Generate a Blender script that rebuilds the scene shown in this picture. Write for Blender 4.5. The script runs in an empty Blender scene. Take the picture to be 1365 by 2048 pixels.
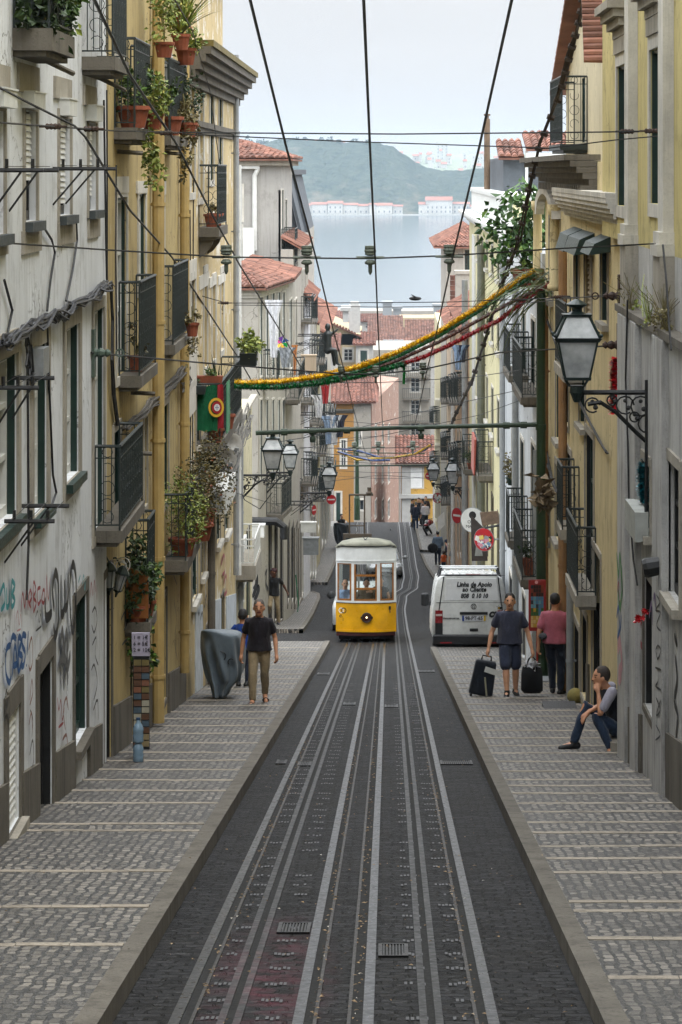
import bpy, math, random
from mathutils import Vector as V, Matrix, noise
from mathutils.geometry import tessellate_polygon
S = bpy.context.scene; COL = S.collection
R = random.Random(7)
F, PX0, PY0 = 5800.0, 776.0, 340.0            # focal length and vanishing point measured in the photo, used to survey the street
PI = math.pi
def P(px, py, d): return V(((px-PX0)*d/F, d, -(py-PY0)*d/F))
# ---- street profile: depth of the roadway below eye level
_pk = [(0,2.6),(89,14.06),(100,15.4),(110,16.5),(120,17.6),(130,18.6),(147,20.12),(165,21.25),(180,22.1),(188,22.8),(200,25.2),(230,33.5),(260,40)]
def G(d):
    if d <= 89: return -(2.6+0.12876*d)
    for (a, b), (c, e) in zip(_pk, _pk[1:]):
        if d <= c:
            t = (d-a)/(c-a); return -(b+(e-b)*t)
    return -40.0
# ---- mesh builder
class MB:
    def __init__(s): s.v=[]; s.f=[]; s.m=[]; s.cm=0
    def face(s, pts):
        n=len(s.v); s.v += [tuple(p) for p in pts]; s.f.append(tuple(range(n,n+len(pts)))); s.m.append(s.cm)
    def add(s, vs, fs):
        n=len(s.v); s.v += [tuple(p) for p in vs]
        for f in fs: s.f.append(tuple(i+n for i in f)); s.m.append(s.cm)
    def hexa(s, c):      # 8 corners: bottom 4 (ccw) then top 4
        s.add(c, [(0,3,2,1),(4,5,6,7),(0,1,5,4),(1,2,6,5),(2,3,7,6),(3,0,4,7)])
    def box(s, x0,x1,y0,y1,z0,z1):
        s.hexa([(x0,y0,z0),(x1,y0,z0),(x1,y1,z0),(x0,y1,z0),(x0,y0,z1),(x1,y0,z1),(x1,y1,z1),(x0,y1,z1)])
    def tube(s, pts, r, n=6, cap=True):
        pts=[V(p) for p in pts]; k=len(pts); rs = r if isinstance(r,(list,tuple)) else [r]*k
        b=len(s.v); up=None
        for i,p in enumerate(pts):
            t=(pts[min(i+1,k-1)]-pts[max(i-1,0)])
            if t.length<1e-9: t=V((0,0,1))
            t.normalize()
            if up is None:
                up = V((0,0,1)) if abs(t.z)<.9 else V((1,0,0))
            a=(up-t*up.dot(t))
            if a.length<1e-6: a=t.orthogonal()
            a.normalize(); up=a; c=t.cross(a)
            for j in range(n):
                w=2*PI*(j+.5)/n; s.v.append(tuple(p+(a*math.cos(w)+c*math.sin(w))*rs[i]))
        for i in range(k-1):
            for j in range(n):
                j2=(j+1)%n; s.f.append((b+i*n+j,b+i*n+j2,b+(i+1)*n+j2,b+(i+1)*n+j)); s.m.append(s.cm)
        if cap:
            s.f.append(tuple(b+j for j in reversed(range(n)))); s.m.append(s.cm)
            s.f.append(tuple(b+(k-1)*n+j for j in range(n))); s.m.append(s.cm)
    def lathe(s, prof, c=(0,0,0), n=12, mat=None):   # prof [(r,z)] about z; mat 4x4 optional
        b=len(s.v); c=V(c)
        for r,z in prof:
            for j in range(n):
                w=2*PI*(j+.5)/n; p=V((r*math.cos(w),r*math.sin(w),z))
                if mat is not None: p=mat@p
                s.v.append(tuple(p+c))
        for i in range(len(prof)-1):
            for j in range(n):
                j2=(j+1)%n; s.f.append((b+i*n+j,b+i*n+j2,b+(i+1)*n+j2,b+(i+1)*n+j)); s.m.append(s.cm)
        s.f.append(tuple(b+j for j in reversed(range(n)))); s.m.append(s.cm)
        s.f.append(tuple(b+(len(prof)-1)*n+j for j in range(n))); s.m.append(s.cm)
    def ball(s, c, r, n=10, m=6):
        c=V(c); rx,ry,rz = r if isinstance(r,(tuple,list)) else (r,r,r)
        b=len(s.v)
        for i in range(1,m):
            a=PI*i/m
            for j in range(n):
                w=2*PI*j/n; s.v.append((c.x+rx*math.sin(a)*math.cos(w),c.y+ry*math.sin(a)*math.sin(w),c.z+rz*math.cos(a)))
        t=len(s.v); s.v += [(c.x,c.y,c.z+rz),(c.x,c.y,c.z-rz)]
        for i in range(m-2):
            for j in range(n):
                j2=(j+1)%n; s.f.append((b+i*n+j,b+(i+1)*n+j,b+(i+1)*n+j2,b+i*n+j2)); s.m.append(s.cm)
        for j in range(n):
            j2=(j+1)%n
            s.f.append((t,b+j,b+j2)); s.m.append(s.cm)
            s.f.append((t+1,b+(m-2)*n+j2,b+(m-2)*n+j)); s.m.append(s.cm)
    def prism(s, poly, off, flip=False):     # polygon of 3D points extruded by vector off
        poly=[V(p) for p in poly]; off=V(off); n=len(poly); b=len(s.v)
        s.v += [tuple(p) for p in poly]+[tuple(p+off) for p in poly]
        tris=tessellate_polygon([poly])
        for t in tris:
            s.f.append((b+t[0],b+t[1],b+t[2])); s.m.append(s.cm)
            s.f.append((b+n+t[2],b+n+t[1],b+n+t[0])); s.m.append(s.cm)
        for i in range(n):
            j=(i+1)%n; s.f.append((b+i,b+j,b+n+j,b+n+i)); s.m.append(s.cm)
    def loft(s, secs, cap=True):
        n=len(secs[0]); b=len(s.v)
        for q in secs: s.v += [tuple(p) for p in q]
        for i in range(len(secs)-1):
            for j in range(n):
                j2=(j+1)%n; s.f.append((b+i*n+j,b+i*n+j2,b+(i+1)*n+j2,b+(i+1)*n+j)); s.m.append(s.cm)
        if cap:
            s.f.append(tuple(b+j for j in reversed(range(n)))); s.m.append(s.cm)
            s.f.append(tuple(b+(len(secs)-1)*n+j for j in range(n))); s.m.append(s.cm)
    def ring(s, c, r, axis, t=.008, n=12, a0=0, a1=2*PI, u=None):   # a wire arc
        c=V(c); axis=V(axis).normalized()
        u = V(u).normalized() if u is not None else axis.orthogonal().normalized()
        w=axis.cross(u)
        s.tube([c+(u*math.cos(a0+(a1-a0)*i/n)+w*math.sin(a0+(a1-a0)*i/n))*r for i in range(n+1)], t, 4, False)
    def build(s, name, mats, parent=None, loc=None, smooth=False, rec=True):
        me=bpy.data.meshes.new(name); o=bpy.data.objects.new(name,me)
        base = V(loc) if loc is not None else (WPOS.get(parent.name, V((0,0,0))) if parent else V((0,0,0)))
        me.from_pydata([tuple(V(p)-base) for p in s.v],[],s.f)
        if not isinstance(mats,(list,tuple)): mats=[mats]
        for m in mats: me.materials.append(m)
        if len(mats)>1: me.polygons.foreach_set('material_index', s.m)
        if smooth: me.polygons.foreach_set('use_smooth',[True]*len(s.f))
        if rec:
            import bmesh
            bm=bmesh.new(); bm.from_mesh(me)
            if smooth: bmesh.ops.remove_doubles(bm, verts=bm.verts, dist=1e-5)
            bmesh.ops.recalc_face_normals(bm, faces=bm.faces); bm.to_mesh(me); bm.free()
        me.update(); COL.objects.link(o)
        if parent: o.parent=parent; WPOS[o.name]=base
        else: o.location=base; WPOS[o.name]=base
        return o
WPOS={}
def tag(o, label=None, cat=None, group=None, kind=None):
    if label: o['label']=label
    if cat: o['category']=cat
    if group: o['group']=group
    if kind: o['kind']=kind
    return o
def empty(name, loc, label, cat, group=None):
    o=bpy.data.objects.new(name,None); COL.objects.link(o); o.location=V(loc); o.empty_display_size=.2
    WPOS[o.name]=V(loc); return tag(o,label,cat,group)
def clone(o, loc=None, rotz=None, label=None, scale=None):
    def rec(s,par):
        c=s.copy(); COL.objects.link(c); WPOS[c.name]=WPOS.get(s.name,V((0,0,0)))
        if par: c.parent=par
        for ch in s.children: rec(ch,c)
        return c
    c=rec(o,None)
    if loc is not None: c.location=V(loc)
    if rotz is not None: c.rotation_euler.z=rotz
    if scale is not None: c.scale=(scale,)*3
    if label: c['label']=label
    return c
def xf(mb, m):      # transform a builder in place
    mb.v=[tuple(m@V(p)) for p in mb.v]; return mb
# ---- materials
def srgb(c):
    if isinstance(c,str):
        c=c.lstrip('#'); c=[int(c[i:i+2],16)/255 for i in (0,2,4)]
        return tuple(x/12.92 if x<=.04045 else ((x+.055)/1.055)**2.4 for x in c)
    return tuple(c)
_mc={}
def nd(nt,t,**kw):
    n=nt.nodes.new(t)
    for k,v in kw.items(): setattr(n,k,v)
    return n
def mixc(nt, fac, a, b, blend='MIX'):
    m=nd(nt,'ShaderNodeMix',data_type='RGBA',blend_type=blend); L=nt.links.new
    if hasattr(fac,'links'): L(fac,m.inputs[0])
    else: m.inputs[0].default_value=fac
    for i,x in ((6,a),(7,b)):
        if hasattr(x,'links'): L(x,m.inputs[i])
        else: m.inputs[i].default_value=(*x,1)
    return m.outputs[2]
def ramp(nt, src, p0, p1, v0=0., v1=1.):
    m=nd(nt,'ShaderNodeMapRange'); m.inputs[1].default_value=p0; m.inputs[2].default_value=p1; m.inputs[3].default_value=v0; m.inputs[4].default_value=v1
    nt.links.new(src,m.inputs[0]); return m.outputs[0]
def noi(nt, vec, scale, detail=4, rough=.55, dist=0):
    n=nd(nt,'ShaderNodeTexNoise'); n.inputs['Scale'].default_value=scale; n.inputs['Detail'].default_value=detail; n.inputs['Roughness'].default_value=rough; n.inputs['Distortion'].default_value=dist
    nt.links.new(vec,n.inputs['Vector']); return n.outputs[0]
def mapv(nt, vec, scale=(1,1,1), loc=(0,0,0)):
    n=nd(nt,'ShaderNodeMapping'); n.inputs['Scale'].default_value=scale; n.inputs['Location'].default_value=loc
    nt.links.new(vec,n.inputs['Vector']); return n.outputs[0]
def newmat(name):
    m=bpy.data.materials.new(name); m.use_nodes=True; nt=m.node_tree; b=nt.nodes['Principled BSDF']
    g=nd(nt,'ShaderNodeNewGeometry'); return m,nt,b,g.outputs['Position'],g
def bumpit(nt,b,h,strength=.3,dist=.01):
    n=nd(nt,'ShaderNodeBump'); n.inputs['Strength'].default_value=strength; n.inputs['Distance'].default_value=dist
    nt.links.new(h,n.inputs['Height']); nt.links.new(n.outputs[0],b.inputs['Normal'])
def M(name, c, rough=.7, var=.25, sc=4., metal=0., bump=.15, island=0., spec=.5, bsc=None):
    """a plain surface with worn, blotchy variation"""
    if name in _mc: return _mc[name]
    c=srgb(c); m,nt,b,pos,g=newmat(name)
    n1=noi(nt,pos,sc,5,.6); n2=noi(nt,pos,sc*7,3)
    f=ramp(nt,n1,.3,.7)
    col=mixc(nt,f,tuple(x*(1-var) for x in c),tuple(min(1,x*(1+var*.6)) for x in c))
    if island:
        mx=nd(nt,'ShaderNodeMapRange'); mx.inputs[3].default_value=1-island; mx.inputs[4].default_value=1+island
        nt.links.new(g.outputs['Random Per Island'],mx.inputs[0])
        cc=nd(nt,'ShaderNodeCombineColor'); 
        for i in range(3): nt.links.new(mx.outputs[0],cc.inputs[i])
        col=mixc(nt,1.,col,cc.outputs[0],'MULTIPLY')
    nt.links.new(col,b.inputs['Base Color'])
    nt.links.new(ramp(nt,n2,.3,.7,max(.02,rough-.1),min(1,rough+.1)),b.inputs['Roughness'])
    b.inputs['Metallic'].default_value=metal; b.inputs['Specular IOR Level'].default_value=spec
    if bump: bumpit(nt,b,noi(nt,pos,bsc or sc*12,4),bump,.01)
    _mc[name]=m; return m
def PLASTER(name, c, stain='#6b675e', peel='#cfcabf', pa=.66, sa=.5, grime=.0):
    """painted render on an old house: soft blotches, rain streaks, patches where the paint is off"""
    if name in _mc: return _mc[name]
    c=srgb(c); st=srgb(stain); pl=srgb(peel); m,nt,b,pos,g=newmat(name)
    big=noi(nt,pos,.55,6,.6); fine=noi(nt,pos,9,5,.65)
    col=mixc(nt,ramp(nt,big,.3,.72),tuple(x*.84 for x in c),tuple(min(1,x*1.07) for x in c))
    streak=noi(nt,mapv(nt,pos,(5,5,.35)),1.,6,.65)
    col=mixc(nt,ramp(nt,streak,.52,.8,0,sa),col,st)
    dirt=noi(nt,mapv(nt,pos,(1,1,.8),(7,3,1)),1.9,8,.7)
    col=mixc(nt,ramp(nt,dirt,.53,.72,0,sa),col,st)
    peeln=noi(nt,mapv(nt,pos,(1,1,1),(3,11,5)),1.3,8,.72,.4)
    col=mixc(nt,ramp(nt,peeln,pa,pa+.012),col,pl)
    drip=noi(nt,mapv(nt,pos,(15,15,.55),(2,5,9)),1.,5,.6)
    col=mixc(nt,ramp(nt,drip,.57,.74,0,sa*.8),col,tuple(x*.8 for x in st))
    vo=nd(nt,'ShaderNodeTexVoronoi',feature='DISTANCE_TO_EDGE'); vo.inputs['Scale'].default_value=.8; dn=nd(nt,'ShaderNodeTexNoise'); dn.inputs['Scale'].default_value=2.2; dn.inputs['Detail'].default_value=5; nt.links.new(pos,dn.inputs['Vector'])
    dv=nd(nt,'ShaderNodeVectorMath',operation='ADD'); nt.links.new(pos,dv.inputs[0]); nt.links.new(dn.outputs['Color'],dv.inputs[1]); nt.links.new(dv.outputs[0],vo.inputs['Vector'])
    ck=nd(nt,'ShaderNodeMath',operation='MULTIPLY'); nt.links.new(ramp(nt,vo.outputs['Distance'],.004,.012,.75,0),ck.inputs[0]); nt.links.new(ramp(nt,big,.45,.6),ck.inputs[1])
    col=mixc(nt,ck.outputs[0],col,tuple(x*.3 for x in st))
    spk=noi(nt,pos,38,3,.7)
    col=mixc(nt,ramp(nt,spk,.62,.75,0,.35),col,st)
    nt.links.new(col,b.inputs['Base Color']); b.inputs['Roughness'].default_value=.88; b.inputs['Specular IOR Level'].default_value=.25
    ad=nd(nt,'ShaderNodeMath',operation='ADD'); nt.links.new(fine,ad.inputs[0]); nt.links.new(ramp(nt,peeln,pa,pa+.012,0,-.6),ad.inputs[1])
    bumpit(nt,b,ad.outputs[0],.35,.012)
    _mc[name]=m; return m
def STONE(name,c,sa=.6,speck=.5):
    if name in _mc: return _mc[name]
    c=srgb(c); m,nt,b,pos,g=newmat(name)
    a=noi(nt,pos,1.6,7,.65); sp=noi(nt,pos,45,3,.7); st=noi(nt,mapv(nt,pos,(3.5,3.5,.5)),1.,7,.7)
    col=mixc(nt,ramp(nt,a,.3,.7),tuple(x*.72 for x in c),tuple(min(1,x*1.1) for x in c))
    col=mixc(nt,ramp(nt,sp,.52,.7,0,speck),col,tuple(x*.45 for x in c))
    col=mixc(nt,ramp(nt,st,.5,.75,0,sa),col,srgb('#3f3b35'))
    col=mixc(nt,ramp(nt,noi(nt,mapv(nt,pos,(11,11,.45),(3,1,4)),1.,6,.65),.55,.72,0,sa*.9),col,srgb('#35322d'))
    nt.links.new(col,b.inputs['Base Color']); b.inputs['Roughness'].default_value=.9; b.inputs['Specular IOR Level'].default_value=.25
    bumpit(nt,b,sp,.4,.01); _mc[name]=m; return m
def GLASS(name='window_glass', c='#14191b', rough=.12):
    if name in _mc: return _mc[name]
    m,nt,b,pos,g=newmat(name)
    col=mixc(nt,ramp(nt,noi(nt,pos,1.1,3),.4,.65),srgb(c),tuple(x*2.6+.012 for x in srgb(c)))
    nt.links.new(col,b.inputs['Base Color']); nt.links.new(ramp(nt,noi(nt,pos,6,3),.3,.7,rough*.6,rough*1.7),b.inputs['Roughness']); b.inputs['Specular IOR Level'].default_value=.55
    bumpit(nt,b,noi(nt,pos,2.5,2),.04,.01); _mc[name]=m; return m
def LEAF(name, c1, c2, c3=None):
    if name in _mc: return _mc[name]
    m,nt,b,pos,g=newmat(name); cr=nd(nt,'ShaderNodeValToRGB'); e=cr.color_ramp.elements
    e[0].color=(*srgb(c1),1); e[1].color=(*srgb(c2),1)
    if c3: k=e.new(.93); k.color=(*srgb(c2),1); e[2].color=(*srgb(c3),1)
    nt.links.new(g.outputs['Random Per Island'],cr.inputs[0]); nt.links.new(cr.outputs[0],b.inputs['Base Color'])
    b.inputs['Roughness'].default_value=.55; b.inputs['Transmission Weight'].default_value=0
    _mc[name]=m; return m
def CLOTH(name,c,var=.2,sc=14,fold=.6,rough=.85):
    if name in _mc: return _mc[name]
    c=srgb(c); m,nt,b,pos,g=newmat(name); n=noi(nt,pos,sc,4,.6,.6)
    nt.links.new(mixc(nt,ramp(nt,n,.3,.7),tuple(x*(1-var) for x in c),tuple(min(1,x*(1+var)) for x in c)),b.inputs['Base Color'])
    b.inputs['Roughness'].default_value=rough; b.inputs['Sheen Weight'].default_value=.15; b.inputs['Specular IOR Level'].default_value=.25
    bumpit(nt,b,noi(nt,mapv(nt,pos,(1,1,.55)),sc*.9,4,.55,1.2),fold,.03); _mc[name]=m; return m

IRON=M('dark_green_iron','#1c2726',.5,.35,9,.0,.2)
BLACK=M('black_metal','#141516',.5,.3,9,0,.15)
RUST=M('rusty_brown_metal','#3c2b22',.75,.4,12,0,.3)
TERRA=M('terracotta_tile','#7a5446',.92,.5,1.3,0,.35,island=.38)
TERRA2=M('weathered_roof_tile','#6a4b3f',.92,.45,1.3,0,.3,island=.35)
POT=M('terracotta_pot','#8a4a32',.85,.3,6)
WHITEP=M('white_paint','#cfd0cc',.55,.14,5)
GREENP=M('dark_green_paint','#17302a',.45,.3,5)
STONEG=STONE('grey_limestone','#a19b8f',.45,.35)
STONED=STONE('dark_weathered_stone','#6d685f',.6,.55)
STONEW=STONE('pale_limestone','#c6c2b8',.35,.25)
SILL=M('slate_grey_sill','#3b4143',.7,.3,6)
GL=GLASS()
GREYM=M('grey_steel','#8b8f92',.45,.25,8,.3)
PIPEG=M('grey_pipe','#8f9293',.6,.2,4)
CABLEM=M('black_cable','#17181a',.6,.2,6,0,0)
SLATS=M('white_shutter_slats','#d3d4d2',.55,.12,3)
FOL=LEAF('green_leaves','#1f3417','#4d6b25','#8f9a3f')
FOLD=LEAF('dark_green_leaves','#16260f','#32491c')
FOLY=LEAF('yellow_green_leaves','#4c5f1f','#8a9440','#b9ad5a')
FOLR=LEAF('rusty_red_leaves','#2f331a','#665a2c','#7d3f28')
DRY=LEAF('dry_brown_leaves','#4a3f24','#7c7445')
# ================= camera, sky, light, air
cam=bpy.data.cameras.new('camera'); co=bpy.data.objects.new('camera',cam); COL.objects.link(co); S.camera=co
cam.sensor_fit='VERTICAL'; cam.sensor_height=36; cam.lens=36*F/2048
cam.shift_x=(682.5-PX0)/2048; cam.shift_y=-(1024-PY0)/2048
co.rotation_euler=(math.radians(90),0,0); co.location=(0,0,0); cam.clip_end=20000; cam.clip_start=.5
w=bpy.data.worlds.new('World'); S.world=w; w.use_nodes=True; nt=w.node_tree; bg=nt.nodes['Background']
sky=nd(nt,'ShaderNodeTexSky'); sky.sky_type='NISHITA'; sky.sun_disc=False; sky.sun_elevation=math.radians(58); sky.sun_rotation=math.radians(215); sky.dust_density=4; sky.altitude=60
tc=nd(nt,'ShaderNodeTexCoord'); sx=nd(nt,'ShaderNodeSeparateXYZ'); nt.links.new(tc.outputs['Generated'],sx.inputs[0])
ov=nd(nt,'ShaderNodeValToRGB'); e=ov.color_ramp.elements      # overcast: brighter towards the zenith
e[0].position=0; e[0].color=(4.85,4.93,5.02,1); e[1].position=1; e[1].color=(32,33,34,1)
k=e.new(.09); k.color=(5.5,5.5,5.55,1); k=e.new(.4); k.color=(17.5,18,18.6,1)
cl=noi(nt,mapv(nt,tc.outputs['Generated'],(2,2,9)),1.6,5,.6)
nt.links.new(sx.outputs[2],ov.inputs[0])
cloud=mixc(nt,1.,ov.outputs[0],mixc(nt,ramp(nt,cl,.3,.7),(.94,.95,.965),(1.03,1.03,1.03)),'MULTIPLY')
nt.links.new(mixc(nt,ramp(nt,sx.outputs[2],-.06,-.03),(.9,.85,.8),mixc(nt,.95,sky.outputs[0],cloud)),bg.inputs[0]); bg.inputs[1].default_value=.13
sl=bpy.data.lights.new('sun','SUN'); sl.energy=1.2; sl.angle=math.radians(25); sl.color=(1,.96,.9)
so=bpy.data.objects.new('sun',sl); COL.objects.link(so); so.rotation_euler=(math.radians(32),0,math.radians(35)); so.location=(0,0,60)
S.view_settings.view_transform='Standard'; S.view_settings.look='None'; S.view_settings.exposure=.36; S.view_settings.gamma=1
cy=S.cycles; cy.use_denoising=True; cy.max_bounces=6; cy.diffuse_bounces=4; cy.glossy_bounces=2; cy.transmission_bounces=4; cy.volume_bounces=0; cy.transparent_max_bounces=8
cy.use_adaptive_sampling=True; cy.adaptive_threshold=.02; cy.caustics_reflective=False; cy.caustics_refractive=False
# air
hz=MB(); hz.box(-1700,1700,-70,3650,-48,45); hm=bpy.data.materials.new('haze_air'); hm.use_nodes=True; nt=hm.node_tree
nt.nodes.remove(nt.nodes['Principled BSDF']); pv=nd(nt,'ShaderNodeVolumePrincipled'); pv.inputs['Color'].default_value=(.66,.83,1,1); pv.inputs['Density'].default_value=.00013; pv.inputs['Anisotropy'].default_value=.0
nt.links.new(pv.outputs[0],nt.nodes['Material Output'].inputs['Volume'])
tag(hz.build('haze',hm),'pale blue haze over the far river bank','haze',None,'stuff')
# ================= ground
def sidewalk_mat():
    m,nt,b,pos,g=newmat('limestone_cobbles'); L=nt.links.new
    dn=nd(nt,'ShaderNodeTexNoise'); dn.inputs['Scale'].default_value=5; dn.inputs['Detail'].default_value=3; L(pos,dn.inputs['Vector'])
    ds=nd(nt,'ShaderNodeVectorMath',operation='SCALE'); L(dn.outputs['Color'],ds.inputs[0]); ds.inputs['Scale'].default_value=.11
    ad=nd(nt,'ShaderNodeVectorMath',operation='ADD'); L(pos,ad.inputs[0]); L(ds.outputs[0],ad.inputs[1])
    s=nd(nt,'ShaderNodeSeparateXYZ'); L(ad.outputs[0],s.inputs[0]); c=nd(nt,'ShaderNodeCombineXYZ'); L(s.outputs[1],c.inputs[0]); L(s.outputs[0],c.inputs[1])
    br=nd(nt,'ShaderNodeTexBrick'); L(c.outputs[0],br.inputs['Vector']); br.inputs['Scale'].default_value=1
    br.inputs['Brick Width'].default_value=.15; br.inputs['Row Height'].default_value=.078; br.inputs['Mortar Size'].default_value=.015; br.inputs['Mortar Smooth'].default_value=.15
    br.inputs['Color1'].default_value=(.04,.035,.028,1); br.inputs['Color2'].default_value=(.275,.245,.205,1); br.inputs['Mortar'].default_value=(.003,.003,.0025,1)
    a=noi(nt,pos,.8,8,.72); f=noi(nt,pos,30,4,.7)
    col=mixc(nt,ramp(nt,a,.42,.66,0,.75),br.outputs[0],(.035,.032,.028))
    col=mixc(nt,ramp(nt,f,.5,.75,0,.5),col,(.40,.38,.35))
    L(col,b.inputs['Base Color']); L(ramp(nt,f,.3,.7,.36,.62),b.inputs['Roughness']); b.inputs['Specular IOR Level'].default_value=.42
    h=nd(nt,'ShaderNodeMath',operation='MULTIPLY_ADD'); L(br.outputs['Fac'],h.inputs[0]); h.inputs[1].default_value=-1.; L(f,h.inputs[2])
    bumpit(nt,b,h.outputs[0],.8,.02); return m
def pinkdust(nt,pos,col):      # spilt pink paint powder on one patch of the tracks
    v=nd(nt,'ShaderNodeVectorMath',operation='LENGTH'); nt.links.new(mapv(nt,pos,(1/.42,1/3.2,0),(.72/.42,-17.2/3.2,0)),v.inputs[0])
    m=nd(nt,'ShaderNodeMath',operation='MULTIPLY'); nt.links.new(ramp(nt,v.outputs['Value'],.2,1.1,.8,0),m.inputs[0]); nt.links.new(ramp(nt,noi(nt,pos,3.5,6,.7),.42,.62),m.inputs[1])
    return mixc(nt,m.outputs[0],col,(.10,.028,.04))
def road_mat():
    m,nt,b,pos,g=newmat('basalt_cobbles'); L=nt.links.new
    dn=nd(nt,'ShaderNodeTexNoise'); dn.inputs['Scale'].default_value=4; L(pos,dn.inputs['Vector'])
    ds=nd(nt,'ShaderNodeVectorMath',operation='SCALE'); L(dn.outputs['Color'],ds.inputs[0]); ds.inputs['Scale'].default_value=.1
    ad=nd(nt,'ShaderNodeVectorMath',operation='ADD'); L(pos,ad.inputs[0]); L(ds.outputs[0],ad.inputs[1])
    br=nd(nt,'ShaderNodeTexBrick'); L(ad.outputs[0],br.inputs['Vector']); br.inputs['Scale'].default_value=1
    br.inputs['Brick Width'].default_value=.17; br.inputs['Row Height'].default_value=.12; br.inputs['Mortar Size'].default_value=.012; br.inputs['Mortar Smooth'].default_value=.4
    br.inputs['Color1'].default_value=(.005,.005,.0055,1); br.inputs['Color2'].default_value=(.028,.028,.030,1); br.inputs['Mortar'].default_value=(.003,.003,.003,1)
    a=noi(nt,pos,.7,6,.65); f=noi(nt,mapv(nt,pos,(1,2.2,1)),16,4,.7)
    col=mixc(nt,ramp(nt,a,.45,.7,0,.55),br.outputs[0],(.012,.011,.009))
    col=mixc(nt,ramp(nt,f,.58,.70,0,.8),col,(.19,.19,.195))
    col=pinkdust(nt,pos,col)
    L(col,b.inputs['Base Color']); L(ramp(nt,f,.3,.7,.45,.75),b.inputs['Roughness']); b.inputs['Specular IOR Level'].default_value=.07
    h=nd(nt,'ShaderNodeMath',operation='MULTIPLY_ADD'); L(br.outputs['Fac'],h.inputs[0]); h.inputs[1].default_value=-1.; L(f,h.inputs[2])
    bumpit(nt,b,h.outputs[0],.8,.02); return m
COB=sidewalk_mat(); BAS=road_mat(); KERB=STONE('kerb_limestone','#706b63',.75,.7); STRIP=STONE('step_stone','#a0978a',.6,.5)
ds=[-45,-30,-15,0]+[8+i*1.0 for i in range(83)]+[91+i*1.5 for i in range(74)]+[203,210,220,230]
rb=MB()
for a,b in zip(ds,ds[1:]):
    for x0,x1 in ((-14,-3.4),(-3.4,-1.4),(-1.4,0),(0,1.1),(1.1,3.3),(3.3,14)):
        rb.face([(x0,a,G(a)),(x1,a,G(a)),(x1,b,G(b)),(x0,b,G(b))])
tag(rb.build('road',BAS),'dark basalt cobbled street with tram tracks running downhill','road',None,'structure')
def walk(name, lab, poly, mb_h=.12, steps=None, wall=None):
    """raised pavement: list of (d, x_kerb, x_wall); top cobbles, kerb stone along the street edge, stone nosings across"""
    t=MB(); k=MB(); n=MB()
    for (a,ka,wa),(b,kb,wb) in zip(poly,poly[1:]):
        s=1 if wa<ka else -1                    # wall lies towards -s
        N=max(1,int((b-a)/1.0))
        for i in range(N):
            u,v=i/N,(i+1)/N; da,db=a+(b-a)*u,a+(b-a)*v
            x0,x1=ka+(kb-ka)*u,ka+(kb-ka)*v; w0,w1=wa+(wb-wa)*u,wa+(wb-wa)*v; za,zb=G(da)+mb_h,G(db)+mb_h
            t.face([(w0,da,za),(x0-s*.13,da,za),(x1-s*.13,db,zb),(w1,db,zb)])
            k.hexa([(x0-s*.13,da,za-.3),(x0,da,za-.3),(x1,db,zb-.3),(x1-s*.13,db,zb-.3),(x0-s*.13,da,za+.012),(x0,da,za+.012),(x1,db,zb+.012),(x1-s*.13,db,zb+.012)])
    (a,ka,wa),(b,kb,wb)=poly[0],poly[-1]
    t.face([(wb,b,G(b)-.3),(kb,b,G(b)-.3),(kb,b,G(b)+mb_h),(wb,b,G(b)+mb_h)])
    t.face([(wa,a,G(a)-.3),(ka,a,G(a)-.3),(ka,a,G(a)+mb_h),(wa,a,G(a)+mb_h)])
    def at(d):
        for (a,ka,wa),(b,kb,wb) in zip(poly,poly[1:]):
            if a<=d<=b: u=(d-a)/(b-a); return ka+(kb-ka)*u, wa+(wb-wa)*u
        return ka,wa
    for d in steps or []:
        kx,wx=at(d); s=1 if wx<kx else -1; z=G(d)+mb_h; j=R.uniform(-.05,.05)
        for q in range(5):
            u,v=q/5,(q+.985)/5; x0=kx-s*.14+(wx-kx+s*.14)*u; x1=kx-s*.14+(wx-kx+s*.14)*v; e=R.uniform(-.01,.01); jj=j*(u-.5)
            sl=.12876
            n.hexa([(x0,d-.04+e+jj,z-.15),(x1,d-.04+e+jj,z-.15),(x1,d+.04+e+jj,z-.15),(x0,d+.04+e+jj,z-.15),
                    (x0,d-.04+e+jj,z+.009),(x1,d-.04+e+jj,z+.009),(x1,d+.04+e+jj,z+.006),(x0,d+.04+e+jj,z+.006)])
    o=tag(t.build(name,COB),lab,'pavement',None,'structure'); k.build('kerb',KERB,o)
    if n.v: n.build('step_edges',STRIP,o)
    return o
yl=[1930,1850,1775,1690,1676,1632,1606,1584,1562,1543,1526,1506,1486,1470,1455,1441,1428,1416,1404,1393,1382,1372,1362,1352,1342,1333,1324,1314,1306]
yr=[1998,1918,1858,1840,1778,1748,1722,1695,1672,1650,1632,1612,1596,1583,1566,1545,1527,1512,1496,1480,1464,1450,1438,1425,1412,1402,1391,1381,1371,1361,1352,1343,1334,1325]
dl=[15080/(y-1087) for y in yl]; dr=[15080/(y-1087) for y in yr]
walk('pavement','left stepped limestone pavement with worn stone edges beside the tracks',[(-40,-1.5,-3.3),(8,-1.5,-3.3),(60,-1.45,-3.3),(73.6,-1.47,-3.3)],steps=dl)
walk('pavement','right stepped limestone pavement where two men stand and one sits',[(-40,1.13,3.3),(8,1.13,3.3),(50,1.06,3.3),(69.3,1.02,3.3)],steps=dr)
walk('pavement','short limestone pavement with rounded corner beside the side street',[(84,-2.45,-3.5),(100,-2.55,-3.5),(114,-2.65,-3.5),(119,-2.8,-3.5),(121,-3.1,-3.5)])
walk('pavement','pale pavement strip behind the tram in front of far left houses',[(130,-2.7,-3.6),(186,-2.6,-3.6)])
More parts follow.
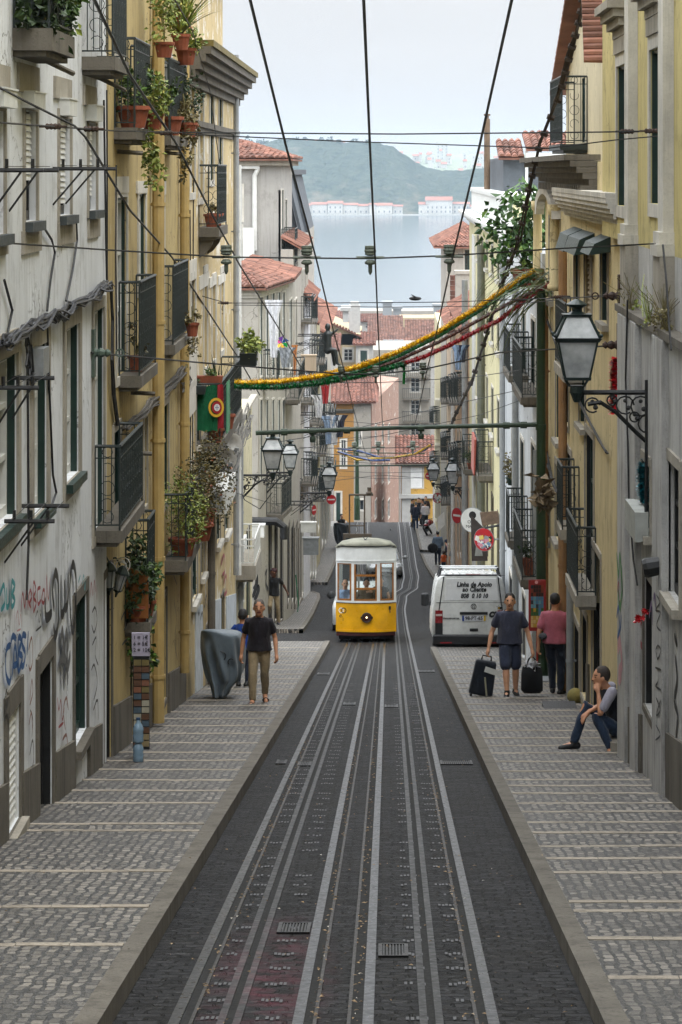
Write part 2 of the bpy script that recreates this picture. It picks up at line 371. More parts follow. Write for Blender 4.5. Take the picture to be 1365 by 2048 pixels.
walk('pavement','pale pavement wedge where the couple walks uphill past the van',[(126,2.35,3.3),(131,2.15,3.3),(155,1.75,3.3)])
walk('pavement','far right pavement where the red motorcycle is parked',[(158,1.75,3.3),(186,1.65,3.3)])
# rails
RAIL=M('worn_rail_steel','#26282a',.34,.5,2.2,.55,.14,spec=.3,bsc=40); PLATE=M('slot_plate_iron','#1c1c1b',.5,.5,2.5,.4,.15,spec=.25,bsc=40); RAILD=M('rusty_guard_rail','#2d2925',.55,.35,6,.5,.1); SLOT=M('track_slot_dark','#050505',.9,.1,5,0,0)
nt_=PLATE.node_tree; b__=nt_.nodes['Principled BSDF']; g__=nd(nt_,'ShaderNodeNewGeometry'); nt_.links.new(pinkdust(nt_,g__.outputs['Position'],b__.inputs['Base Color'].links[0].from_socket),b__.inputs['Base Color'])
def interp(tbl,d):
    for (a,x),(b,y) in zip(tbl,tbl[1:]):
        if d<=b: t=(d-a)/(b-a); t=t*t*(3-2*t) if a>=76 else t; return x+(y-x)*t
    return tbl[-1][1]
ca=[(8,-.825),(42,-.765),(76,-.70),(95,-.70),(125,-.9),(150,-1.3),(186,-1.6)]
cb=[(8,.235),(45,.25),(84,.26),(104,.28),(118,.42),(128,.98),(138,1.12),(160,1.1),(186,1.05)]
def strip(mb, ctr, o0, o1, z0, z1, d0=8., d1=187.):
    d=d0
    while d<d1:
        e=min(d1,d+(2 if d<70 else 1.5)); x,y=interp(ctr,d),interp(ctr,e)
        mb.hexa([(x+o0,d,G(d)+z0),(x+o1,d,G(d)+z0),(y+o1,e,G(e)+z0),(y+o0,e,G(e)+z0),(x+o0,d,G(d)+z1),(x+o1,d,G(d)+z1),(y+o1,e,G(e)+z1),(y+o0,e,G(e)+z1)]); d=e
for lab,ctr,sgn in (('left tram track of steel rails and cable slot under the tram',ca,1),('right tram track of steel rails curving past the parked van',cb,1)):
    r=MB(); s=MB(); g_=MB()
    A=ctr is ca
    rl,rr=((-.345,.325) if A else (-.345,.335))
    strip(r,ctr,rl-.030,rl+.030,-.05,.012); strip(r,ctr,rr-.030,rr+.030,-.05,.012)
    strip(g_,ctr,rl+.08,rl+.10,-.05,.009) if A else strip(g_,ctr,rl-.115,rl-.095,-.05,.009)
    strip(g_,ctr,rr+.08,rr+.10,-.05,.009) if A else strip(g_,ctr,rr-.10,rr-.08,-.05,.009)
    c=-.05 if A else 0
    pl_=MB(); strip(pl_,ctr,c-.064,c-.022,-.05,.010); strip(pl_,ctr,c+.022,c+.064,-.05,.010)
    strip(s,ctr,c-.022,c+.022,-.05,.004)
    for q,(a,b) in enumerate(((rl+.030,rl+.08),(rr+.030,rr+.08)) if A else ((rl-.095,rl-.030),(rr-.08,rr-.030))): strip(s,ctr,a,b,-.05,.004)
    o=tag(r.build('tram_track',RAIL),lab,'track',None,'structure'); g_.build('guard_rail',RAILD,o); pl_.build('slot_plate',PLATE,o); s.build('slot',SLOT,o)
# iron grates let into the road and pale ladder stones beside the slots
GRATE=M('cast_iron_grate','#191919',.5,.3,9,.4)
def grate(x0,x1,d0,d1,bars,lab,along=True):
    z=G((d0+d1)/2); g=MB(); sl=-.12876
    def bx(a,b,c,d,h0,h1):
        g.hexa([(a,c,G(c)+h0),(b,c,G(c)+h0),(b,d,G(d)+h0),(a,d,G(d)+h0),(a,c,G(c)+h1),(b,c,G(c)+h1),(b,d,G(d)+h1),(a,d,G(d)+h1)])
    w=.025
    bx(x0,x1,d0,d0+w,-.02,.014); bx(x0,x1,d1-w,d1,-.02,.014); bx(x0,x0+w,d0+w,d1-w,-.02,.014); bx(x1-w,x1,d0+w,d1-w,-.02,.014)
    for i in range(bars):
        a=x0+w+(x1-x0-2*w)*(i+.25)/bars; b=x0+w+(x1-x0-2*w)*(i+.75)/bars; bx(a,b,d0+w,d1-w,-.02,.012)
    o=g.build('drain_grate',GRATE); tag(o,lab,'drain grate','iron grates in the tram street')
    p=MB(); p.face([(x0,d0,G(d0)+.005),(x1,d0,G(d0)+.005),(x1,d1,G(d1)+.005),(x0,d1,G(d1)+.005)]); p.build('pit',SLOT,o)
for a in ((-.06,.13,18.2,18.75,7,'ribbed iron hatch plate lowest between the right rails'),(-.74,-.52,19.3,19.8,8,'pinkish iron hatch plate lowest between the left rails'),
          (.62,1.0,34.0,34.6,14,'iron drain grate by the right kerb level with seated man'),(-1.32,-1.2,34.1,34.7,5,'iron drain grate by the left kerb uphill of postcard shop'),
          (-1.06,-.9,33.8,34.4,6,'small iron grate inside the leftmost rail'),(.62,.95,58.4,59.4,10,'drain grate nearest the white van by right kerb'),(-1.4,-1.16,57.2,58.2,8,'drain grate left of rails just uphill of tram'),
          (-.72,-.52,46.5,47.3,7,'small iron plate between left rails in mid street'),(-.05,.16,45.8,46.6,7,'small iron plate between right rails in mid street')): grate(*a)
lad=MB()
for d in [15.8+i*.62 for i in range(62)]:
    for c in ((-1.02,),( -.72,),(.10,),(.36,)):
        if R.random()<.16: continue
        for q in range(5):
            if R.random()<.12: continue
            x=c[0]+q*.027+R.uniform(-.003,.003); e=d+R.uniform(-.03,.03)
            lad.face([(x,e,G(e)+.006),(x+.017,e,G(e)+.006),(x+.017,e+.10,G(e+.1)+.006),(x,e+.10,G(e+.1)+.006)])
tag(lad.build('paving_marks',M('pale_marker_stones','#36373a',.5,.3,20)),'short rows of pale stones beside the cable slots','paving',None,'stuff')
lit=MB(); 
for i in range(1500):
    d=15.5+abs(R.gauss(0,1))*16; c=R.choice([-1.06,-.41,-.18,.48,None,None,None]); x=R.uniform(-1.4,1.0) if c is None else c+R.uniform(-.02,.035)
    if c is None and R.random()<.7: continue
    if R.random()<.12: x=R.uniform(-3.1,2.8)
    inw = x<-1.5 or x>1.13
    z=G(d)+(.14 if inw else .018); s=R.uniform(.006,.02); a=R.uniform(0,PI); dx,dy=s*math.cos(a),s*math.sin(a)
    lit.face([(x-dx,d-dy,z),(x+dy*.5,d-dx*.5,z+.006),(x+dx,d+dy,z),(x-dy*.5,d+dx*.5,z+.004)])
tag(lit.build('litter',LEAF('litter_scraps','#3a2a1c','#a68a64','#d8d4cc')),'dry leaves and cigarette ends lying along the rails','litter',None,'stuff')
# ================= facade kit
class Wall:
    """one straight facade: runs from p0 to p1 on plan, outward normal n; s along it, z up, o outwards"""
    def __init__(w,p0,p1,n=None):
        w.p0=V((*p0,0)); w.p1=V((*p1,0)); w.L=(w.p1-w.p0).length; w.t=(w.p1-w.p0)/w.L
        a=V((w.t.y,-w.t.x,0))
        if n is not None and a.dot(V((*n,0)))<0: a=-a
        w.n=a; w.ops=[]
    def s(w,px):
        u=(px-PX0)/F; den=w.t.x-u*w.t.y
        return (u*w.p0.y-w.p0.x)/den
    def d(w,px): return w.p0.y+w.t.y*w.s(px)
    def z(w,px,py): return -(py-PY0)*w.d(px)/F
    def at(w,s,z,o=0): q=w.p0+w.t*s+w.n*o; return V((q.x,q.y,z))
    def box(w,mb,s0,s1,z0,z1,o0,o1):
        c=[w.at(s0,z0,o0),w.at(s1,z0,o0),w.at(s1,z0,o1),w.at(s0,z0,o1)]; mb.hexa(c+[V((p.x,p.y,z1)) for p in c])
    def rect(w,px0,px1,y0,y1):
        pm=(px0+px1)/2; a,b=sorted((w.s(px0),w.s(px1))); return a,b,w.z(pm,y1),w.z(pm,y0)
class House:
    def __init__(h,label,pts,z0,z1,mat,front=(0,),cat='building',name='townhouse',o=None):
        h.pts=pts; c=sum((V((*p,0)) for p in pts),V())/len(pts); h.z0,h.z1=z0,z1; h.mat=mat
        h.o=o or empty(name,(c.x,c.y,z0),label,cat); h.w=[]
        for i in range(len(pts)):
            a,b=pts[i],pts[(i+1)%len(pts)]; mid=V(((a[0]+b[0])/2,(a[1]+b[1])/2,0)); out=mid-c
            h.w.append(Wall(a,b,(out.x,out.y)))
        h.f=h.w[front[0]]; h.reveal=[]
    def part(h,name,mb,mat,parent=None,smooth=False): return mb.build(name,mat,parent or h.o,smooth=smooth)
    def finish(h,top=True):
        mb=MB()
        for w in h.w:
            ss=sorted({0.,w.L}|{max(0,min(w.L,v)) for o in w.ops for v in o[:2]}); zz=sorted({h.z0,h.z1}|{max(h.z0,min(h.z1,v)) for o in w.ops for v in o[2:4]})
            for a,b in zip(ss,ss[1:]):
                if b-a<1e-4: continue
                run=None
                for c,d in zip(zz,zz[1:]):
                    if d-c<1e-5: continue
                    m,q=(a+b)/2,(c+d)/2
                    hole=any(o[0]<m<o[1] and o[2]<q<o[3] for o in w.ops)
                    if hole:
                        if run: mb.face([w.at(a,run[0]),w.at(b,run[0]),w.at(b,run[1]),w.at(a,run[1])]); run=None
                    else: run=(run[0] if run else c,d)
                if run: mb.face([w.at(a,run[0]),w.at(b,run[0]),w.at(b,run[1]),w.at(a,run[1])])
            for a,b,c,d,dep in w.ops:
                for q in (((a,c),(a,d)),((b,c),(b,d)),((a,c),(b,c)),((a,d),(b,d))):
                    mb.face([w.at(*q[0]),w.at(*q[1]),w.at(*q[1],-dep),w.at(*q[0],-dep)])
        if top:
            mb.face([(*p,h.z1) for p in h.pts]); mb.face([(*p,h.z0) for p in h.pts])
        return mb.build('wall',h.mat,h.o,rec=True)
def window(h,w,px0,px1,y0,y1,kind='case',dep=.24,sur=.13,surm=None,fm=WHITEP,jam=None,sill=None,name='window',rect=None,blind=.6,label=None,gl=GL,cross=(.36,.68)):
    a,b,zb,zt = rect or w.rect(px0,px1,y0,y1); dep*=.42
    w.ops.append((a,b,zb,zt,dep+.03)); fw=min(.07,(b-a)*.12)
    f=MB()                                       # casement frame set back in the opening
    w.box(f,a,a+fw,zb,zt,-dep-.02,-dep+.05); w.box(f,b-fw,b,zb,zt,-dep-.02,-dep+.05); w.box(f,a+fw,b-fw,zt-fw,zt,-dep-.02,-dep+.05); w.box(f,a+fw,b-fw,zb,zb+fw*1.3,-dep-.02,-dep+.05)
    if kind in('case','door'):
        m=(a+b)/2; w.box(f,m-.04,m+.04,zb+fw*1.3,zt-fw,-dep-.015,-dep+.06)
        for t in cross:
            z=zb+(zt-zb)*t
            for u,v in ((a+fw,m-.04),(m+.04,b-fw)): w.box(f,u,v,z-.025,z+.025,-dep-.012,-dep+.045)
        if kind=='door': 
            for u,v in ((a+fw,m-.04),(m+.04,b-fw)): w.box(f,u,v,zb+fw*1.3,zb+(zt-zb)*.22,-dep-.01,-dep+.03)
    o=h.part(name,f,fm)
    if label: o['label']=label
    p=MB(); w.box(p,a+.01,b-.01,zb+.01,zt-.01,-dep-.03,-dep-.005)
    if kind=='solid':
        p=MB(); w.box(p,a+fw,b-fw,zb+.02,zt-fw,-dep-.03,-dep+.02)
        for i in range(3):
            z=zb+(zt-zb)*(.08+.3*i); w.box(p,a+fw+.1,b-fw-.1,z,z+(zt-zb)*.24,-dep+.02,-dep+.035)
        h.part('door_leaf' if 'door' in name else 'shutter',p,jam or GREENP,o)
    else: h.part('pane',p,gl,o)
    if jam:
        j=MB(); w.box(j,b-.035,b-.002,zb,zt,-dep+.045,-.012); w.box(j,a+.002,a+.035,zb,zt,-dep+.045,-.012); w.box(j,a+.035,b-.035,zt-.035,zt-.002,-dep+.05,-.03); h.part('lining',j,jam,o)
    if kind=='blind':
        s=MB(); n=int((zt-zb)*blind/.055)
        for i in range(n):
            z=zt-.02-i*.055; c=[w.at(a+.03,z-.05,-dep+.075),w.at(b-.03,z-.05,-dep+.075),w.at(b-.03,z-.05,-dep+.055),w.at(a+.03,z-.05,-dep+.055)]
            t=[w.at(a+.03,z,-dep+.06),w.at(b-.03,z,-dep+.06),w.at(b-.03,z,-dep+.04),w.at(a+.03,z,-dep+.04)]
            s.hexa(c+t)
        h.part('roller_shutter',s,SLATS,o)
    if kind=='louver':
        s=MB(); n=max(6,int((zt-zb)/.07))
        for i in range(n):
            z=zb+(zt-zb)*i/n; g=(zt-zb)/n
            s.hexa([w.at(a+.05,z,-dep+.09),w.at(b-.05,z,-dep+.09),w.at(b-.05,z,-dep+.07),w.at(a+.05,z,-dep+.07),w.at(a+.05,z+g,-dep+.05),w.at(b-.05,z+g,-dep+.05),w.at(b-.05,z+g,-dep+.03),w.at(a+.05,z+g,-dep+.03)])
        h.part('louvred_shutter',s,jam or SLATS,o)
    if sur:
        s=MB(); t=.022
        w.box(s,a-sur,a-.002,zb-sur*.9,zt+sur,-.02,t); w.box(s,b+.002,b+sur,zb-sur*.9,zt+sur,-.02,t); w.box(s,a,b,zt+.002,zt+sur*1.1,-.02,t+.002); w.box(s,a,b,zb-sur*.9,zb-.002,-.02,t+.002)
        h.part('surround',s,surm or STONEG,o)
    if sill:
        s=MB(); w.box(s,a-.06,b+.06,zb-.09,zb-.004,-dep+.02,.09); h.part('sill',s,sill,o)
    return o
def railing(mb,pts,h,step=.11,r=.008,panel=False,rings=True,top=.02):
    """iron railing along an open polyline of base points"""
    up=V((0,0,1)); pts=[V(p) for p in pts]
    mb.tube([p+up*h for p in pts],top,6); mb.tube([p+up*.06 for p in pts],.012,4); mb.tube([p+up*(h-.13) for p in pts],.009,4)
    for p in pts: mb.tube([p,p+up*h],.014,4)
    for a,b in zip(pts,pts[1:]):
        L=(b-a).length; n=max(2,int(L/step)); t=(b-a).normalized(); ax=t.cross(up)
        for i in range(1,n):
            q=a+t*(L*i/n); mb.tube([q+up*.06,q+up*(h-.0)],r,4,False)
        if rings:
            m=max(1,int(L/.26))
            for i in range(m):
                q=a+t*(L*(i+.5)/m); rr=min(.062,L/m*.45)
                mb.ring(q+up*(h-.065),rr*.95,ax,.006,8); mb.ring(q+up*(h*.5),rr*1.3,ax,.006,10); mb.ring(q+up*.15,rr*1.1,ax,.006,8,0,PI*1.6)
                mb.ring(q+up*(h*.72),rr*1.2,ax,.006,8,.4,PI*1.4); mb.ring(q+up*(h*.3),rr*1.2,ax,.006,8,PI*.9,PI*2.2)
def balcony(h,w,pxn,pxf,yslab,out=.38,st=.13,rh=.92,slabm=None,mat=IRON,rings=True,step=.11,corbel=False,inset=.03,label=None,far_at_wall=False,bow=0):
    """stone slab and iron railing; pxn = near edge at the wall, pxf = far outer corner, yslab = slab top at the near edge"""
    s0=w.s(pxn); q=Wall((w.p0+w.n*out)[:2],(w.p1+w.n*out)[:2],w.n[:2]); s1=w.s(pxf) if far_at_wall else q.s(pxf)
    z=w.z(pxn,yslab); a,b=min(s0,s1),max(s0,s1)
    sb=MB(); w.box(sb,a,b,z-st,z,0,out); w.box(sb,a+.05,b-.05,z-st-.05,z-st-.001,0,out-.06)
    if corbel:
        for t in (a+.12,b-.3):
            pr=[w.at(t,z-st-.052,.01),w.at(t,z-st-.052,out-.1),w.at(t,z-st-.16,out-.14),w.at(t,z-st-.3,.1),w.at(t,z-st-.36,.01)]; sb.prism(pr,w.t*.18)
    o=h.part('balcony',sb,slabm or STONED)
    if label: o['label']=label
    rb=MB(); e=out-inset
    railing(rb,[w.at(a+.03,z,.01),w.at(a+.03,z,e),w.at(b-.03,z,e),w.at(b-.03,z,.01)],rh,step,rings=rings)
    h.part('railing',rb,mat,o)
    return a,b,z,out,o
def pipe(h,w,px,y0,y1,r=.06,o=.09,mat=None,px1=None):
    s=w.s(px); mb=MB(); z0,z1=w.z(px,y1),w.z(px,y0); mb.tube([w.at(s,z0,o),w.at(s,z1,o)],r,10)
    n=int((z1-z0)/1.6)
    for i in range(n): 
        z=z0+.6+i*1.6; mb.tube([w.at(s,z,o),w.at(s,z+.05,o)],r*1.16,10); w.box(mb,s-.02,s+.02,z+.01,z+.04,0,o)
    return h.part('drainpipe',mb,mat or PIPEG)
def flat(h,w,px0,px1,y0,y1,mat,t=.02,name='panel',o0=-.01,parent=None,rect=None):
    a,b,zb,zt=rect or w.rect(px0,px1,y0,y1); mb=MB(); w.box(mb,a,b,zb,zt,o0,t); return h.part(name,mb,mat,parent)
def band(h,w,s0,s1,z,hgt,out,mat,name='cornice',steps=3):
    """moulded horizontal band, widest at the top"""
    mb=MB()
    for i in range(steps):
        w.box(mb,s0,s1,z+hgt*i/steps+(.002 if i else 0),z+hgt*(i+1)/steps,-.03,out*(i+1)/steps)
    return h.part(name,mb,mat)
def tiles(mb,e0,e1,r0,r1,tw=.21,th=.36,lift=.03):
    """barrel tiles over the quad eave e0-e1 to ridge r0-r1"""
    e0,e1,r0,r1=map(V,(e0,e1,r0,r1)); n=max(2,round((e1-e0).length/tw)); m=max(2,round(((r0-e0).length+(r1-e1).length)/2/th))
    nor=(e1-e0).cross(r0-e0).normalized(); nor = nor if nor.z>0 else -nor
    for i in range(n):
        for j in range(m):
            A=[]; ja=R.uniform(-.012,.012)
            for v,ex in ((j/m-.12/m if j else 0,lift),((j+1)/m,0.)):
                for k in range(5):
                    u=(i+k/4)/n; p=e0.lerp(e1,u).lerp(r0.lerp(r1,u),v); w=math.sin(PI*k/4)
                    A.append(p+nor*(w*tw*.42+ex+ja+.01))
            mb.add(A,[(k,k+1,k+6,k+5) for k in range(4)]+[(0,1,2,3,4)])
def roof(h,e0,e1,r0,r1,mat=TERRA,th=.36,tw=.21,name='roof',thick=.06):
    mb=MB(); tiles(mb,e0,e1,r0,r1,tw,th); e0,e1,r0,r1=map(V,(e0,e1,r0,r1)); d=V((0,0,-thick))
    mb.add([e0,e1,r1,r0,e0+d,e1+d,r1+d,r0+d],[(0,1,2,3),(7,6,5,4),(0,4,5,1),(1,5,6,2),(2,6,7,3),(3,7,4,0)])
    return h.part(name,mb,mat)
def foliage(mb,c,r,n,s=.05,droop=0.,rng=None,long=1.6):
    c=V(c); r=V(r) if isinstance(r,(tuple,list)) else V((r,r,r)); g=rng or R
    cl=[(V((g.gauss(0,.5),g.gauss(0,.5),g.gauss(0,.5))),g.uniform(.2,.5)) for _ in range(max(3,n//28))]
    for i in range(n):
        k,cr=g.choice(cl); q=k+V((g.gauss(0,1),g.gauss(0,1),g.gauss(0,1)))*cr*.6
        if q.length>1.25: q*=1.25/q.length
        p=c+V((q.x*r.x,q.y*r.y,q.z*r.z)); a=V((g.gauss(0,1),g.gauss(0,1),g.gauss(0,.7)-droop)).normalized(); b=a.orthogonal().normalized(); b.rotate(Matrix.Rotation(g.uniform(0,6.28),3,a))
        l=s*g.uniform(.6,1.4); wd=l/long; m=p+a*l*.5
        up=a.cross(b)*l*.12
        mb.add([p,m+b*wd*.5+up,p+a*l-up,m-b*wd*.5+up],[(0,1,2),(0,2,3)])
def blades(mb,c,n,l,wd=.03,spread=.9,droop=.6,rng=None):
    c=V(c); g=rng or R
    for i in range(n):
        w=g.uniform(0,2*PI); e=g.uniform(.1,1)*spread; d=V((math.cos(w)*e,math.sin(w)*e,1)).normalized(); L=l*g.uniform(.6,1.1); sd=d.cross(V((0,0,1))).normalized()*wd*.5
        p=c.copy(); prev=(p-sd,p+sd); 
        for k in range(1,5):
            d=(d+V((0,0,-droop*.35))).normalized(); p=p+d*L/4; ww=1-k/4.3; cur=(p-sd*ww,p+sd*ww); mb.face([prev[0],prev[1],cur[1],cur[0]]); prev=cur
def pot(mb,c,r,h):
    mb.lathe([(r*.7,0),(r*.95,h*.82),(r*1.08,h*.82),(r*1.08,h),(r*.9,h),(r*.85,h*.9)],c,12)
def planter(name,label,c,r=.14,ph=.22,kind='bush',n=160,fr=(.25,.25,.3),leaf=FOL,ls=.06,potm=POT,group=None,box=None,droop=.2):
    if kind!='spike' and n<900: n=int(n*2.3)
    c=V(c); t=empty(name,c,label,'plant',group); mb=MB()
    if box: bx,by=box; mb.hexa([(c.x-bx*.9,c.y-by*.9,c.z),(c.x+bx*.9,c.y-by*.9,c.z),(c.x+bx*.9,c.y+by*.9,c.z),(c.x-bx*.9,c.y+by*.9,c.z),(c.x-bx,c.y-by,c.z+ph),(c.x+bx,c.y-by,c.z+ph),(c.x+bx,c.y+by,c.z+ph),(c.x-bx,c.y+by,c.z+ph)])
    elif ph>0: pot(mb,c,r,ph)
    if mb.v: mb.build('pot',potm,t)
    f=MB(); top=c+V((0,0,ph))
    if kind=='bush': foliage(f,top+V((0,0,fr[2]*.8)),fr,n,ls,droop)
    elif kind=='spike': blades(f,top,n,fr[2]*2,ls,.9,.5)
    elif kind=='trail':
        foliage(f,top+V((0,0,fr[2]*.3)),(fr[0],fr[1],fr[2]*.5),n//2,ls,droop)
        for i in range(7):
            q=top+V((R.uniform(-fr[0],fr[0])*.8,R.uniform(-fr[1],fr[1])*.8,0)); foliage(f,q+V((0,0,-fr[2]*R.uniform(.5,1.6))),(.06,.06,fr[2]*.8),n//14,ls,.5)
    st=MB()
    for i in range(4): st.tube([top,top+V((R.uniform(-1,1)*fr[0]*.5,R.uniform(-1,1)*fr[1]*.5,fr[2]*R.uniform(.6,1.2)))],.008,4,False)
    st.build('stem',DRY,t); f.build('foliage',leaf,t,rec=False)
    return t
def ribbon(mb,w,pts,wd,o=.006,jit=0):
    """a painted stroke on a wall: pts are photo positions read onto the wall plane; wd in metres"""
    q=[(w.s(x),w.z(x,y)) for x,y in pts]
    # smooth
    out=[]
    for i in range(len(q)-1):
        p0=q[max(0,i-1)];p1=q[i];p2=q[i+1];p3=q[min(len(q)-1,i+2)]
        for k in range(4):
            t=k/4; out.append(tuple(.5*((2*p1[c])+(-p0[c]+p2[c])*t+(2*p0[c]-5*p1[c]+4*p2[c]-p3[c])*t*t+(-p0[c]+3*p1[c]-3*p2[c]+p3[c])*t**3) for c in (0,1)))
    out.append(q[-1])
    L=[]
    for i,p in enumerate(out):
        a=out[max(0,i-1)]; b=out[min(len(out)-1,i+1)]; dx,dz=b[0]-a[0],b[1]-a[1]; l=math.hypot(dx,dz) or 1
        e=wd*.5*(.55 if i in(0,len(out)-1) else 1); L.append((w.at(p[0]-dz/l*e,p[1]+dx/l*e,o),w.at(p[0]+dz/l*e,p[1]-dx/l*e,o)))
    for (a,b),(c,d) in zip(L,L[1:]): mb.face([a,b,d,c])
def wire(pts,r,name,label,cat='cable',group=None,mat=CABLEM,sag=0,n=10,build=True,mb=None):
    if len(pts)==2 and sag:
        a,b=map(V,pts); pts=[a.lerp(b,i/n)+V((0,0,-sag*4*(i/n)*(1-i/n))) for i in range(n+1)]
    m=mb or MB(); m.tube(pts,r,5)
    if build:
        o=m.build(name,mat,loc=pts[0]); return tag(o,label,cat,group)
_fcache={}
def text_mesh(txt,size,shear=0,bold=0,depth=.002,space=1.0):
    c=bpy.data.curves.new('lettering','FONT'); c.body=txt; c.size=size; c.extrude=depth; c.shear=shear; c.offset=bold; c.align_x='CENTER'; c.align_y='CENTER'; c.space_character=space; c.resolution_u=2
    o=bpy.data.objects.new('lettering',c); tmp=bpy.data.scenes.new('tmp'); tmp.collection.objects.link(o); vl=tmp.view_layers[0]; vl.update(); dg=vl.depsgraph
    me=bpy.data.meshes.new_from_object(o.evaluated_get(dg)); bpy.data.objects.remove(o); bpy.data.curves.remove(c); bpy.data.scenes.remove(tmp); return me
def lettering(txt,size,pos,ux,uz,mat,parent,name='lettering',sx=1.,**kw):
    """flat letters: ux reading direction, uz upward"""
    me=text_mesh(txt,size,**kw); ux=V(ux).normalized(); uz=V(uz).normalized(); n=ux.cross(uz)
    base=WPOS.get(parent.name,V((0,0,0))); pos=V(pos)-base
    for v in me.vertices:
        x,y,z=v.co; v.co=pos+ux*x*sx+uz*y+n*z
    me.materials.clear(); me.materials.append(mat); o=bpy.data.objects.new(name,me); COL.objects.link(o); o.parent=parent; WPOS[o.name]=base; return o
# ================= left side of the street
XL=-3.2
def row(X,d0,d1,back,near_first=True): 
    return [(X,d0),(X,d1),(X-back if X<0 else X+back,d1),(X-back if X<0 else X+back,d0)]
WHITEW=PLASTER('white_render','#d8dbdf','#6b6862','#8f8b82',.68,.5)
OCHRE=PLASTER('ochre_render','#b3a070','#544630','#b9ad94',.66,.62)
PALEY=PLASTER('pale_yellow_render','#bfab80','#7d705a','#d3cdbf',.57,.5)
CREAM=PLASTER('cream_render','#c2b998','#7d7767','#c9c6bc',.64,.45)
OLDW=PLASTER('old_white_render','#a9a59c','#77726a','#989086',.62,.45)
GRIME=STONE('grimy_base_stone','#6a655c',.75,.5)
def plinth(h,w,segs,hgt=1.0,mat=GRIME,out=.035):
    for p0,p1 in segs:
        mb=MB()
        a,b=sorted((w.s(p0),w.s(p1))); a=max(a,0.01); b=min(b,w.L-.01); n=max(1,int((b-a)/1.2))
        for i in range(n):
            u,v=a+(b-a)*i/n,a+(b-a)*(i+1)/n; g0,g1=G(w.at(u,0).y),G(w.at(v,0).y)
            c=[w.at(u,g0-.2,-.01),w.at(v,g1-.2,-.01),w.at(v,g1-.2,out),w.at(u,g0-.2,out),w.at(u,g0+hgt,-.01),w.at(v,g1+hgt,-.01),w.at(v,g1+hgt,out),w.at(u,g0+hgt,out)]; mb.hexa(c)
        h.part('plinth',mb,mat)
# --- white house nearest on the left
L1=House('tall white rendered house with stone window plaques and painted scrawls, beside the ochre one',row(XL,-40,33,7),G(33)-1.3,8.5,WHITEW); f=L1.f
for px0,px1,y0,y1,bl in ((-34,7,220,470,.62),(48,72,222,442,.62),(117,140,237,430,.9),(176,192,246,420,.85)):
    window(L1,f,px0,px1,y0,y1,'blind',.26,.09,STONEG,BLACK,None,SILL,blind=bl)
for r in ((-20,8,180,220),(43,66,187,222),(116,132,200,236),(172,186,213,246)):
    a,b,zb,zt=f.rect(*r); mb=MB(); m=.25; f.box(mb,a,b,zb+.02,zt,-.01,.115); f.box(mb,a-.01,b+.01,zt,zt+.015,-.01,.125); L1.part('shutter_box',mb,WHITEP)
for r in ((-25,16,128,178),(34,75,130,187),(107,140,156,199),(166,190,172,212),(-25,12,475,512),(43,79,460,505),(115,148,441,488),(175,197,433,475)): flat(L1,f,*r,STONEG,.025,'stone_plaque')
for px0,px1,y0,y1 in ((-42,33,722,1062),(65,93,690,1022),(130,157,652,955)):
    window(L1,f,px0,px1,y0,y1,'case',.3,.19,STONEG,WHITEP,GREENP,GREENP)
window(L1,f,186,207,618,1062,'door',.26,.12,STONEG,WHITEP,GREENP,None,'balcony_door')
window(L1,f,14,38,1420,1655,'louver',.26,.2,STONED,WHITEP,SLATS,STONEG,'cellar_window')
window(L1,f,76,104,1330,1652,'solid',.32,.17,STONED,BLACK,BLACK,None,'door')
window(L1,f,148,173,1195,1478,'case',.28,.12,STONED,GREENP,GREENP,STONED,'low_window')
plinth(L1,f,((-200,11),(41,74),(107,146),(175,200)),.6)
for px,y0,y1 in ((105,460,620),(88,445,600),(92,640,1005)): pass
mb=MB(); 
def wl(w,pts,r=.012,o=.03,m=None):
    m=m or mb; m.tube([w.at(w.s(x),w.z(x,y),o) for x,y in pts],r,5)
for pts in (((80,452),(98,480),(104,505),(95,560),(88,622)),((147,440),(149,480),(140,540),(127,602)),((88,630),(92,760),(100,950),(107,985),(98,1010)),((48,690),(50,850),(51,1090),(47,1200)),((2,560),(18,620),(8,670)),((203,200),(205,330),(207,470),(209,565))): mb=MB(); wl(f,pts,m=mb); L1.part('wall_cable',mb,CABLEM)
mb=MB()
mb=MB(); base=[(-10,690),(0,681),(29,660),(55,651),(84,629),(110,633),(128,611),(161,597),(190,575),(214,567)]
for i in range(13):
    wl(f,[(x+(x2-x)*u+R.uniform(-4,4),y+(y2-y)*u+R.uniform(-9,9)+6*math.sin(i+x*.15)) for (x,y),(x2,y2) in zip(base,base[1:]) for u in (0,.5)],R.uniform(.007,.014),.03+R.uniform(0,.10))
for i in range(10): 
    x,y=R.choice(base[1:]); wl(f,[(x,y),(x+R.uniform(-6,6),y+R.uniform(4,18)),(x+R.uniform(-12,12),y+R.uniform(-8,14))],.006,.06)
for i in range(5): wl(f,[(40+R.uniform(-3,3),655),(44+R.uniform(-6,6),690),(46+R.uniform(-8,6),730),(50+R.uniform(-4,8),760),(56,745),(52,690)],.010,.05)
tag(mb.build('cable_bundle',M('worn_grey_cables','#35363a',.55,.3,9,0,0,island=.65),loc=f.at(f.s(110),f.z(110,633))),'thick tangled bundle of grey cables sagging across the white house','cable bundle')
mb=MB(); f.box(mb,f.s(56),f.s(68),f.z(62,748),f.z(62,695),.02,.14); tag(mb.build('junction_box',GREYM,loc=f.at(f.s(60),f.z(60,720))),'grey cable junction box hanging in wires beside green framed window','junction box')
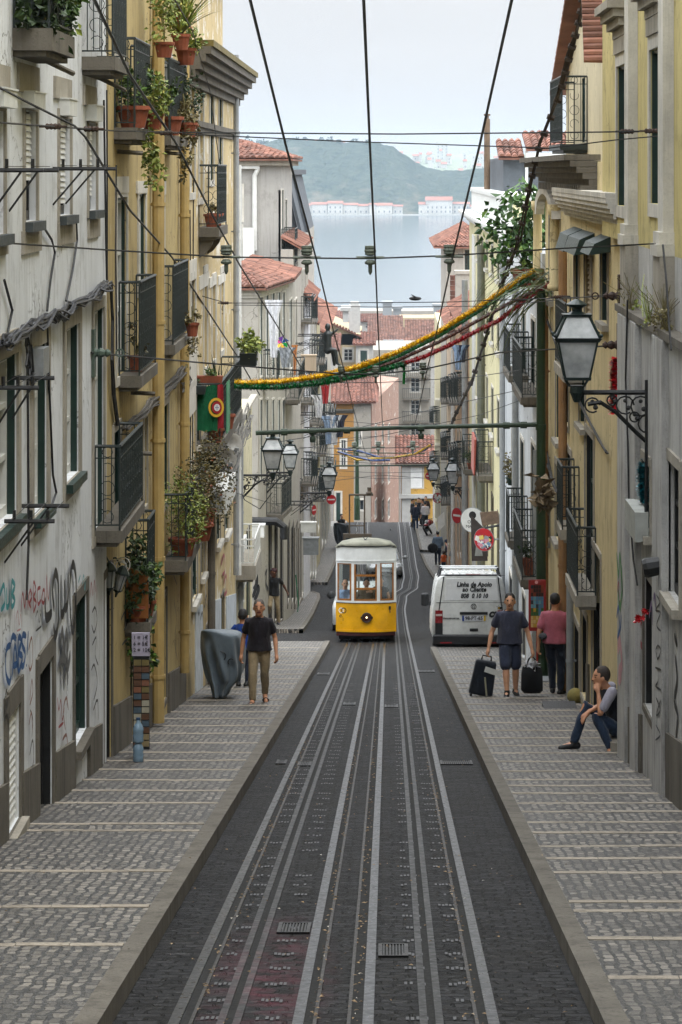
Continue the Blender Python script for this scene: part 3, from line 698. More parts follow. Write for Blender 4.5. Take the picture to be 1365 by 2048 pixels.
# graffiti on the white house
SP={k:M('spray_'+k,c,.6,.25,20,0,0) for k,c in dict(blue='#1d4f86',teal='#2a8a94',red='#8e2f36',black='#1a1a1b',rust='#7c4a36',green='#3c7a45',pink='#b98a8f',grey='#57585a',violet='#5c4569').items()}
def graffiti(w,strokes,wd,mat,lab,loc=None):
    mb=MB(); pm=sum(q[0] for sx in strokes for q in sx)/sum(len(sx) for sx in strokes); off=.026 if pm<PX0 else (.073 if 1247<pm<1262 or 1318<pm<1338 else .008)
    for i,sx in enumerate(strokes): ribbon(mb,w,sx,wd,off+.0012*i)
    p=w.at(w.s(strokes[0][0][0]),w.z(*strokes[0][0]),.03); o=mb.build('graffiti',mat,loc=p,rec=False); return tag(o,lab,'graffiti')
graffiti(f,[[(16,1290),(7,1300),(6,1345),(13,1365),(17,1350)],[(18,1360),(24,1290),(31,1350)],[(20,1332),(29,1328)],[(31,1345),(30,1278),(37,1282),(31,1305),(39,1315),(31,1345)],[(46,1272),(39,1270),(38,1290),(44,1306),(41,1330),(36,1332)],[(50,1262),(47,1310)],[(46,1328),(46,1333)],[(14,1285),(18,1272),(25,1278)]],.06,SP['blue'],'big blue spray letters CABS! on the white wall low down')
graffiti(f,[[(-6,1190),(2,1170),(4,1205),(-4,1220)],[(7,1175),(7,1212),(12,1208),(14,1178)],[(17,1160),(17,1212),(24,1200),(18,1188),(24,1172),(17,1160)]],.05,SP['teal'],'teal spray letters on the white wall above blue ones')
graffiti(f,[[(36,1225),(40,1185),(44,1215),(48,1180),(51,1220)],[(53,1205),(58,1195),(55,1180),(51,1200),(56,1215)],[(61,1225),(61,1165),(66,1180),(61,1195),(67,1205),(61,1225)],[(75,1175),(69,1180),(70,1208),(76,1200)],[(80,1180),(77,1200),(82,1205),(83,1182),(80,1180)],[(86,1210),(87,1150),(90,1200),(94,1155)]],.035,SP['red'],'dark red looping spray scrawl beside the black letters')
graffiti(f,[[(104,1220),(100,1180),(106,1145),(112,1170),(112,1240),(106,1272),(102,1250)],[(117,1150),(117,1225),(124,1215),(124,1160)],[(124,1160),(125,1215),(131,1200),(131,1145)],[(138,1130),(134,1180),(138,1258),(145,1240),(147,1165),(143,1132),(138,1130)],[(84,1195),(86,1235),(98,1225)]],.10,SP['black'],'tall black spray letters on the white wall by its door')
graffiti(f,[[(116,1290),(120,1262),(124,1300),(128,1265),(132,1300)],[(114,1330),(122,1310),(130,1335),(136,1305)],[(120,1275),(122,1380)],[(128,1275),(130,1370)]],.12,SP['grey'],'thick grey spray smear between two dark doors')
graffiti(f,[[(52,1300),(58,1275),(60,1320),(55,1340),(52,1330)],[(54,1400),(58,1360),(60,1385),(54,1410)],[(52,1450),(57,1425),(59,1465)]],.03,SP['rust'],'rust coloured spray curl right of blue letters')
graffiti(f,[[(176,1195),(178,1165),(181,1192)],[(183,1190),(184,1160),(187,1185)],[(189,1170),(189,1200)]],.03,SP['red'],'small red scrawl near the wall lanterns')
graffiti(f,[[(180,1225),(186,1215),(190,1240),(184,1265),(179,1250)],[(180,1290),(188,1275),(186,1310),(192,1330)],[(178,1340),(184,1330),(190,1365),(183,1400)],[(182,1420),(190,1400),(192,1440)]],.03,SP['black'],'thin black looping tags on narrow strip beside shop door')
graffiti(f,[[(126,1460),(122,1420),(128,1395),(132,1420)],[(120,1480),(128,1470),(131,1500)]],.035,SP['rust'],'faded brown scrawl near the low window')
graffiti(f,[[(54,1510),(60,1480),(62,1520),(56,1545)],[(55,1420),(60,1440),(58,1475)]],.03,SP['black'],'small black scrawl beside the dark panelled door')
for st_,wd,mt,lab in (([[(3,1400),(8,1380),(6,1420),(12,1395)],[(2,1440),(9,1430),(12,1450)]],.03,'black','small black tag under the blue letters'),
  ([[(26,1240),(30,1222),(33,1250),(36,1228),(38,1255)],[(28,1262),(36,1258)]],.018,'pink','thin pink scrawl between teal and red letters'),
  ([[(66,1235),(70,1222),(73,1245),(76,1228),(79,1250)],[(66,1262),(78,1252)]],.02,'black','small black words under red scrawl'),
  ([[(160,1170),(163,1150),(165,1180),(168,1155)],[(152,1165),(156,1150)]],.03,'teal','small teal tag above the low window'),
  ([[(110,1395),(113,1420),(117,1400),(120,1440),(124,1415)],[(112,1455),(122,1445)]],.03,'red','faded red scrawl by the dark door jamb')):
    graffiti(f,st_,wd,SP[mt],lab)
# --- top balconies
a,b,z,ou,_=balcony(L1,f,25,150,56,.34,.19,1.0,rings=True,label='balcony with green plants overflowing its railing')
for i,(s,k) in enumerate(((.25,FOLD),(.75,FOL))):
    planter('balcony_plant',('dense dark green bush on the topmost balcony','bushy green plant at far end of the topmost balcony')[i],f.at(a+(b-a)*s,z+.02,.2),.12,0,'bush',420,(.2,.55,.42),k,.08,group=None)
# --- ochre house
L2=House('ochre rendered house with yellow drainpipes and many plant balconies',row(XL-.02,33.02,45.9,7),G(46)-1.3,6.5,OCHRE); f2=L2.f
YP=M('ochre_painted_pipe','#ab935e',.6,.22,3)
pipe(L2,f2,301,-40,1445,.085,.11,YP); pipe(L2,f2,357,-40,1345,.075,.10,YP)
for px0,px1,y0,y1,k in ((232,252,395,748,'door'),(276,290,388,575,'case'),(311,327,392,690,'door'),(229,246,-60,110,'door'),(270,290,130,252,'door'),(327,342,120,268,'door')):
    window(L2,f2,px0,px1,y0,y1,k,.24,.12,STONEW,WHITEP,GREENP,None,'balcony_door' if k=='door' else 'window')
for px0,px1,y0,y1 in ((287,302-9,835,1010),(320,336,812,1010),(226,240,860,1055)): window(L2,f2,px0,px1,y0,y1,'case',.24,.10,STONEG,GREENP,GREENP,None)
for r in ((230,254,353,386),(272,291,362,386),(309,329,354,390)): flat(L2,f2,*r,STONEW,.03,'lintel')
window(L2,f2,206,222,1150,1530,'solid',.35,.10,STONED,BLACK,BLACK,None,'shop_door')
window(L2,f2,262,283,1250,1500,'dark',.4,.06,STONED,BLACK,None,None,'shop_opening')
window(L2,f2,318,332,1200,1410,'solid',.35,.09,STONED,BLACK,BLACK,None,'door')
window(L2,f2,309,314,1225,1270,'dark',.1,.02,STONEG,BLACK,None,None,'vent_window')
plinth(L2,f2,((224,260),(286,316),(335,371)),.7)
fl=[]
for pn,pf,ys,o_,rh,lab in ((237,316,752,.28,1.12,'balcony with tall curly iron panel above the lower ochre windows'),(316,380,690,.24,1.1,'balcony with dark iron panel beside the second yellow pipe'),(228,304,255,.27,1.05,'plant filled balcony over the first ochre doors'),(303,377,270,.27,1.05,'plant filled balcony between the yellow pipes'),(160,258,113,.37,1.1,'dark iron balcony hung over the ochre house corner')):
    fl.append(balcony(L2,f2,pn,pf,ys,o_,.14,rh,step=.06,label=lab))
b1,b2,b3,b4,b5=fl
bA=balcony(L1,f,188,290,1062,.31,.13,.92,step=.08,label='low iron balcony where the white house meets the ochre house')
bB=balcony(L2,f2,250,314,1245,.31,.13,1.25,step=.12,label='small low balcony faced with an orange board')
bC=balcony(L2,f2,327,416,1122,.35,.16,.95,step=.09,label='balcony buried under reddish plants')
mb=MB(); s0=bB[0]; mb.cm=0; f2.box(mb,bB[0]-.005,bB[0]+.015,bB[2]+.05,bB[2]+.66,.02,.29); L2.part('front_board',mb,M('orange_weathered_board','#84501f',.8,.5,5))
def bp(bal,w,t,o=.2,dz=0): return w.at(bal[0]+(bal[1]-bal[0])*t,bal[2]+dz,o)
i=0
for bal,w,t,o_,r,kind,n,fr,leaf,ls,lab in (
    (b3,f2,.15,.2,.2,'bush',190,(.2,.3,.3),FOL,.07,'green bush in big clay pot, first ochre balcony near end'),
    (b3,f2,.5,.38,.13,'trail',260,(.14,.3,.5),FOLY,.07,'yellow green creeper spilling through first plant balcony railing'),
    (b3,f2,.85,.3,.14,'bush',170,(.16,.3,.35),FOLD,.07,'dark leafy plant at far end of first plant balcony'),
    (b4,f2,.15,.2,.2,'bush',170,(.18,.3,.3),FOL,.07,'round green plant in clay pot, balcony between pipes'),
    (b4,f2,.55,.36,.14,'trail',200,(.12,.3,.4),DRY,.07,'dry brown creeper hanging through the balcony between pipes'),
    (b4,f2,.9,.3,.14,'bush',190,(.2,.4,.45),FOLD,.06,'blue green bush at far end of balcony between pipes'),
    (bB,f2,.5,.2,.14,'trail',420,(.16,.5,.6),FOL,.08,'leafy green creeper pouring over the orange boarded balcony'),
    (bB,f2,.1,.15,.14,'bush',260,(.16,.3,.45),FOLD,.08,'green leafy plant above the orange board'),
    (bC,f2,.12,.24,.2,'bush',480,(.3,.6,.5),FOLY,.05,'yellowish bush in clay pot on the overgrown balcony'),
    (bC,f2,.5,.38,.2,'bush',890,(.42,1.1,.52),FOLR,.05,'rusty red creeper mass on the overgrown balcony'),
    (bC,f2,.9,.35,.16,'bush',520,(.4,.9,.6),FOLR,.05,'wiry reddish plant at far end of overgrown balcony'),
    (b1,f2,.3,.15,.1,'bush',60,(.1,.15,.2),FOLR,.05,'small withered plant behind the curly iron panel'),
    (b2,f2,.7,.34,.0,'trail',110,(.1,.25,.25),DRY,.05,'small dry plant hanging under the second iron panel')):
    planter('balcony_plant',lab,bp(bal,w,t,o_),r or .1,.26 if r>.15 else .2,kind,n,fr,leaf,ls)
planter('hanging_plant','spiky yellow green plant topmost on the ochre house',f2.at(f2.s(312),f2.z(312,100),.35),.13,.22,'spike',46,(.3,.3,.45),FOLY,.06)
planter('hanging_plant','bright green spiky plant in pot above plant balconies',f2.at(f2.s(318),f2.z(318,52),.3),.13,.2,'spike',50,(.3,.3,.5),FOLY,.06)
planter('hanging_plant','light green leafy plant in wall pot above plant balconies',f2.at(f2.s(283),f2.z(283,115),.3),.13,.2,'bush',240,(.25,.5,.55),FOLY,.07)
planter('hanging_plant','green plant with orange flowers in a wall pot by the second pipe',f2.at(f2.s(325),f2.z(325,130),.34),.15,.24,'bush',240,(.22,.5,.35),LEAF('flowering_leaves','#3d5a22','#8f9a3c','#c0653f'),.06)
mb=MB()
for i in range(12): wl(f2,[(x+R.uniform(-4,4),y+R.uniform(-8,8)) for x,y in ((236,855),(255,840),(275,825),(290,805),(305,800),(318,782),(335,768),(352,745),(362,735))],R.uniform(.01,.02),.05+R.uniform(0,.08))
for i in range(9): wl(f2,[(360+R.uniform(-5,5),735),(366+R.uniform(-5,8),760),(360+R.uniform(-8,8),785),(352+R.uniform(-4,6),765)],.008,.1)
tag(mb.build('cable_bundle',M('grey_brown_cables','#4b463e',.8,.4,9,0,0),loc=f2.at(f2.s(300),f2.z(300,800))),'tangled brown cable bundle climbing the ochre house past two pipes','cable bundle')
mb=MB()
for i in range(7): wl(f2,[(216+R.uniform(-2,2),565),(219+R.uniform(-2,3),640),(217+R.uniform(-2,3),720),(222+R.uniform(-3,3),790),(228+R.uniform(-2,4),850)],.013,.04)
tag(mb.build('cable_bundle',CABLEM,loc=f2.at(f2.s(218),f2.z(218,700))),'black cables hanging down the seam of white and ochre houses','cable bundle')
mb=MB()
for px,a0,a1 in ((209,180,560),(228,330,700),(371,300,900),(377,420,980),(384,360,1000),(366,300,640)): mb=MB(); wl(f2,[(px,a0),(px+R.uniform(-2,2),(a0+a1)/2),(px+R.uniform(-2,2),a1)],.010,.03,mb); L2.part('wall_cable',mb,CABLEM)
for px,y in ((255,905),(235,303),(322,305),(262,785)):
    mb=MB(); s=f2.s(px); z=f2.z(px,y); mb.tube([f2.at(s,z,0),f2.at(s+.05,z-.02,.3)],.03,6); L2.part('spout',mb,STONED)
for px,y,w_,lab in ((77,135,f,'stone'),(192,170,f,'stone')):
    mb=MB(); s=w_.s(px); z=w_.z(px,y); mb.tube([w_.at(s-.2,z+.1,0),w_.at(s+.2,z-.05,.3)],.025,6); L1.part('spout',mb,STONED)
graffiti(f2,[[(238,1240),(246,1225),(244,1260),(252,1240)],[(240,1290),(250,1280),(246,1310)]],.03,SP['black'],'faint black tag on yellow pillar beside postcard rack')
graffiti(f2,[[(345,1200),(350,1240),(346,1280),(352,1320)],[(344,1150),(351,1170)]],.03,SP['black'],'black vertical tag between the yellow drainpipes low down')
# --- pale yellow house with the heavy cornice
L3=House('pale yellow old house with heavy cornice and the draped flag balcony',row(XL,45.95,61,7),G(62)-1.3,1.85,PALEY); f3=L3.f
band(L3,f3,-.3,f3.L+.25,1.35,.6,.42,STONED,'cornice',5); band(L3,f3,-.1,f3.L+.05,.62,.2,.08,STONED,'moulding',2)
mb=MB(); c=f3; c.box(mb,-.3,c.L+.3,1.95,2.05,-.5,.46); L3.part('gutter_edge',mb,M('mossy_edge','#6b5f33',.9,.5,6))
LT=House('set back yellow attic storey above the heavy cornice',row(XL-.25,46.5,60.6,6),1.9,5.2,PALEY)
band(LT,LT.f,0,LT.f.L,3.6,.25,.2,STONED)
for px0,px1,y0,y1 in ((379,389,178,385),(397,406,172,395),(419,427,180,360),(437,444,190,360)):
    window(L3,f3,px0,px1,y0,y1,'case',.22,.13,STONEW,WHITEP,GREENP if px0>400 else None,None)
for px0,px1,y0,y1 in ((380,390,560,760),(407,414,545,735),(424,431,560,720),(441,447,545,700)): window(L3,f3,px0,px1,y0,y1,'case',.22,.12,STONEW,WHITEP,None,None)
for r in ((372,392,520,560),(398,416,548,575),(418,432,552,572),(436,450,548,566),(372,392,700,830)): flat(L3,f3,*r,M('bare_white_patch','#c4c0b6',.9,.2,3),.02,'plaster_patch')
for px0,px1,y0,y1 in ((392,400,790,885),(432,440,905,1085),(449,457,880,1065),(383,394,1080,1200),(401,407,1060,1150),(412,420,1250,1400)): window(L3,f3,px0,px1,y0,y1,'case',.2,.09,STONEG,GREENP,GREENP,STONEW)
window(L3,f3,442,447,1190,1330,'solid',.3,.06,STONED,GREENP,GREENP,None,'door')
LOWW=M('blueish_white_dado','#b5bcc2',.85,.25,3); 
mb=MB(); n=8
for i in range(n):
    u,v=.3+(f3.L-.4)*i/n,.3+(f3.L-.4)*(i+1)/n; g0,g1=G(f3.at(u,0).y)+1.55,G(f3.at(v,0).y)+1.55
    if any(o[0]<v and o[1]>u and o[2]<g0 for o in f3.ops): continue
    mb=MB(); mb.hexa([f3.at(u,g0-1.9,-.01),f3.at(v,g1-1.9,-.01),f3.at(v,g1-1.9,.02),f3.at(u,g0-1.9,.02),f3.at(u,g0,-.01),f3.at(v,g1,-.01),f3.at(v,g1,.02),f3.at(u,g0,.02)]); L3.part('dado',mb,LOWW)
graffiti(f3,[[(388,1210),(392,1190),(395,1230),(399,1200)],[(404,1180),(406,1215),(410,1190),(412,1220)],[(398,1240),(402,1225),(404,1260)]],.05,SP['black'],'black tags above the covered scooter')
graffiti(f3,[[(440,1130),(446,1110),(448,1140),(443,1150)],[(445,1170),(450,1150),(452,1180),(446,1190)]],.08,SP['red'],'red spray blotches on pale wall above boy')
pipe(L3,f3,463,110,1150,.06,.1); pipe(L3,f3,470,330,1150,.05,.09,WHITEP); pipe(L3,f3,412,960,1400,.07,.1,STONED)
bD=balcony(L3,f3,397,456,455,.35,.16,1.05,corbel=True,step=.13,label='green railed balcony on a curved bracket under the cornice')
for t,lab in ((.2,'clay pot on green railed balcony nearer one'),(.55,'clay pot on green railed balcony beside tall leaves')):
    planter('potted_plant',lab,bp(bD,f3,t,.2),.14,.22,'bush',30,(.06,.1,.12),DRY,.05)
bE=balcony(L3,f3,393,486,888,.42,.16,1.0,step=.13,label='balcony draped with the green and red flag')
for px,y0,y1 in ((385,345,395),(374,350,385)):
    pass
# flag: green and red cloth with round emblem, hung on the near end of the balcony
fg=empty('flag',bp(bE,f3,0,.25,.5),'green and red national flag with round emblem hung on balcony end','flag')
def clothsheet(w,s,o0,o1,z0,z1,nx=10,nz=8,amp=.03):
    mb=MB(); g=[[w.at(s-.06+amp*math.sin(5*u*PI*2/nx+v*.7)-.02*v/nz,z0+(z1-z0)*v/nz+.015*math.sin(u),o0+(o1-o0)*u/nx) for u in range(nx+1)] for v in range(nz+1)]
    for v in range(nz):
        for u in range(nx): mb.face([g[v][u],g[v][u+1],g[v+1][u+1],g[v+1][u]])
    return mb
s0,z0=bE[0],bE[2]
clothsheet(f3,s0,.0,.36,z0+.22,z0+.98).build('green_cloth',CLOTH('flag_green','#0c5a37'),fg,smooth=True)
clothsheet(f3,s0,.36,.46,z0+.26,z0+.99,3).build('red_cloth',CLOTH('flag_red','#8f1c26'),fg,smooth=True)
FY=M('flag_yellow','#d0a72a',.8,.1,5,0,0); FW=M('flag_white','#d8d8d8',.8,.1,5,0,0); FRd=M('flag_shield_red','#9b1b25',.8,.1,5,0,0); FB=M('flag_blue','#1c3f86',.8,.1,5,0,0)
def disc(w,s,z,o,r,mat,name,parent,inner=0,sz=1.,n=20):
    mb=MB(); 
    for i in range(n):
        a,b=2*PI*i/n,2*PI*(i+1)/n; q=lambda t,rr: w.at(s,z+rr*sz*math.sin(t),o+rr*math.cos(t))
        mb.face([q(a,inner),q(a,r),q(b,r),q(b,inner)] if inner else [w.at(s,z,o),q(a,r),q(b,r)])
    return mb.build(name,mat,parent,rec=False)
sf=s0-.125; disc(f3,sf,z0+.62,.34,.13,FY,'emblem_ring',fg,.095,1.25); disc(f3,sf-.005,z0+.62,.34,.03,FY,'emblem_bar',fg,.012)
disc(f3,sf-.004,z0+.62,.35,.085,FRd,'emblem_shield',fg,0,1.2); disc(f3,sf-.008,z0+.62,.355,.05,FW,'emblem_field',fg,0,1.2)
mb=MB()
for y,zz in ((0,0),(.02,0),(-.02,0),(0,.025),(0,-.025)): f3.box(mb,sf-.013,sf-.011,z0+.62+zz-.008,z0+.62+zz+.008,.355+y-.007,.355+y+.007)
mb.build('emblem_spots',FB,fg)
mb=MB(); 
for u in range(6): f3.box(mb,s0+.2+u*.14,s0+.2+u*.14+.14,z0+.15,z0+1.0,.49+.015*math.sin(u*2),.50+.015*math.sin(u*2))
tag(mb.build('hanging_cloth',CLOTH('green_cloth','#1a7a4a'),loc=bp(bE,f3,.3,.5)),'plain green cloth on the balcony side beyond the flag','cloth')
planter('window_box','long clay trough on rail end beside the flag',bp(bE,f3,.02,.2,1.0),.1,.13,'bush',40,(.1,.15,.08),FOL,.05,box=(.24,.1))
planter('window_box','dark trough with small plants above the flag cloth',bp(bE,f3,-.03,-.02,.85),.1,.14,'bush',40,(.1,.12,.08),FOLD,.05,potm=IRON,box=(.2,.1))
planter('balcony_plant','tall sword leaved plant on the flag balcony',bp(bE,f3,.35,.2,.3),.12,.25,'spike',40,(.2,.2,.4),FOLD,.05)
planter('balcony_plant','fat green succulent in dark box clipped on flag balcony',bp(bE,f3,.75,.62,.95),.12,.24,'bush',200,(.2,.4,.22),FOLY,.10,potm=IRON,box=(.16,.3))
planter('potted_plant','clay pot cactus low on the flag balcony',bp(bE,f3,.4,.35,0),.15,.26,'bush',50,(.1,.1,.12),FOL,.06)
planter('potted_plant','clay pot at near corner below the flag',bp(bE,f3,.04,.3,0),.15,.24,'bush',10,(.05,.05,.05),FOL,.03)
# dishes, air conditioners, wires below the flag balcony
def dish(c,r,ax,lab):
    t=empty('satellite_dish',c,lab,'satellite dish'); m=V(ax).normalized().to_track_quat('Z','Y').to_matrix().to_4x4(); mb=MB()
    mb.lathe([(.01,0),(r*.6,.03),(r,.09),(r*1.02,.085),(r*.6,.02),(.01,-.012)],c,18,m); mb.build('bowl',M('dish_grey','#9c9a94',.6,.3,5),t,smooth=True)
    mb=MB(); c=V(c); a=V(ax).normalized(); mb.tube([c-a*.02,c+V((-.25,0,-.25))],.02,6); mb.tube([c+V((0,0,-r*.95)),c+a*r*.9+V((0,0,-.1))],.012,5); mb.box(c.x+a.x*r*.9-.04,c.x+a.x*r*.9+.04,c.y+a.y*r*.9-.04,c.y+a.y*r*.9+.04,c.z-.14,c.z-.06); mb.build('arm',GREYM,t); return t
dish(P(452,918,54),.19,(.55,-.8,.2),'pale satellite dish under the flag balcony facing uphill'); dish(P(464,888,56),.19,(.6,-.75,.25),'smaller rusty satellite dish tucked under the flag balcony')
mb=MB()
for i in range(16): wl(f3,[(470+R.uniform(-6,6),830),(462+R.uniform(-8,8),860),(452+R.uniform(-6,8),890),(440+R.uniform(-8,8),920),(425+R.uniform(-6,6),955),(400+R.uniform(-6,10),985)],R.uniform(.008,.016),.1+R.uniform(0,.25))
for i in range(8): wl(f3,[(468+R.uniform(-6,6),840),(480+R.uniform(-6,6),800+R.uniform(0,40)),(484,840+R.uniform(0,40)),(474,880)],.008,.2)
tag(mb.build('cable_bundle',M('pale_grey_cables','#5d5a54',.8,.4,9,0,0),loc=f3.at(f3.s(440),f3.z(440,900))),'messy grey cables hanging under flag balcony by the dishes','cable bundle')
def spot(c,lab):
    t=empty('floodlight',c,lab,'floodlight'); mb=MB(); c=V(c); mb.hexa([c+V(q) for q in ((-.09,-.04,-.1),(.11,-.1,-.13),(.11,.06,-.13),(-.09,.04,-.1),(-.09,-.04,.06),(.11,-.1,.1),(.11,.06,.1),(-.09,.04,.06))]); mb.build('housing',BLACK,t)
    mb=MB(); mb.tube([c+V((-.35,0,.1)),c+V((-.05,0,0))],.02,5); mb.build('bracket',BLACK,t)
spot(P(400,945,47.5),'small black floodlight bracketed nearer of two below flag'); spot(P(424,925,49.5),'small black floodlight farther of two below flag')
mb=MB(); f3.box(mb,f3.s(404),f3.s(426),f3.z(414,1010),f3.z(414,965),.03,.42); t=tag(mb.build('air_conditioner',WHITEP,loc=f3.at(f3.s(410),f3.z(410,1000))),'white air conditioner box above the overgrown balcony','air conditioner')
mb=MB(); f3.box(mb,f3.s(404)-.012,f3.s(404)-.002,f3.z(414,1005),f3.z(414,970),.08,.36); mb.build('fan_grille',GREYM,t)
# low wing at the side street corner
L3b=House('low cream corner wing with white door panel at the side street',row(XL,61.03,68.4,7),G(69)-1.2,-5.4,CREAM); f4=L3b.f
pipe(L3b,f4,474,850,1235,.055,.09,PIPEG)
window(L3b,f4,480,487,1130,1210,'solid',.15,.05,STONEW,WHITEP,WHITEP,None,'door'); window(L3b,f4,493,499,1060,1240,'solid',.25,.06,STONED,GREENP,GREENP,None,'side_door')
flat(L3b,f4,476,489,1085,1180,WHITEP,.06,'notice_board'); band(L3b,f4,-.0,f4.L+.1,-5.45,.16,.12,STONEG)
bF=balcony(L3b,f4,485,512,1098,.42,.3,.55,rings=False,mat=WHITEP,slabm=STONEG,label='stone balcony with white railing over the corner wing')
# --- block beyond the side street
cor=[(-7.5,86),(-3.85,86),(-3.25,93),(-3.25,100),(-7.5,100)]
B=House('white corner house beyond the side street with clay tile eaves and scrawled wall',cor,G(100)-1,-3.45,OLDW,front=(0,)); we,wc,wf=B.w[0],B.w[1],B.w[2]
for px in (522,534,546,558,567):
    window(B,wc,px-3.2,px+3.0,585,752,'door',.2,.06,STONEW,WHITEP,GREENP,None,'balcony_door')
    window(B,wc,px-2.6,px+2.6,800,960,'case',.2,.06,STONEW,WHITEP,GREENP,None)
for px in (524,540,552,563): window(B,wc,px-2.6,px+2.6,1035,1240,'solid',.3,.05,STONED,GREYM,BLACK,None,'ground_door') if px>530 else None
window(B,wf,578,584,600,740,'door',.2,.05,STONEW,WHITEP,GREENP,None); window(B,wf,589,594,600,735,'door',.2,.05,STONEW,WHITEP,GREENP,None)
for px in (577,585,592,600): window(B,wf,px-2.2,px+2.2,1050,1205,'solid',.3,.05,STONED,GREYM,BLACK,None,'ground_door')
graffiti(we,[[(508,1095),(518,1085),(512,1105),(522,1100)],[(506,1120),(516,1125),(520,1115)]],.06,SP['green'],'green squiggle on the white end wall past the side street')
graffiti(wc,[[(529,1150),(533,1140),(531,1165),(536,1180)]],.10,SP['black'],'black tag behind man in black shirt')
graffiti(we,[[(506,1150),(512,1145),(514,1165),(508,1178)],[(506,1195),(515,1170),(517,1182),(510,1200)]],.09,SP['black'],'bold black tag on end wall left of man in cap')
roof(B,(-7.6,85.75,-3.5),(-3.6,85.75,-3.5),(-7.6,89.5,-3.0),(-4.6,89.5,-3.0)); roof(B,(-3.58,85.7,-3.52),(-2.98,93,-3.52),(-4.7,89.6,-3.0),(-4.7,93,-3.0)); roof(B,(-2.98,93,-3.5),(-2.98,100.2,-3.5),(-4.7,93,-3.0),(-4.7,100.2,-3.0))
mb=MB(); band(B,wc,0,wc.L,-3.8,.26,.14,STONEW); band(B,we,0,we.L,-3.8,.26,.14,STONEW)
bG=balcony(B,wc,526,560,764,.45,.12,.95,rings=True,label='cluttered iron balcony with coloured pinwheel'); bH=balcony(B,wc,533,585,1030,.5,.14,.95,rings=True,label='small balcony crowded with dark plants under the lamps')
bI=balcony(B,wf,585,600,770,.45,.12,.95,rings=True)
A=House('tall white house with clay roof and white drainpipe facing the tracks',[(-9,101),(-3.7,101),(-3.7,112),(-9,112)],-12,.28,PLASTER('grey_whitewash','#a5a39e','#6b6862','#8f8b82',.68,.5),front=(1,)); wa=A.w[0]
pw=MB(); s=wa.s(510); pw.tube([wa.at(s,-2.8,.1),wa.at(s,-.2,.1),wa.at(s+.12,.05,.1)],.085,8); A.part('drainpipe',pw,WHITEP)
mb=MB(); wa.box(mb,wa.s(470)+.02,wa.s(520),0.04,.16,0,.2); A.part('gutter',mb,WHITEP)
roof(A,(-9.2,100.6,.38),(-3.3,100.6,.38),(-9.2,104.5,1.05),(-5.5,104.5,1.05)); roof(A,(-3.3,100.6,.38),(-3.3,112,.38),(-5.5,104.5,1.05),(-5.5,112,1.05))
mb=MB(); mb.box(-9.2,-3.45,100.75,112,.16,.36); A.part('eaves',mb,STONEG)
window(A,wa,472,484,372,440,'case',.2,.08,STONEW,WHITEP,None,None); window(A,wa,473,484,452,520,'case',.2,.06,STONEW,WHITEP,None,None)
bJ=balcony(A,A.f,563,569,530,.5,.12,1.25,rings=True,step=.06,label='tall black iron cage balcony above clay eaves',far_at_wall=True)
window(A,A.f,563.5,567,380,520,'door',.2,.05,STONEW,WHITEP,GREENP,None); window(A,A.f,570,574,400,520,'door',.2,.05,STONEW,WHITEP,GREENP,None)
mb=MB(); wt=wa.s(472); t=[wa.at(wa.s(487),wa.z(487,560),.3+i*0) for i in range(1)]
ws=MB(); wa.box(ws,wa.s(487),wa.s(510),wa.z(500,560),wa.z(500,455),.3,.36); A.part('terrace_screen',ws,WHITEP)
SLATE=M('grey_slate_cladding','#4c5258',.7,.25,3)
D=House('grey slate mansard house behind the white drainpipe one',[(-9,113),(-3.45,113),(-3.45,136),(-9,136)],-13,-2.6,OLDW,front=(1,))
mb=MB(); mb.prism([(-9,113.1,-2.6),(-3.45,113.1,-2.6),(-4.0,113.1,-.2),(-9,113.1,-.2)],(0,22,0)); D.part('mansard',mb,SLATE); mb=MB(); mb.prism([(-9,112.9,-.2),(-3.8,112.9,-.2),(-3.8,112.9,.02),(-9,112.9,.02)],(0,22.5,0)); D.part('cornice',mb,SLATE)
mb=MB(); mb.prism([(-3.42,112.95,-2.6),(-3.3,112.95,-2.6),(-3.9,112.95,-.15),(-4.0,112.95,-.15)],(0,.35,0)); mb.prism([(-3.42,121,-2.6),(-3.3,121,-2.6),(-3.9,121,-.15),(-4.0,121,-.15)],(0,.5,0)); D.part('mansard_rib',mb,SLATE)
C_=House('narrow white house with old clay eaves left of the tracks',row(-3.27,100.25,112.7,.42),G(113)-1,-2.75,OLDW)
roof(C_,(-2.95,100.3,-2.72),(-2.95,112.6,-2.72),(-3.7,100.3,-2.3),(-3.7,112.6,-2.3))
E=House('white house with wrought iron balconies left of the crossing',row(-3.25,113,122,.19),G(123)-1,-5.2,WHITEW)
H6=House('pale house with red awning flag beyond the second side street',row(-3.5,131,150,5),G(150)-2,-7.0,CREAM)
H7=House('last pale house on the left before the street end',row(-3.5,150.1,178,5),G(178)-2,-8.6,OLDW)
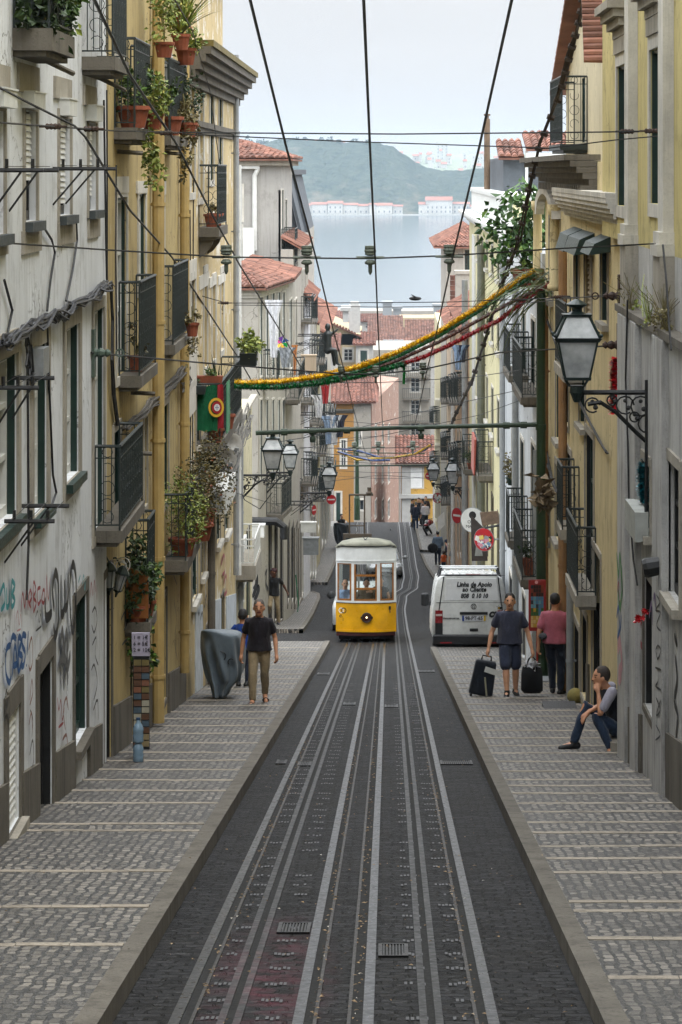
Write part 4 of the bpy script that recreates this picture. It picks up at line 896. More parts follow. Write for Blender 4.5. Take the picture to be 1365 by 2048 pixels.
for hh,lo,hi,rows in ((C_,602,617,((540,640),(700,800),(860,960),(1010,1190))),(E,619,634,((640,720),(770,840),(900,990),(1040,1150))),(H6,623,640,((700,760),(830,900),(960,1060))),(H7,642,660,((800,850),(900,960),(1000,1090)))):
    n=3; w=hh.f
    for i in range(n):
        px=lo+(hi-lo)*(i+.5)/n; wd=(hi-lo)/n*.25
        for k,(y0,y1) in enumerate(rows): window(hh,w,px-wd,px+wd,y0,y1,'case' if k<len(rows)-1 else 'solid',.15,.05,STONEW,WHITEP,GREENP if i%2 else None,None)
    for k,(y0,y1) in enumerate(rows[:-1]): 
        for i in (0,1,2): 
            px=lo+(hi-lo)*(i+.5)/n; wd=(hi-lo)/n*.42
            a=w.s(px-wd); bb=w.s(px+wd); sb=MB(); z=w.z(px,y1); w.box(sb,a,bb,z-.1,z,0,.42); o=hh.part('balcony',sb,STONED); rbm=MB(); railing(rbm,[w.at(a+.03,z,.01),w.at(a+.03,z,.39),w.at(bb-.03,z,.39),w.at(bb-.03,z,.01)],.95,.12,.009); hh.part('railing',rbm,IRON,o)
roof(E,(-2.9,112.9,-5.15),(-2.9,122.3,-5.15),(-3.5,113,-4.6),(-3.5,122.3,-4.6)); roof(H6,(-3.1,130.7,-6.95),(-3.1,150.2,-6.95),(-6,133,-5.4),(-6,150,-5.4)); roof(H7,(-3.1,150.3,-8.55),(-3.1,178.3,-8.55),(-6,151,-7),(-6,178,-7))
for hh in (L1,L2,L3,LT,L3b,B,A,D,C_,E,H6,H7): hh.finish()
# ================= right side of the street
YEL=PLASTER('yellow_render','#c2b47c','#5f563a','#c0b99a',.70,.6)
YEL2=PLASTER('dull_yellow_render','#cfbf94','#665b40','#c4bda6',.64,.62)
LEMON=PLASTER('pale_lemon_render','#cfc8a0','#87815e','#cfcbb8',.74,.4)
PEACH=PLASTER('peach_render','#c6a585','#7a6650','#cdc3b2',.62,.45)
PINKW=PLASTER('pinkish_render','#c3b09a','#776a58','#b0a494',.62,.5)
GREYST=STONE('grey_facade_stone','#b7b6b3',.72,.35)
R1=House('grey stone and yellow house with pilasters nearest on the right',row(2.85,-40,38.5,7),-.86,8.5,YEL); r1=R1.f
R1b=House('',row(2.85,-40,35.6,6.9),-1.62,-.86,GREYST,o=R1.o); R1c=House('',row(2.75,-40,34.35,6.8),G(36)-1.2,-1.62,GREYST,o=R1.o); rc=R1c.f
for px0,px1,y0,y1 in ((1236,1257,130,412),(1302,1327,96,408)):
    window(R1,r1,px0,px1,y0,y1,'case',.3,.16,STONEW,GREENP,GREENP,None)
    a,b,zb,zt=r1.rect(px0,px1,y0,y1); hd=MB()
    for i in range(4): r1.box(hd,a-.12-.05*i,b+.12+.05*i,zt+.34+.1*i,zt+.44+.1*i-.002,-.01,.06+.07*i)
    r1.box(hd,a-.1,b+.1,zt+.15,zt+.338,-.01,.05); R1.part('window_hood',hd,STONEG)
    window(R1,r1,px0+4,px1,-160,zt and 66 if px0<1290 else 22,'case',.25,.1,STONEW,GREENP,GREENP,None)
for c in (1272,1343,1420):
    s=r1.s(c); mb=MB(); r1.box(mb,s-.27,s+.27,-.72,5,-.02,.11); r1.box(mb,s-.36,s+.36,-.86,-.74,-.02,.18); r1.box(mb,s-.32,s+.32,-.738,-.62,-.02,.155); R1.part('pilaster',mb,STONEW)
    mb=MB(); R1b.f.box(mb,s-.36,s+.36,-1.62,-.865,-.02,.15); R1.part('pedestal',mb,STONEG)
mb=MB(); rc.box(mb,0,rc.L+.05,-1.66,-1.58,-.2,.06); R1.part('ledge',mb,STONED)
for a,b in ((1247,1262),(1272,1283),(1318,1338)):
    s0,s1=sorted((rc.s(a),rc.s(b))); mb=MB(); rc.box(mb,s0,s1,G(33)-1.2,-1.67,-.02,.07); R1.part('pilaster_strip',mb,GREYST)
window(R1c,rc,1286,1303,925,1060,'case',.2,.09,STONEG,GREENP,None,STONEG); window(R1c,rc,1290,1309,1160,1425,'solid',.3,.09,STONED,BLACK,BLACK,None,'door'); window(R1c,rc,1338,1362,930,1200,'case',.25,.1,STONEG,BLACK,None,STONEG)
plinth(R1c,rc,((1247,1286),(1312,1420)),.75)
bx=MB(); rc.box(bx,rc.s(1303),rc.s(1282),rc.z(1290,1066),rc.z(1290,1008),.03,.17); t=tag(bx.build('meter_box',M('pale_grey_box','#9fa29d',.6,.2,6),loc=rc.at(rc.s(1290),rc.z(1290,1066))),'pale grey electric meter box on the stone wall below blue tinsel','meter box')
for i in range(4): flat(R1c,rc,1315,1323,1030+i*22,1046+i*22,SILL,.012,'vent_cover')
cb=MB(); p=rc.at(rc.s(1332),rc.z(1332,1130),.03); cb.lathe([(.02,0),(.09,.03),(.10,.16),(.085,.2)],p,10,Matrix.Rotation(math.radians(-100),4,'Y')); cb.tube([p,p+V((.05,.1,-.35))],.03,6); tag(cb.build('wall_spotlight',BLACK,loc=p),'black dome spotlight on stone wall at right edge','spotlight')
mb=MB()
for pts in (((1272,600),(1268,760),(1273,900),(1275,1010),(1284,1120),(1292,1170)),((1345,490),(1352,560),(1357,640),(1362,700))): mb=MB(); wl(rc,pts,.011,.09,mb); R1.part('wall_cable',mb,CABLEM)
mb=MB(); wl(rc,((1303,760),(1303,900),(1302,1060)),.018,.05,mb); R1.part('wall_cable',mb,CABLEM)
for i in range(26):   # vertical joints in the ashlar
    pass
graffiti(rc,[[(1246,1105),(1250,1150),(1253,1110),(1258,1190),(1256,1130)],[(1249,1180),(1253,1215),(1257,1185)]],.10,SP['green'],'green spray mark on the stone corner above seated man')
graffiti(rc,[[(1246,1235),(1250,1215),(1253,1260),(1256,1230)],[(1248,1275),(1254,1255)]],.06,SP['blue'],'small blue spray mark on stone corner above seated man')
graffiti(rc,[[(1247,1185),(1250,1165),(1252,1205),(1257,1190)]],.04,SP['red'],'thin red scrawl on stone corner')
graffiti(rc,[[(1248,1300),(1253,1285),(1257,1330),(1250,1345)],[(1250,1360),(1256,1350)]],.16,SP['pink'],'faded pink paint patch on stone corner')
graffiti(rc,[[(1306,1240),(1311,1220),(1313,1300),(1309,1270)],[(1315,1230),(1317,1300)]],.12,SP['blue'],'blue spray patch right of black door')
graffiti(rc,[[(1308,1310),(1313,1290),(1315,1360),(1310,1340)],[(1309,1380),(1315,1400),(1311,1440)],[(1316,1400),(1312,1470),(1318,1460)]],.08,SP['red'],'dripping red spray right of black door')
graffiti(rc,[[(1281,1255),(1286,1240),(1287,1290),(1282,1285)]],.08,SP['red'],'red blotch left of black door')
graffiti(rc,[[(1313,1235),(1318,1205),(1320,1250)],[(1322,1200),(1325,1190),(1326,1215)]],.06,SP['violet'],'violet loops high right of black door')
graffiti(rc,[[(1328,1190),(1335,1205),(1326,1220),(1336,1225),(1328,1250),(1337,1262)],[(1331,1290),(1337,1300),(1331,1318),(1327,1300),(1331,1290)],[(1326,1335),(1338,1340)],[(1332,1335),(1332,1362),(1327,1372),(1338,1380)],[(1328,1395),(1337,1420),(1328,1430),(1338,1400)],[(1328,1450),(1337,1470),(1327,1480)]],.022,SP['black'],'thin black vertical lettering scrawled on stone pilaster')
graffiti(rc,[[(1352,1310),(1356,1360),(1350,1400),(1357,1430),(1353,1480)],[(1351,1270),(1356,1290)]],.08,SP['black'],'thick black scrawl at right edge of stone wall')
# weeds on the ledge
for px,n,lab in ((1262,70,'dry weed tuft on stone ledge above big lamp bracket'),(1330,260,'large dry weed clump growing on the stone ledge'),(1300,90,'low mossy weed with pale flower on ledge')):
    mb=MB(); c=rc.at(rc.s(px),-1.57,.02)
    for i in range(n//5):
        a=V((R.gauss(0,.12),R.gauss(0,.45),R.uniform(.08,.45))); mb.tube([c+V((0,a.y*.5,0)),c+V((a.x*.3,a.y*.8,a.z*.6)),c+a],.004,3,False)
    foliage(mb,c+V((-.02,0,.12)),(.1,.4,.16),n,.04); tag(mb.build('weed',DRY if n!=90 else FOLY,loc=c,rec=False),lab,'weed')
# --- yellow house with consoles
R2=House('yellow house with heavy console cornice, green blind boxes and iron balconies',row(3.0,35.7,55.2,7),G(56)-1.2,.12,YEL2); r2=R2.f
mb=MB(); s0=r2.s(1195)
for i in range(5): r2.box(mb,s0-.0,r2.L+.3,-.22+.09*i,-.135+.09*i,-.05,.12+.09*i)
for i in range(24): r2.box(mb,s0+i*.5,s0+i*.5+.22,-.34,-.222,-.02,.24)
R2.part('cornice',mb,STONED)
mb=MB()
for i in range(7):
    a=i/6*PI*.5; r2.box(mb,.3,r2.s(1140),-.74+.065*i,-.675+.065*i-.001,-.02,.1+.2*math.cos(PI*.5-a))
R2.part('moulding',mb,STONEW)
for px in (1086,1121):
    mb=MB(); c=r2.at(r2.s(px),-1.55,.10); mb.lathe([(.13,-.55),(.13,-.45),(.09,-.42),(.085,.75),(.12,.8),(.13,.95)],c,12); R2.part('column',mb,YEL2,smooth=True)
mb=MB(); sA,sB=r2.s(1086),r2.s(1121); n=12
for i in range(n):
    a0,a1=PI*i/n,PI*(i+1)/n; cs=(sA+sB)/2; hw_=abs(sA-sB)/2; q=lambda a,r_,o: r2.at(cs+hw_*r_*math.cos(a),-.85+.5*r_*math.sin(a),o)
    mb.hexa([q(a0,.82,0),q(a1,.82,0),q(a1,.82,.16),q(a0,.82,.16),q(a0,1.08,0),q(a1,1.08,0),q(a1,1.08,.16),q(a0,1.08,.16)])
R2.part('arch',mb,STONEW)
for px0,px1,y0,y1,k in ((1150,1159,505,655,'case'),(1171,1185,500,650,'louver'),(1203,1217,490,645,'case'),(1122,1131,490,640,'case'),(1100,1107,400,600,'case'),(1131,1139,720,850,'door'),(1113,1121,715,880,'case'),(1160,1172,690,850,'case'),(1172,1189,870,1188,'door'),(1134,1144,905,1110,'door'),(1112,1119,930,1080,'case'),(1096,1101,940,1080,'case'),(1186,1203,1105,1440,'solid'),(1148,1160,1250,1405,'solid'),(1123,1131,1215,1370,'solid'),(1164,1176,1230,1400,'solid'),(1103,1109,1210,1350,'solid')):
    window(R2,r2,px0,px1,y0,y1,k,.28,.10,STONEG,GREENP if k!='solid' else BLACK,GREENP if k=='case' else (M('louvre_grey_brown','#8a7c62',.7,.2,5) if k=='louver' else BLACK),STONEG if k=='case' else None,'door' if k=='solid' else 'window')
for i,(a_,b_,y0,y1) in enumerate(((1148,1165,455,500),(1166,1190,462,506),(1203,1222,470,507))):
    a,b,zb,zt=r2.rect(a_,b_,y0,y1); c=[r2.at(a,zb+.04,-.01),r2.at(b,zb+.04,-.01),r2.at(b,zb,.30),r2.at(a,zb,.30),r2.at(a,zt,-.01),r2.at(b,zt,-.01),r2.at(b,zt-.10,.22),r2.at(a,zt-.10,.22)]; mb=MB(); mb.hexa(c); R2.part('blind_box',mb,GREENP)
pipe(R2,r2,1138,500,1400,.075,.1,M('orange_pipe','#9d7852',.6,.22,4)); pipe(R2,r2,1101,600,1330,.07,.1,M('orange_pipe','#9d7852')); pipe(R2,r2,1153,1175,1400,.06,.1,PIPEG)
b6=balcony(R2,r2,1193,1131,1192,.30,.16,.98,step=.06,slabm=STONEG,label='iron balcony with scrolls nearest above the seated man'); b7=balcony(R2,r2,1160,1112,1060,.30,.16,.98,step=.06,slabm=STONEG,label='iron balcony with wrapped cloth beside the green pole')
b8=balcony(R2,r2,1165,1108,745,.28,.16,1.05,step=.06,slabm=STONEG,label='iron balcony behind the big street lamp')
cl=MB(); q=bp(b7,r2,.95,.42); foliage(cl,q+V((-.05,0,.45)),(.12,.2,.5),90,.22); tag(cl.build('wrapped_cloth',CLOTH('dirty_canvas','#7c6c55'),loc=q,rec=True),'crumpled brown canvas hung over balcony end by the green pole','cloth')
plinth(R2,r2,((1215,1205),(1180,1176)),.8)
mb=MB()
for i in range(5): wl(r2,[(x+R.uniform(-2,2),y+R.uniform(-4,4)) for x,y in ((1100,640),(1118,690),(1135,735),(1160,790),(1185,840),(1205,880),(1222,905))],.010,.04+R.uniform(0,.03),mb)
for i in range(6): wl(r2,[(1096+R.uniform(-3,3),880),(1104+R.uniform(-4,4),930),(1112+R.uniform(-4,4),960),(1120+R.uniform(-3,3),985)],.012,.06,mb)
R2.part('wall_cable',mb,CABLEM)
# cream attic with clay verge
AT=House('cream attic gable with clay tile verge above the yellow house',[(3.4,43),(3.4,55.3),(9,55.3),(9,43)],.12,1.6,PLASTER('cream_attic_render','#c9bfa2','#8b8069','#d0c9b6',.72,.4)); at_=AT.f
mb=MB(); mb.prism([(3.4,55.3,1.6),(3.4,43,1.6),(3.4,43,5.5)],(5.6,0,0)); AT.part('gable',mb,AT.mat)
window(AT,at_,1164,1171,118,285,'door',.2,.0,None,GREENP,GREENP,None)
roof(AT,(3.12,55.9,1.5),(9,55.9,1.5),(3.12,42,5.9),(9,42,5.9),TERRA,.30,.21)
mb=MB()
for i in range(16):
    z=(340-118+i*12.2)*42.3/F; mb.lathe([(.055,0),(.062,.3)],(2.86,42.3+i*.05,z),8,Matrix.Rotation(math.radians(90),4,'Y'))
AT.part('roof_verge',mb,TERRA)
b9=balcony(AT,at_,1176,1098,288,.47,.10,1.15,step=.09,slabm=IRON,label='iron scroll balcony high beside the clay verge')
# --- whitish house beside the green pole
R3=House('bluish white house with two pairs of green iron balconies behind the green pole',row(2.95,55.4,73,7),G(73)-1.2,-1.6,PLASTER('bluish_white_render','#bfc3c6','#7d7f80','#a5a19a',.72,.4)); r3=R3.f
for px0,px1,y0,y1 in ((1064,1072,640,800),(1045,1052,625,765),(1028,1033,620,745),(1064,1072,890,1150),(1042,1049,880,1110),(1025,1030,860,1060),(1066,1076,1215,1360),(1046,1052,1190,1320),(1020,1026,1150,1290)): window(R3,r3,px0,px1,y0,y1,'door' if y1<1155 else 'solid',.22,.08,STONEW,GREENP if y1<1155 else BLACK,GREENP if y1<1155 else BLACK,None,'balcony_door' if y1<1155 else 'door')
b10=balcony(R3,r3,1086,1024,795,.42,.14,.92,step=.05,label='green iron balcony with pole in front, upper nearer one'); b11=balcony(R3,r3,1058,1006,752,.42,.14,.92,step=.05,label='green iron balcony upper farther one past the pole')
b12=balcony(R3,r3,1086,1026,1160,.42,.14,.94,step=.05,label='green iron balcony lower nearer one holding a clay pot'); b13=balcony(R3,r3,1056,1010,1082,.42,.14,.94,step=.05,label='green iron balcony lower farther one over the van')
planter('potted_plant','clay pot with dark plant on balcony above the ice cream board',bp(b12,r3,.2,.2),.17,.32,'bush',60,(.16,.16,.2),FOLD,.07)
pipe(R3,r3,1040,545,1330,.08,.1); pipe(R3,r3,1013,520,1280,.07,.1)
pipe(R3,r3,1083,900,1350,.06,.1)
# --- lemon house
R4=House('pale lemon house with white corner strips and panelled white parapet',row(2.93,73.05,104,7),G(104)-1.2,-1.7,LEMON); r4=R4.f
band(R4,r4,-.15,r4.L,-1.78,.36,.4,WHITEP,'cornice',4)
mb=MB(); mb.box(3.0,7,73.1,103.9,-1.42,-.75); mb.box(2.95,7.05,73.05,104,-.75,-.62); R4.part('parapet',mb,WHITEP)
mb=MB()
for i in range(5): mb.box(3.15+i*.78,3.72+i*.78,73.07,73.095,-1.28,-.85)
R4.part('parapet_panel',mb,LEMON)
for a,b in ((1009,1004),(952,947)): flat(R4,r4,a,b,470,1250,WHITEP,.05,'corner_strip')
for px in (998,986,975,965,957):
    for y0,y1 in ((500,560),(640,705),(800,900)):
        sc=(px-PX0)/222.; window(R4,r4,px-2.2*sc,px+2.2*sc,PY0+(y0-PY0)*sc,PY0+(y1-PY0)*sc,'case',.2,.06,STONEW,GREENP,GREENP,STONEW)
    sc=(px-PX0)/222.; window(R4,r4,px-2*sc,px+2*sc,PY0+690*sc,PY0+850*sc,'solid',.25,.06,STONED,BLACK,BLACK,None,'door')
pipe(R4,r4,972,490,1200,.12,.14,M('green_grey_pipe','#66685a',.6,.25,5)); 
b14=balcony(R4,r4,978,955,925,.45,.14,.95,step=.08); b15=balcony(R4,r4,950,927,925,.45,.14,.95,step=.08,label='iron balcony with a green plant in its end panel')
planter('balcony_plant','small bright green plant on far right iron balcony',bp(b15,r4,.1,.2),.12,.2,'bush',80,(.2,.3,.25),FOL,.07)
cl=MB(); q=bp(b14,r4,.3,.5); 
for u in range(5): cl.hexa([q+V((-.02,u*.5,-.1)),q+V((.02,u*.5,-.1)),q+V((.02,u*.5+.5,-.1)),q+V((-.02,u*.5+.5,-.1)),q+V((.04*(u%2),u*.5,.9)),q+V((.06+.04*(u%2),u*.5,.9)),q+V((.06,u*.5+.5,.9)),q+V((.0,u*.5+.5,.9))])
tag(cl.build('hanging_cloth',CLOTH('faded_red_cloth','#a05244'),loc=q),'faded red cloth draped on far balcony above round signs','cloth')
# slate house and pole behind the parapet
SH=House('slate clad house with red tiles behind the white parapet',[(3.35,84),(3.35,100),(9,100),(9,84)],-1.6,.35,SLATE,front=(3,)) 
roof(SH,(3.2,83.7,.35),(3.95,83.7,.35),(3.2,86,.85),(3.95,86,.85)); roof(SH,(4.0,83.7,.6),(9,83.7,.6),(4.0,86.5,1.1),(9,86.5,1.1))
mb=MB(); mb.box(3.98,4.06,83.9,84.05,-1.6,.6); mb.box(3.98,9,83.75,84.0,.36,.5); SH.part('white_edge',mb,WHITEP)
mb=MB(); mb.tube([(3.15,92,-1.),(3.15,92,1.62)],.10,10); mb.tube([(3.15,92,1.62),(3.15,92,1.72)],.06,8); mb.tube([(3.15,92,1.72),(3.15,92,1.78)],.11,8); tag(mb.build('flue_pipe',M('rusty_flue','#6f5c49',.8,.3,5),loc=(3.15,92,-1)),'tall brown metal flue pipe above the white parapet','flue')
# --- farther right
R5=House('peach house with tall windows halfway down on the right',row(2.93,104.05,126,6),G(126)-1.5,-5.9,PEACH); r5=R5.f
R6=House('white house with clay roof whose end wall faces uphill',[(2.93,145),(2.93,160),(9,160),(9,145)],G(160)-2,-3.9,OLDW,front=(0,)); r6e=R6.w[3]
roof(R6,(2.3,144.5,-3.85),(9,144.5,-3.85),(4.2,150,-2.9),(9,150,-2.9)); roof(R6,(2.3,144.5,-3.85),(2.3,160,-3.85),(4.2,150,-2.9),(4.2,160,-2.9))
window(R6,r6e,930,944,500,545,'case',.2,.08,STONEW,GREENP,None,STONEW)
R7=House('old pale house with many iron balconies low on the right',row(2.95,126.1,144.9,6),G(145)-1.5,-7.2,PINKW); r7=R7.f
roof(R7,(2.6,126,-7.1),(2.6,145,-7.1),(4.5,126,-6.1),(4.5,145,-6.1)); roof(R5,(2.6,104,-5.85),(2.6,126,-5.85),(4.2,104,-5.0),(4.2,126,-5.0))
R8=House('yellowish mossy house at the far right street end',row(2.95,160.1,183,6),G(183)-2,-9.0,CREAM); r8=R8.f
for hh,lo,hi,rows in ((R5,936,914,((730,800),(860,940),(1000,1110))),(R7,911,896,((760,800),(850,910),(960,1000),(1030,1090))),(R8,881,871,((800,850),(890,940),(980,1040)))):
    w=hh.f; n=4
    for i in range(n):
        px=lo+(hi-lo)*(i+.5)/n; wd=abs(hi-lo)/n*.2
        for k,(y0,y1) in enumerate(rows): window(hh,w,px-wd,px+wd,y0,y1,'case' if k<len(rows)-1 else 'solid',.15,.06,STONEW,GREENP,GREENP,None)
    for k,(y0,y1) in enumerate(rows[:-1]):
        for i in range(n):
            px=lo+(hi-lo)*(i+.5)/n; wd=abs(hi-lo)/n*.36; a,bb=sorted((w.s(px-wd),w.s(px+wd))); sb=MB(); z=w.z(px,y1); w.box(sb,a,bb,z-.1,z,0,.4); o=hh.part('balcony',sb,STONED); rbm=MB(); railing(rbm,[w.at(a+.03,z,.01),w.at(a+.03,z,.37),w.at(bb-.03,z,.37),w.at(bb-.03,z,.01)],.95,.13,.009); hh.part('railing',rbm,IRON,o)
pipe(R5,r5,938,560,1190,.12,.14); pipe(R7,r7,912,700,1150,.1,.12,WHITEP)
mb=MB(); c=P(908,560,135)
for i in range(14): mb.lathe([(.17,0),(.19,.22),(.14,.22)],c+V((0,0,-i*.24)),10)
tag(mb.build('chimney_stack',TERRA,loc=c+V((0,0,-3.2))),'stack of red clay pipe sections like a chimney on the right','chimney')
mb=MB(); mb.box(3.0,3.8,128,129.2,-7.3,-4.6); mb.box(2.95,3.85,127.95,129.25,-4.6,-4.45); tag(mb.build('chimney',OLDW,loc=(3.4,128.6,-7.3)),'weathered pale chimney block beside clay pipe stack','chimney')
for hh in (R2,AT,R3,R4,SH,R5,R6,R7,R8): hh.finish()
R1.finish(); R1b.finish(False); R1c.finish(False)
# ================= beyond the street end: town, river, far bank
gm=MB()
for a,b,za,zb in ((215,330,-34,-36),(330,720,-36,-34.8)): gm.face([(-400,a,za),(400,a,za),(400,b,zb),(-400,b,zb)])
tag(gm.build('ground',M('town_ground','#6c675f',.9,.2,.05)),'low town ground between street end and river','ground',None,'structure')
wm,nt,b_,pos,g=newmat('river_water'); b_.inputs['Base Color'].default_value=(.05,.07,.08,1); b_.inputs['Roughness'].default_value=.12
bumpit(nt,b_,noi(nt,mapv(nt,pos,(.08,.16,1)),1.,6,.6),.12,.3)
wt=MB(); wt.face([(-1500,690,-34.4),(1500,690,-34.4),(1500,2400,-34.4),(-1500,2400,-34.4)]); tag(wt.build('river',wm),'wide pale river beyond the roofs','river',None,'structure')
FWH=PLASTER('far_whitewash','#a19f9b','#77736c','#8d8981',.75,.4); FTE=M('far_clay_tile','#6b4538',.92,.4,1.3,0,.3,island=.35); FWP=M('far_white_trim','#a3a3a0',.7,.15,3)
def FB(label,d,px0,px1,yt,mat,depth=12,wins=(),yb=1080,name='distant_house',cat='building'):
    x0,x1=(px0-PX0)*d/F,(px1-PX0)*d/F; z1=-(yt-PY0)*d/F; h=House(label,[(x0,d),(x1,d),(x1,d+depth),(x0,d+depth)],max(-40,-(yb-PY0)*d/F),z1,mat,name=name,cat=cat)
    for q in wins: window(h,h.f,*q[:4],q[4] if len(q)>4 else 'case',.2,.12 if len(q)<6 else q[5],STONEW,FWP,None,None)
    return h
def froof(h,yt,over=.4,mat=FTE,rise=None,hip=.0,back=None):
    x0,d=h.pts[0]; x1=h.pts[1][0]; dd=h.pts[2][1]; z=h.z1; D=(dd-d)*.5; zr=-(yt-PY0)*(d+D)/F
    i=(x1-x0)*hip
    roof(h,(x0-over,d-over,z-.05),(x1+over,d-over,z-.05),(x0-over+i,d+D,zr),(x1+over-i,d+D,zr),mat,.4,.3)
    if hip: roof(h,(x1+over,d-over,z-.05),(x1+over,dd,z-.05),(x1+over-i,d+D,zr),(x1+over-i,d+D+.1,zr),mat,.4,.3)
ORA=PLASTER('orange_render','#9a7340','#7a5c36','#c9b48d',.75,.4); FP=PLASTER('peeling_pink_render','#96796b','#8a7264','#c9bfb2',.6,.55); FG=PLASTER('grey_white_render','#928d84','#837c72','#a79d90',.62,.5); FY2=PLASTER('warm_yellow_render','#b08c45','#927743','#d5c290',.8,.3); FC=PLASTER('pale_cream_render','#a6967a','#96876a','#ddd2ba',.8,.3)
h=FB('orange fronted house with hipped clay roof facing up the street',212,668,708,803,ORA,14,((683,692,880,935),(672,682,985,1050,'solid')))
froof(h,745,.5,FTE,hip=.12); band(h,h.f,0,h.f.L,h.f.z(680,826),.3,.3,STONED); h.finish()
h=FB('pale peeling house with rough pink wall and few openings',212,708,742,803,FG,14,((716,722,860,890),(720,728,1000,1020,'dark'))); froof(h,745,.4,FTE,hip=.3); h.finish()
h=House('pink house corner turning away behind the green far pole',[(-1.2,213),(.9,240),(-1.5,244),(-3.4,216)],-40,-17.2,FP,front=(0,),name='distant_house'); 
for px in (752,766,778):
    for y0,y1 in ((850,885),(930,965),(1000,1035)): window(h,h.f,px-2,px+2,y0,y1,'case',.2,.1,STONEW,FWP,None,None)
h.finish()
h=FB('bright yellow house with white corner strip where the crowd stands',216,804,866,925,FY2,10,((815,846,935,975,'louver',.1),)); w=h.f
flat(h,w,804,822,925,1080,FWP,.08,'corner_strip'); mb=MB(); w.box(mb,-.2,w.L,w.z(820,996),w.z(820,988),-.05,.3); w.box(mb,-.3,w.L,w.z(820,931),w.z(820,924),-.05,.4); h.part('cornice',mb,FWP); froof(h,872,.5,FTE); h.finish()
h=FB('cream gabled house with small paned window and white chimney',268,650,722,668,FC,14,((688,706,698,722,'case',.14),)); w=h.f; d=268
mb=MB(); mb.prism([P(650,640,d),P(722,674,d),P(722,690,d),P(650,690,d)],(0,14,0)); h.part('gable',mb,FC)
roof(h,P(648,641,d-.6),P(724,675,d-.6),P(648,634,d+14),P(724,668,d+14),FTE,.4,.3)
mb=MB(); mb.box(*[(x-PX0)*272/F for x in (699,721)],270,272,-16.,-12.6); mb.box(*[(x-PX0)*272/F for x in (702,718)],270.2,271.8,-12.6,-12.3); h.part('chimney',mb,FWP); h.finish()
h=FB('small lean-to with clay roof right of the cream gable',266,712,746,688,FWH,10,((720,736,700,750,'solid'),)); froof(h,664,.3); h.finish()
h=FB('tall grey white apartment house with rows of iron balconies',285,742,862,700,FG,16,[(775+dx,789+dx,y,y+26) for y in (722,762,806,850,900,950) for dx in (0,)]+[(822,840,y,y+28) for y in (716,756,800,846,896,946)]+[(752,760,y,y+24) for y in (730,775,820,870)])
w=h.f
for px0,px1 in ((771,796),(806,860)):
    for y in (752,796,842,888): 
        a,b=sorted((w.s(px0),w.s(px1))); z=w.z(px0,y); sb=MB(); w.box(sb,a,b,z-.15,z,0,.8); o=h.part('balcony',sb,STONED); rm=MB(); railing(rm,[w.at(a,z,.02),w.at(a,z,.75),w.at(b,z,.75),w.at(b,z,.02)],1.0,.18,.02,rings=False,top=.03); h.part('railing',rm,IRON,o)
h.finish()
h=FB('low clay roofed house at foot of the pink wall',245,800,862,905,FWH,10); froof(h,880,.4); h.finish()
for i,(d,px0,px1,yt,yr,m,rm,lab) in enumerate(((330,742,800,668,632,FWH,TERRA2,'brown tiled roof house left of the white ridge'),(325,768,852,692,655,FWH,TERRA2,'broad brown tiled roof with white ridge cap'),(315,818,892,700,640,FWH,TERRA2,'brown roof house with long grey hip edge'),(300,738,790,705,668,FWH,TERRA2,'small brown roof over white attic wall'),(360,648,702,648,622,FWH,FTE,'pinkish roof left of white chimney'),(420,800,900,636,622,FC,None,'pale yellow flat roofed block near river'),(430,752,802,640,632,FG,None,'low grey flat block near river'),(400,640,760,642,628,FWH,FTE,'long red roof behind the white chimney'),(520,640,880,622,612,FG,None,'long pale quay warehouse at the water edge'),(440,880,960,640,622,FWH,FTE,'red roofed house partly behind right houses'),(255,640,672,700,668,FWH,FTE,'little red roof house left of the cream gable'),(245,632,664,775,745,FWH,FTE,'clay roof house below the pinwheel balcony'))):
    h=FB(lab,d,px0,px1,yt,m,14 if rm else 10)
    if rm: froof(h,yr,.4,rm)
    for q in range(3): window(h,h.f,px0+(px1-px0)*(.2+.28*q),px0+(px1-px0)*(.3+.28*q),yt+6,yt+16,'case',.2,.0,None,FWP,None,None)
    h.finish()
for d,px0,px1,y0,y1,lab in ((480,766,784,607,632,'grey box plant room on riverside roof, taller one'),(482,787,803,618,636,'grey box plant room on riverside roof, smaller one'),(478,868,882,612,630,'dark grey rooftop tank near right houses'),(250,686,697,622,645,'white boxed vent beside the white chimney')):
    mb=MB(); mb.box((px0-PX0)*d/F,(px1-PX0)*d/F,d,d+4,-(y1-PY0)*d/F,-(y0-PY0)*d/F); mb.box((px0-PX0)*d/F-.2,(px1-PX0)*d/F+.2,d-.2,d+4.2,-(y0-PY0)*d/F,-(y0-PY0)*d/F+.3); tag(mb.build('rooftop_unit',GREYM if d!=250 else FWP,loc=((px0-PX0)*d/F,d,-(y1-PY0)*d/F)),lab,'rooftop unit')
mb=MB(); 
for i in range(4): mb.hexa([P(767+i*10.5,700,300)+V((0,0,0)),P(776+i*10.5,700,300),P(776+i*10.5,700,300)+V((0,.5,0)),P(767+i*10.5,700,300)+V((0,.5,0)),P(767+i*10.5,680,300)+V((0,.3,0)),P(776+i*10.5,680,300)+V((0,.3,0)),P(776+i*10.5,680,300)+V((0,.6,0)),P(767+i*10.5,680,300)+V((0,.6,0))])
tag(mb.build('solar_array',GREYM,loc=P(785,700,300)),'row of grey tilted metal panels on a far roof','rooftop panels')
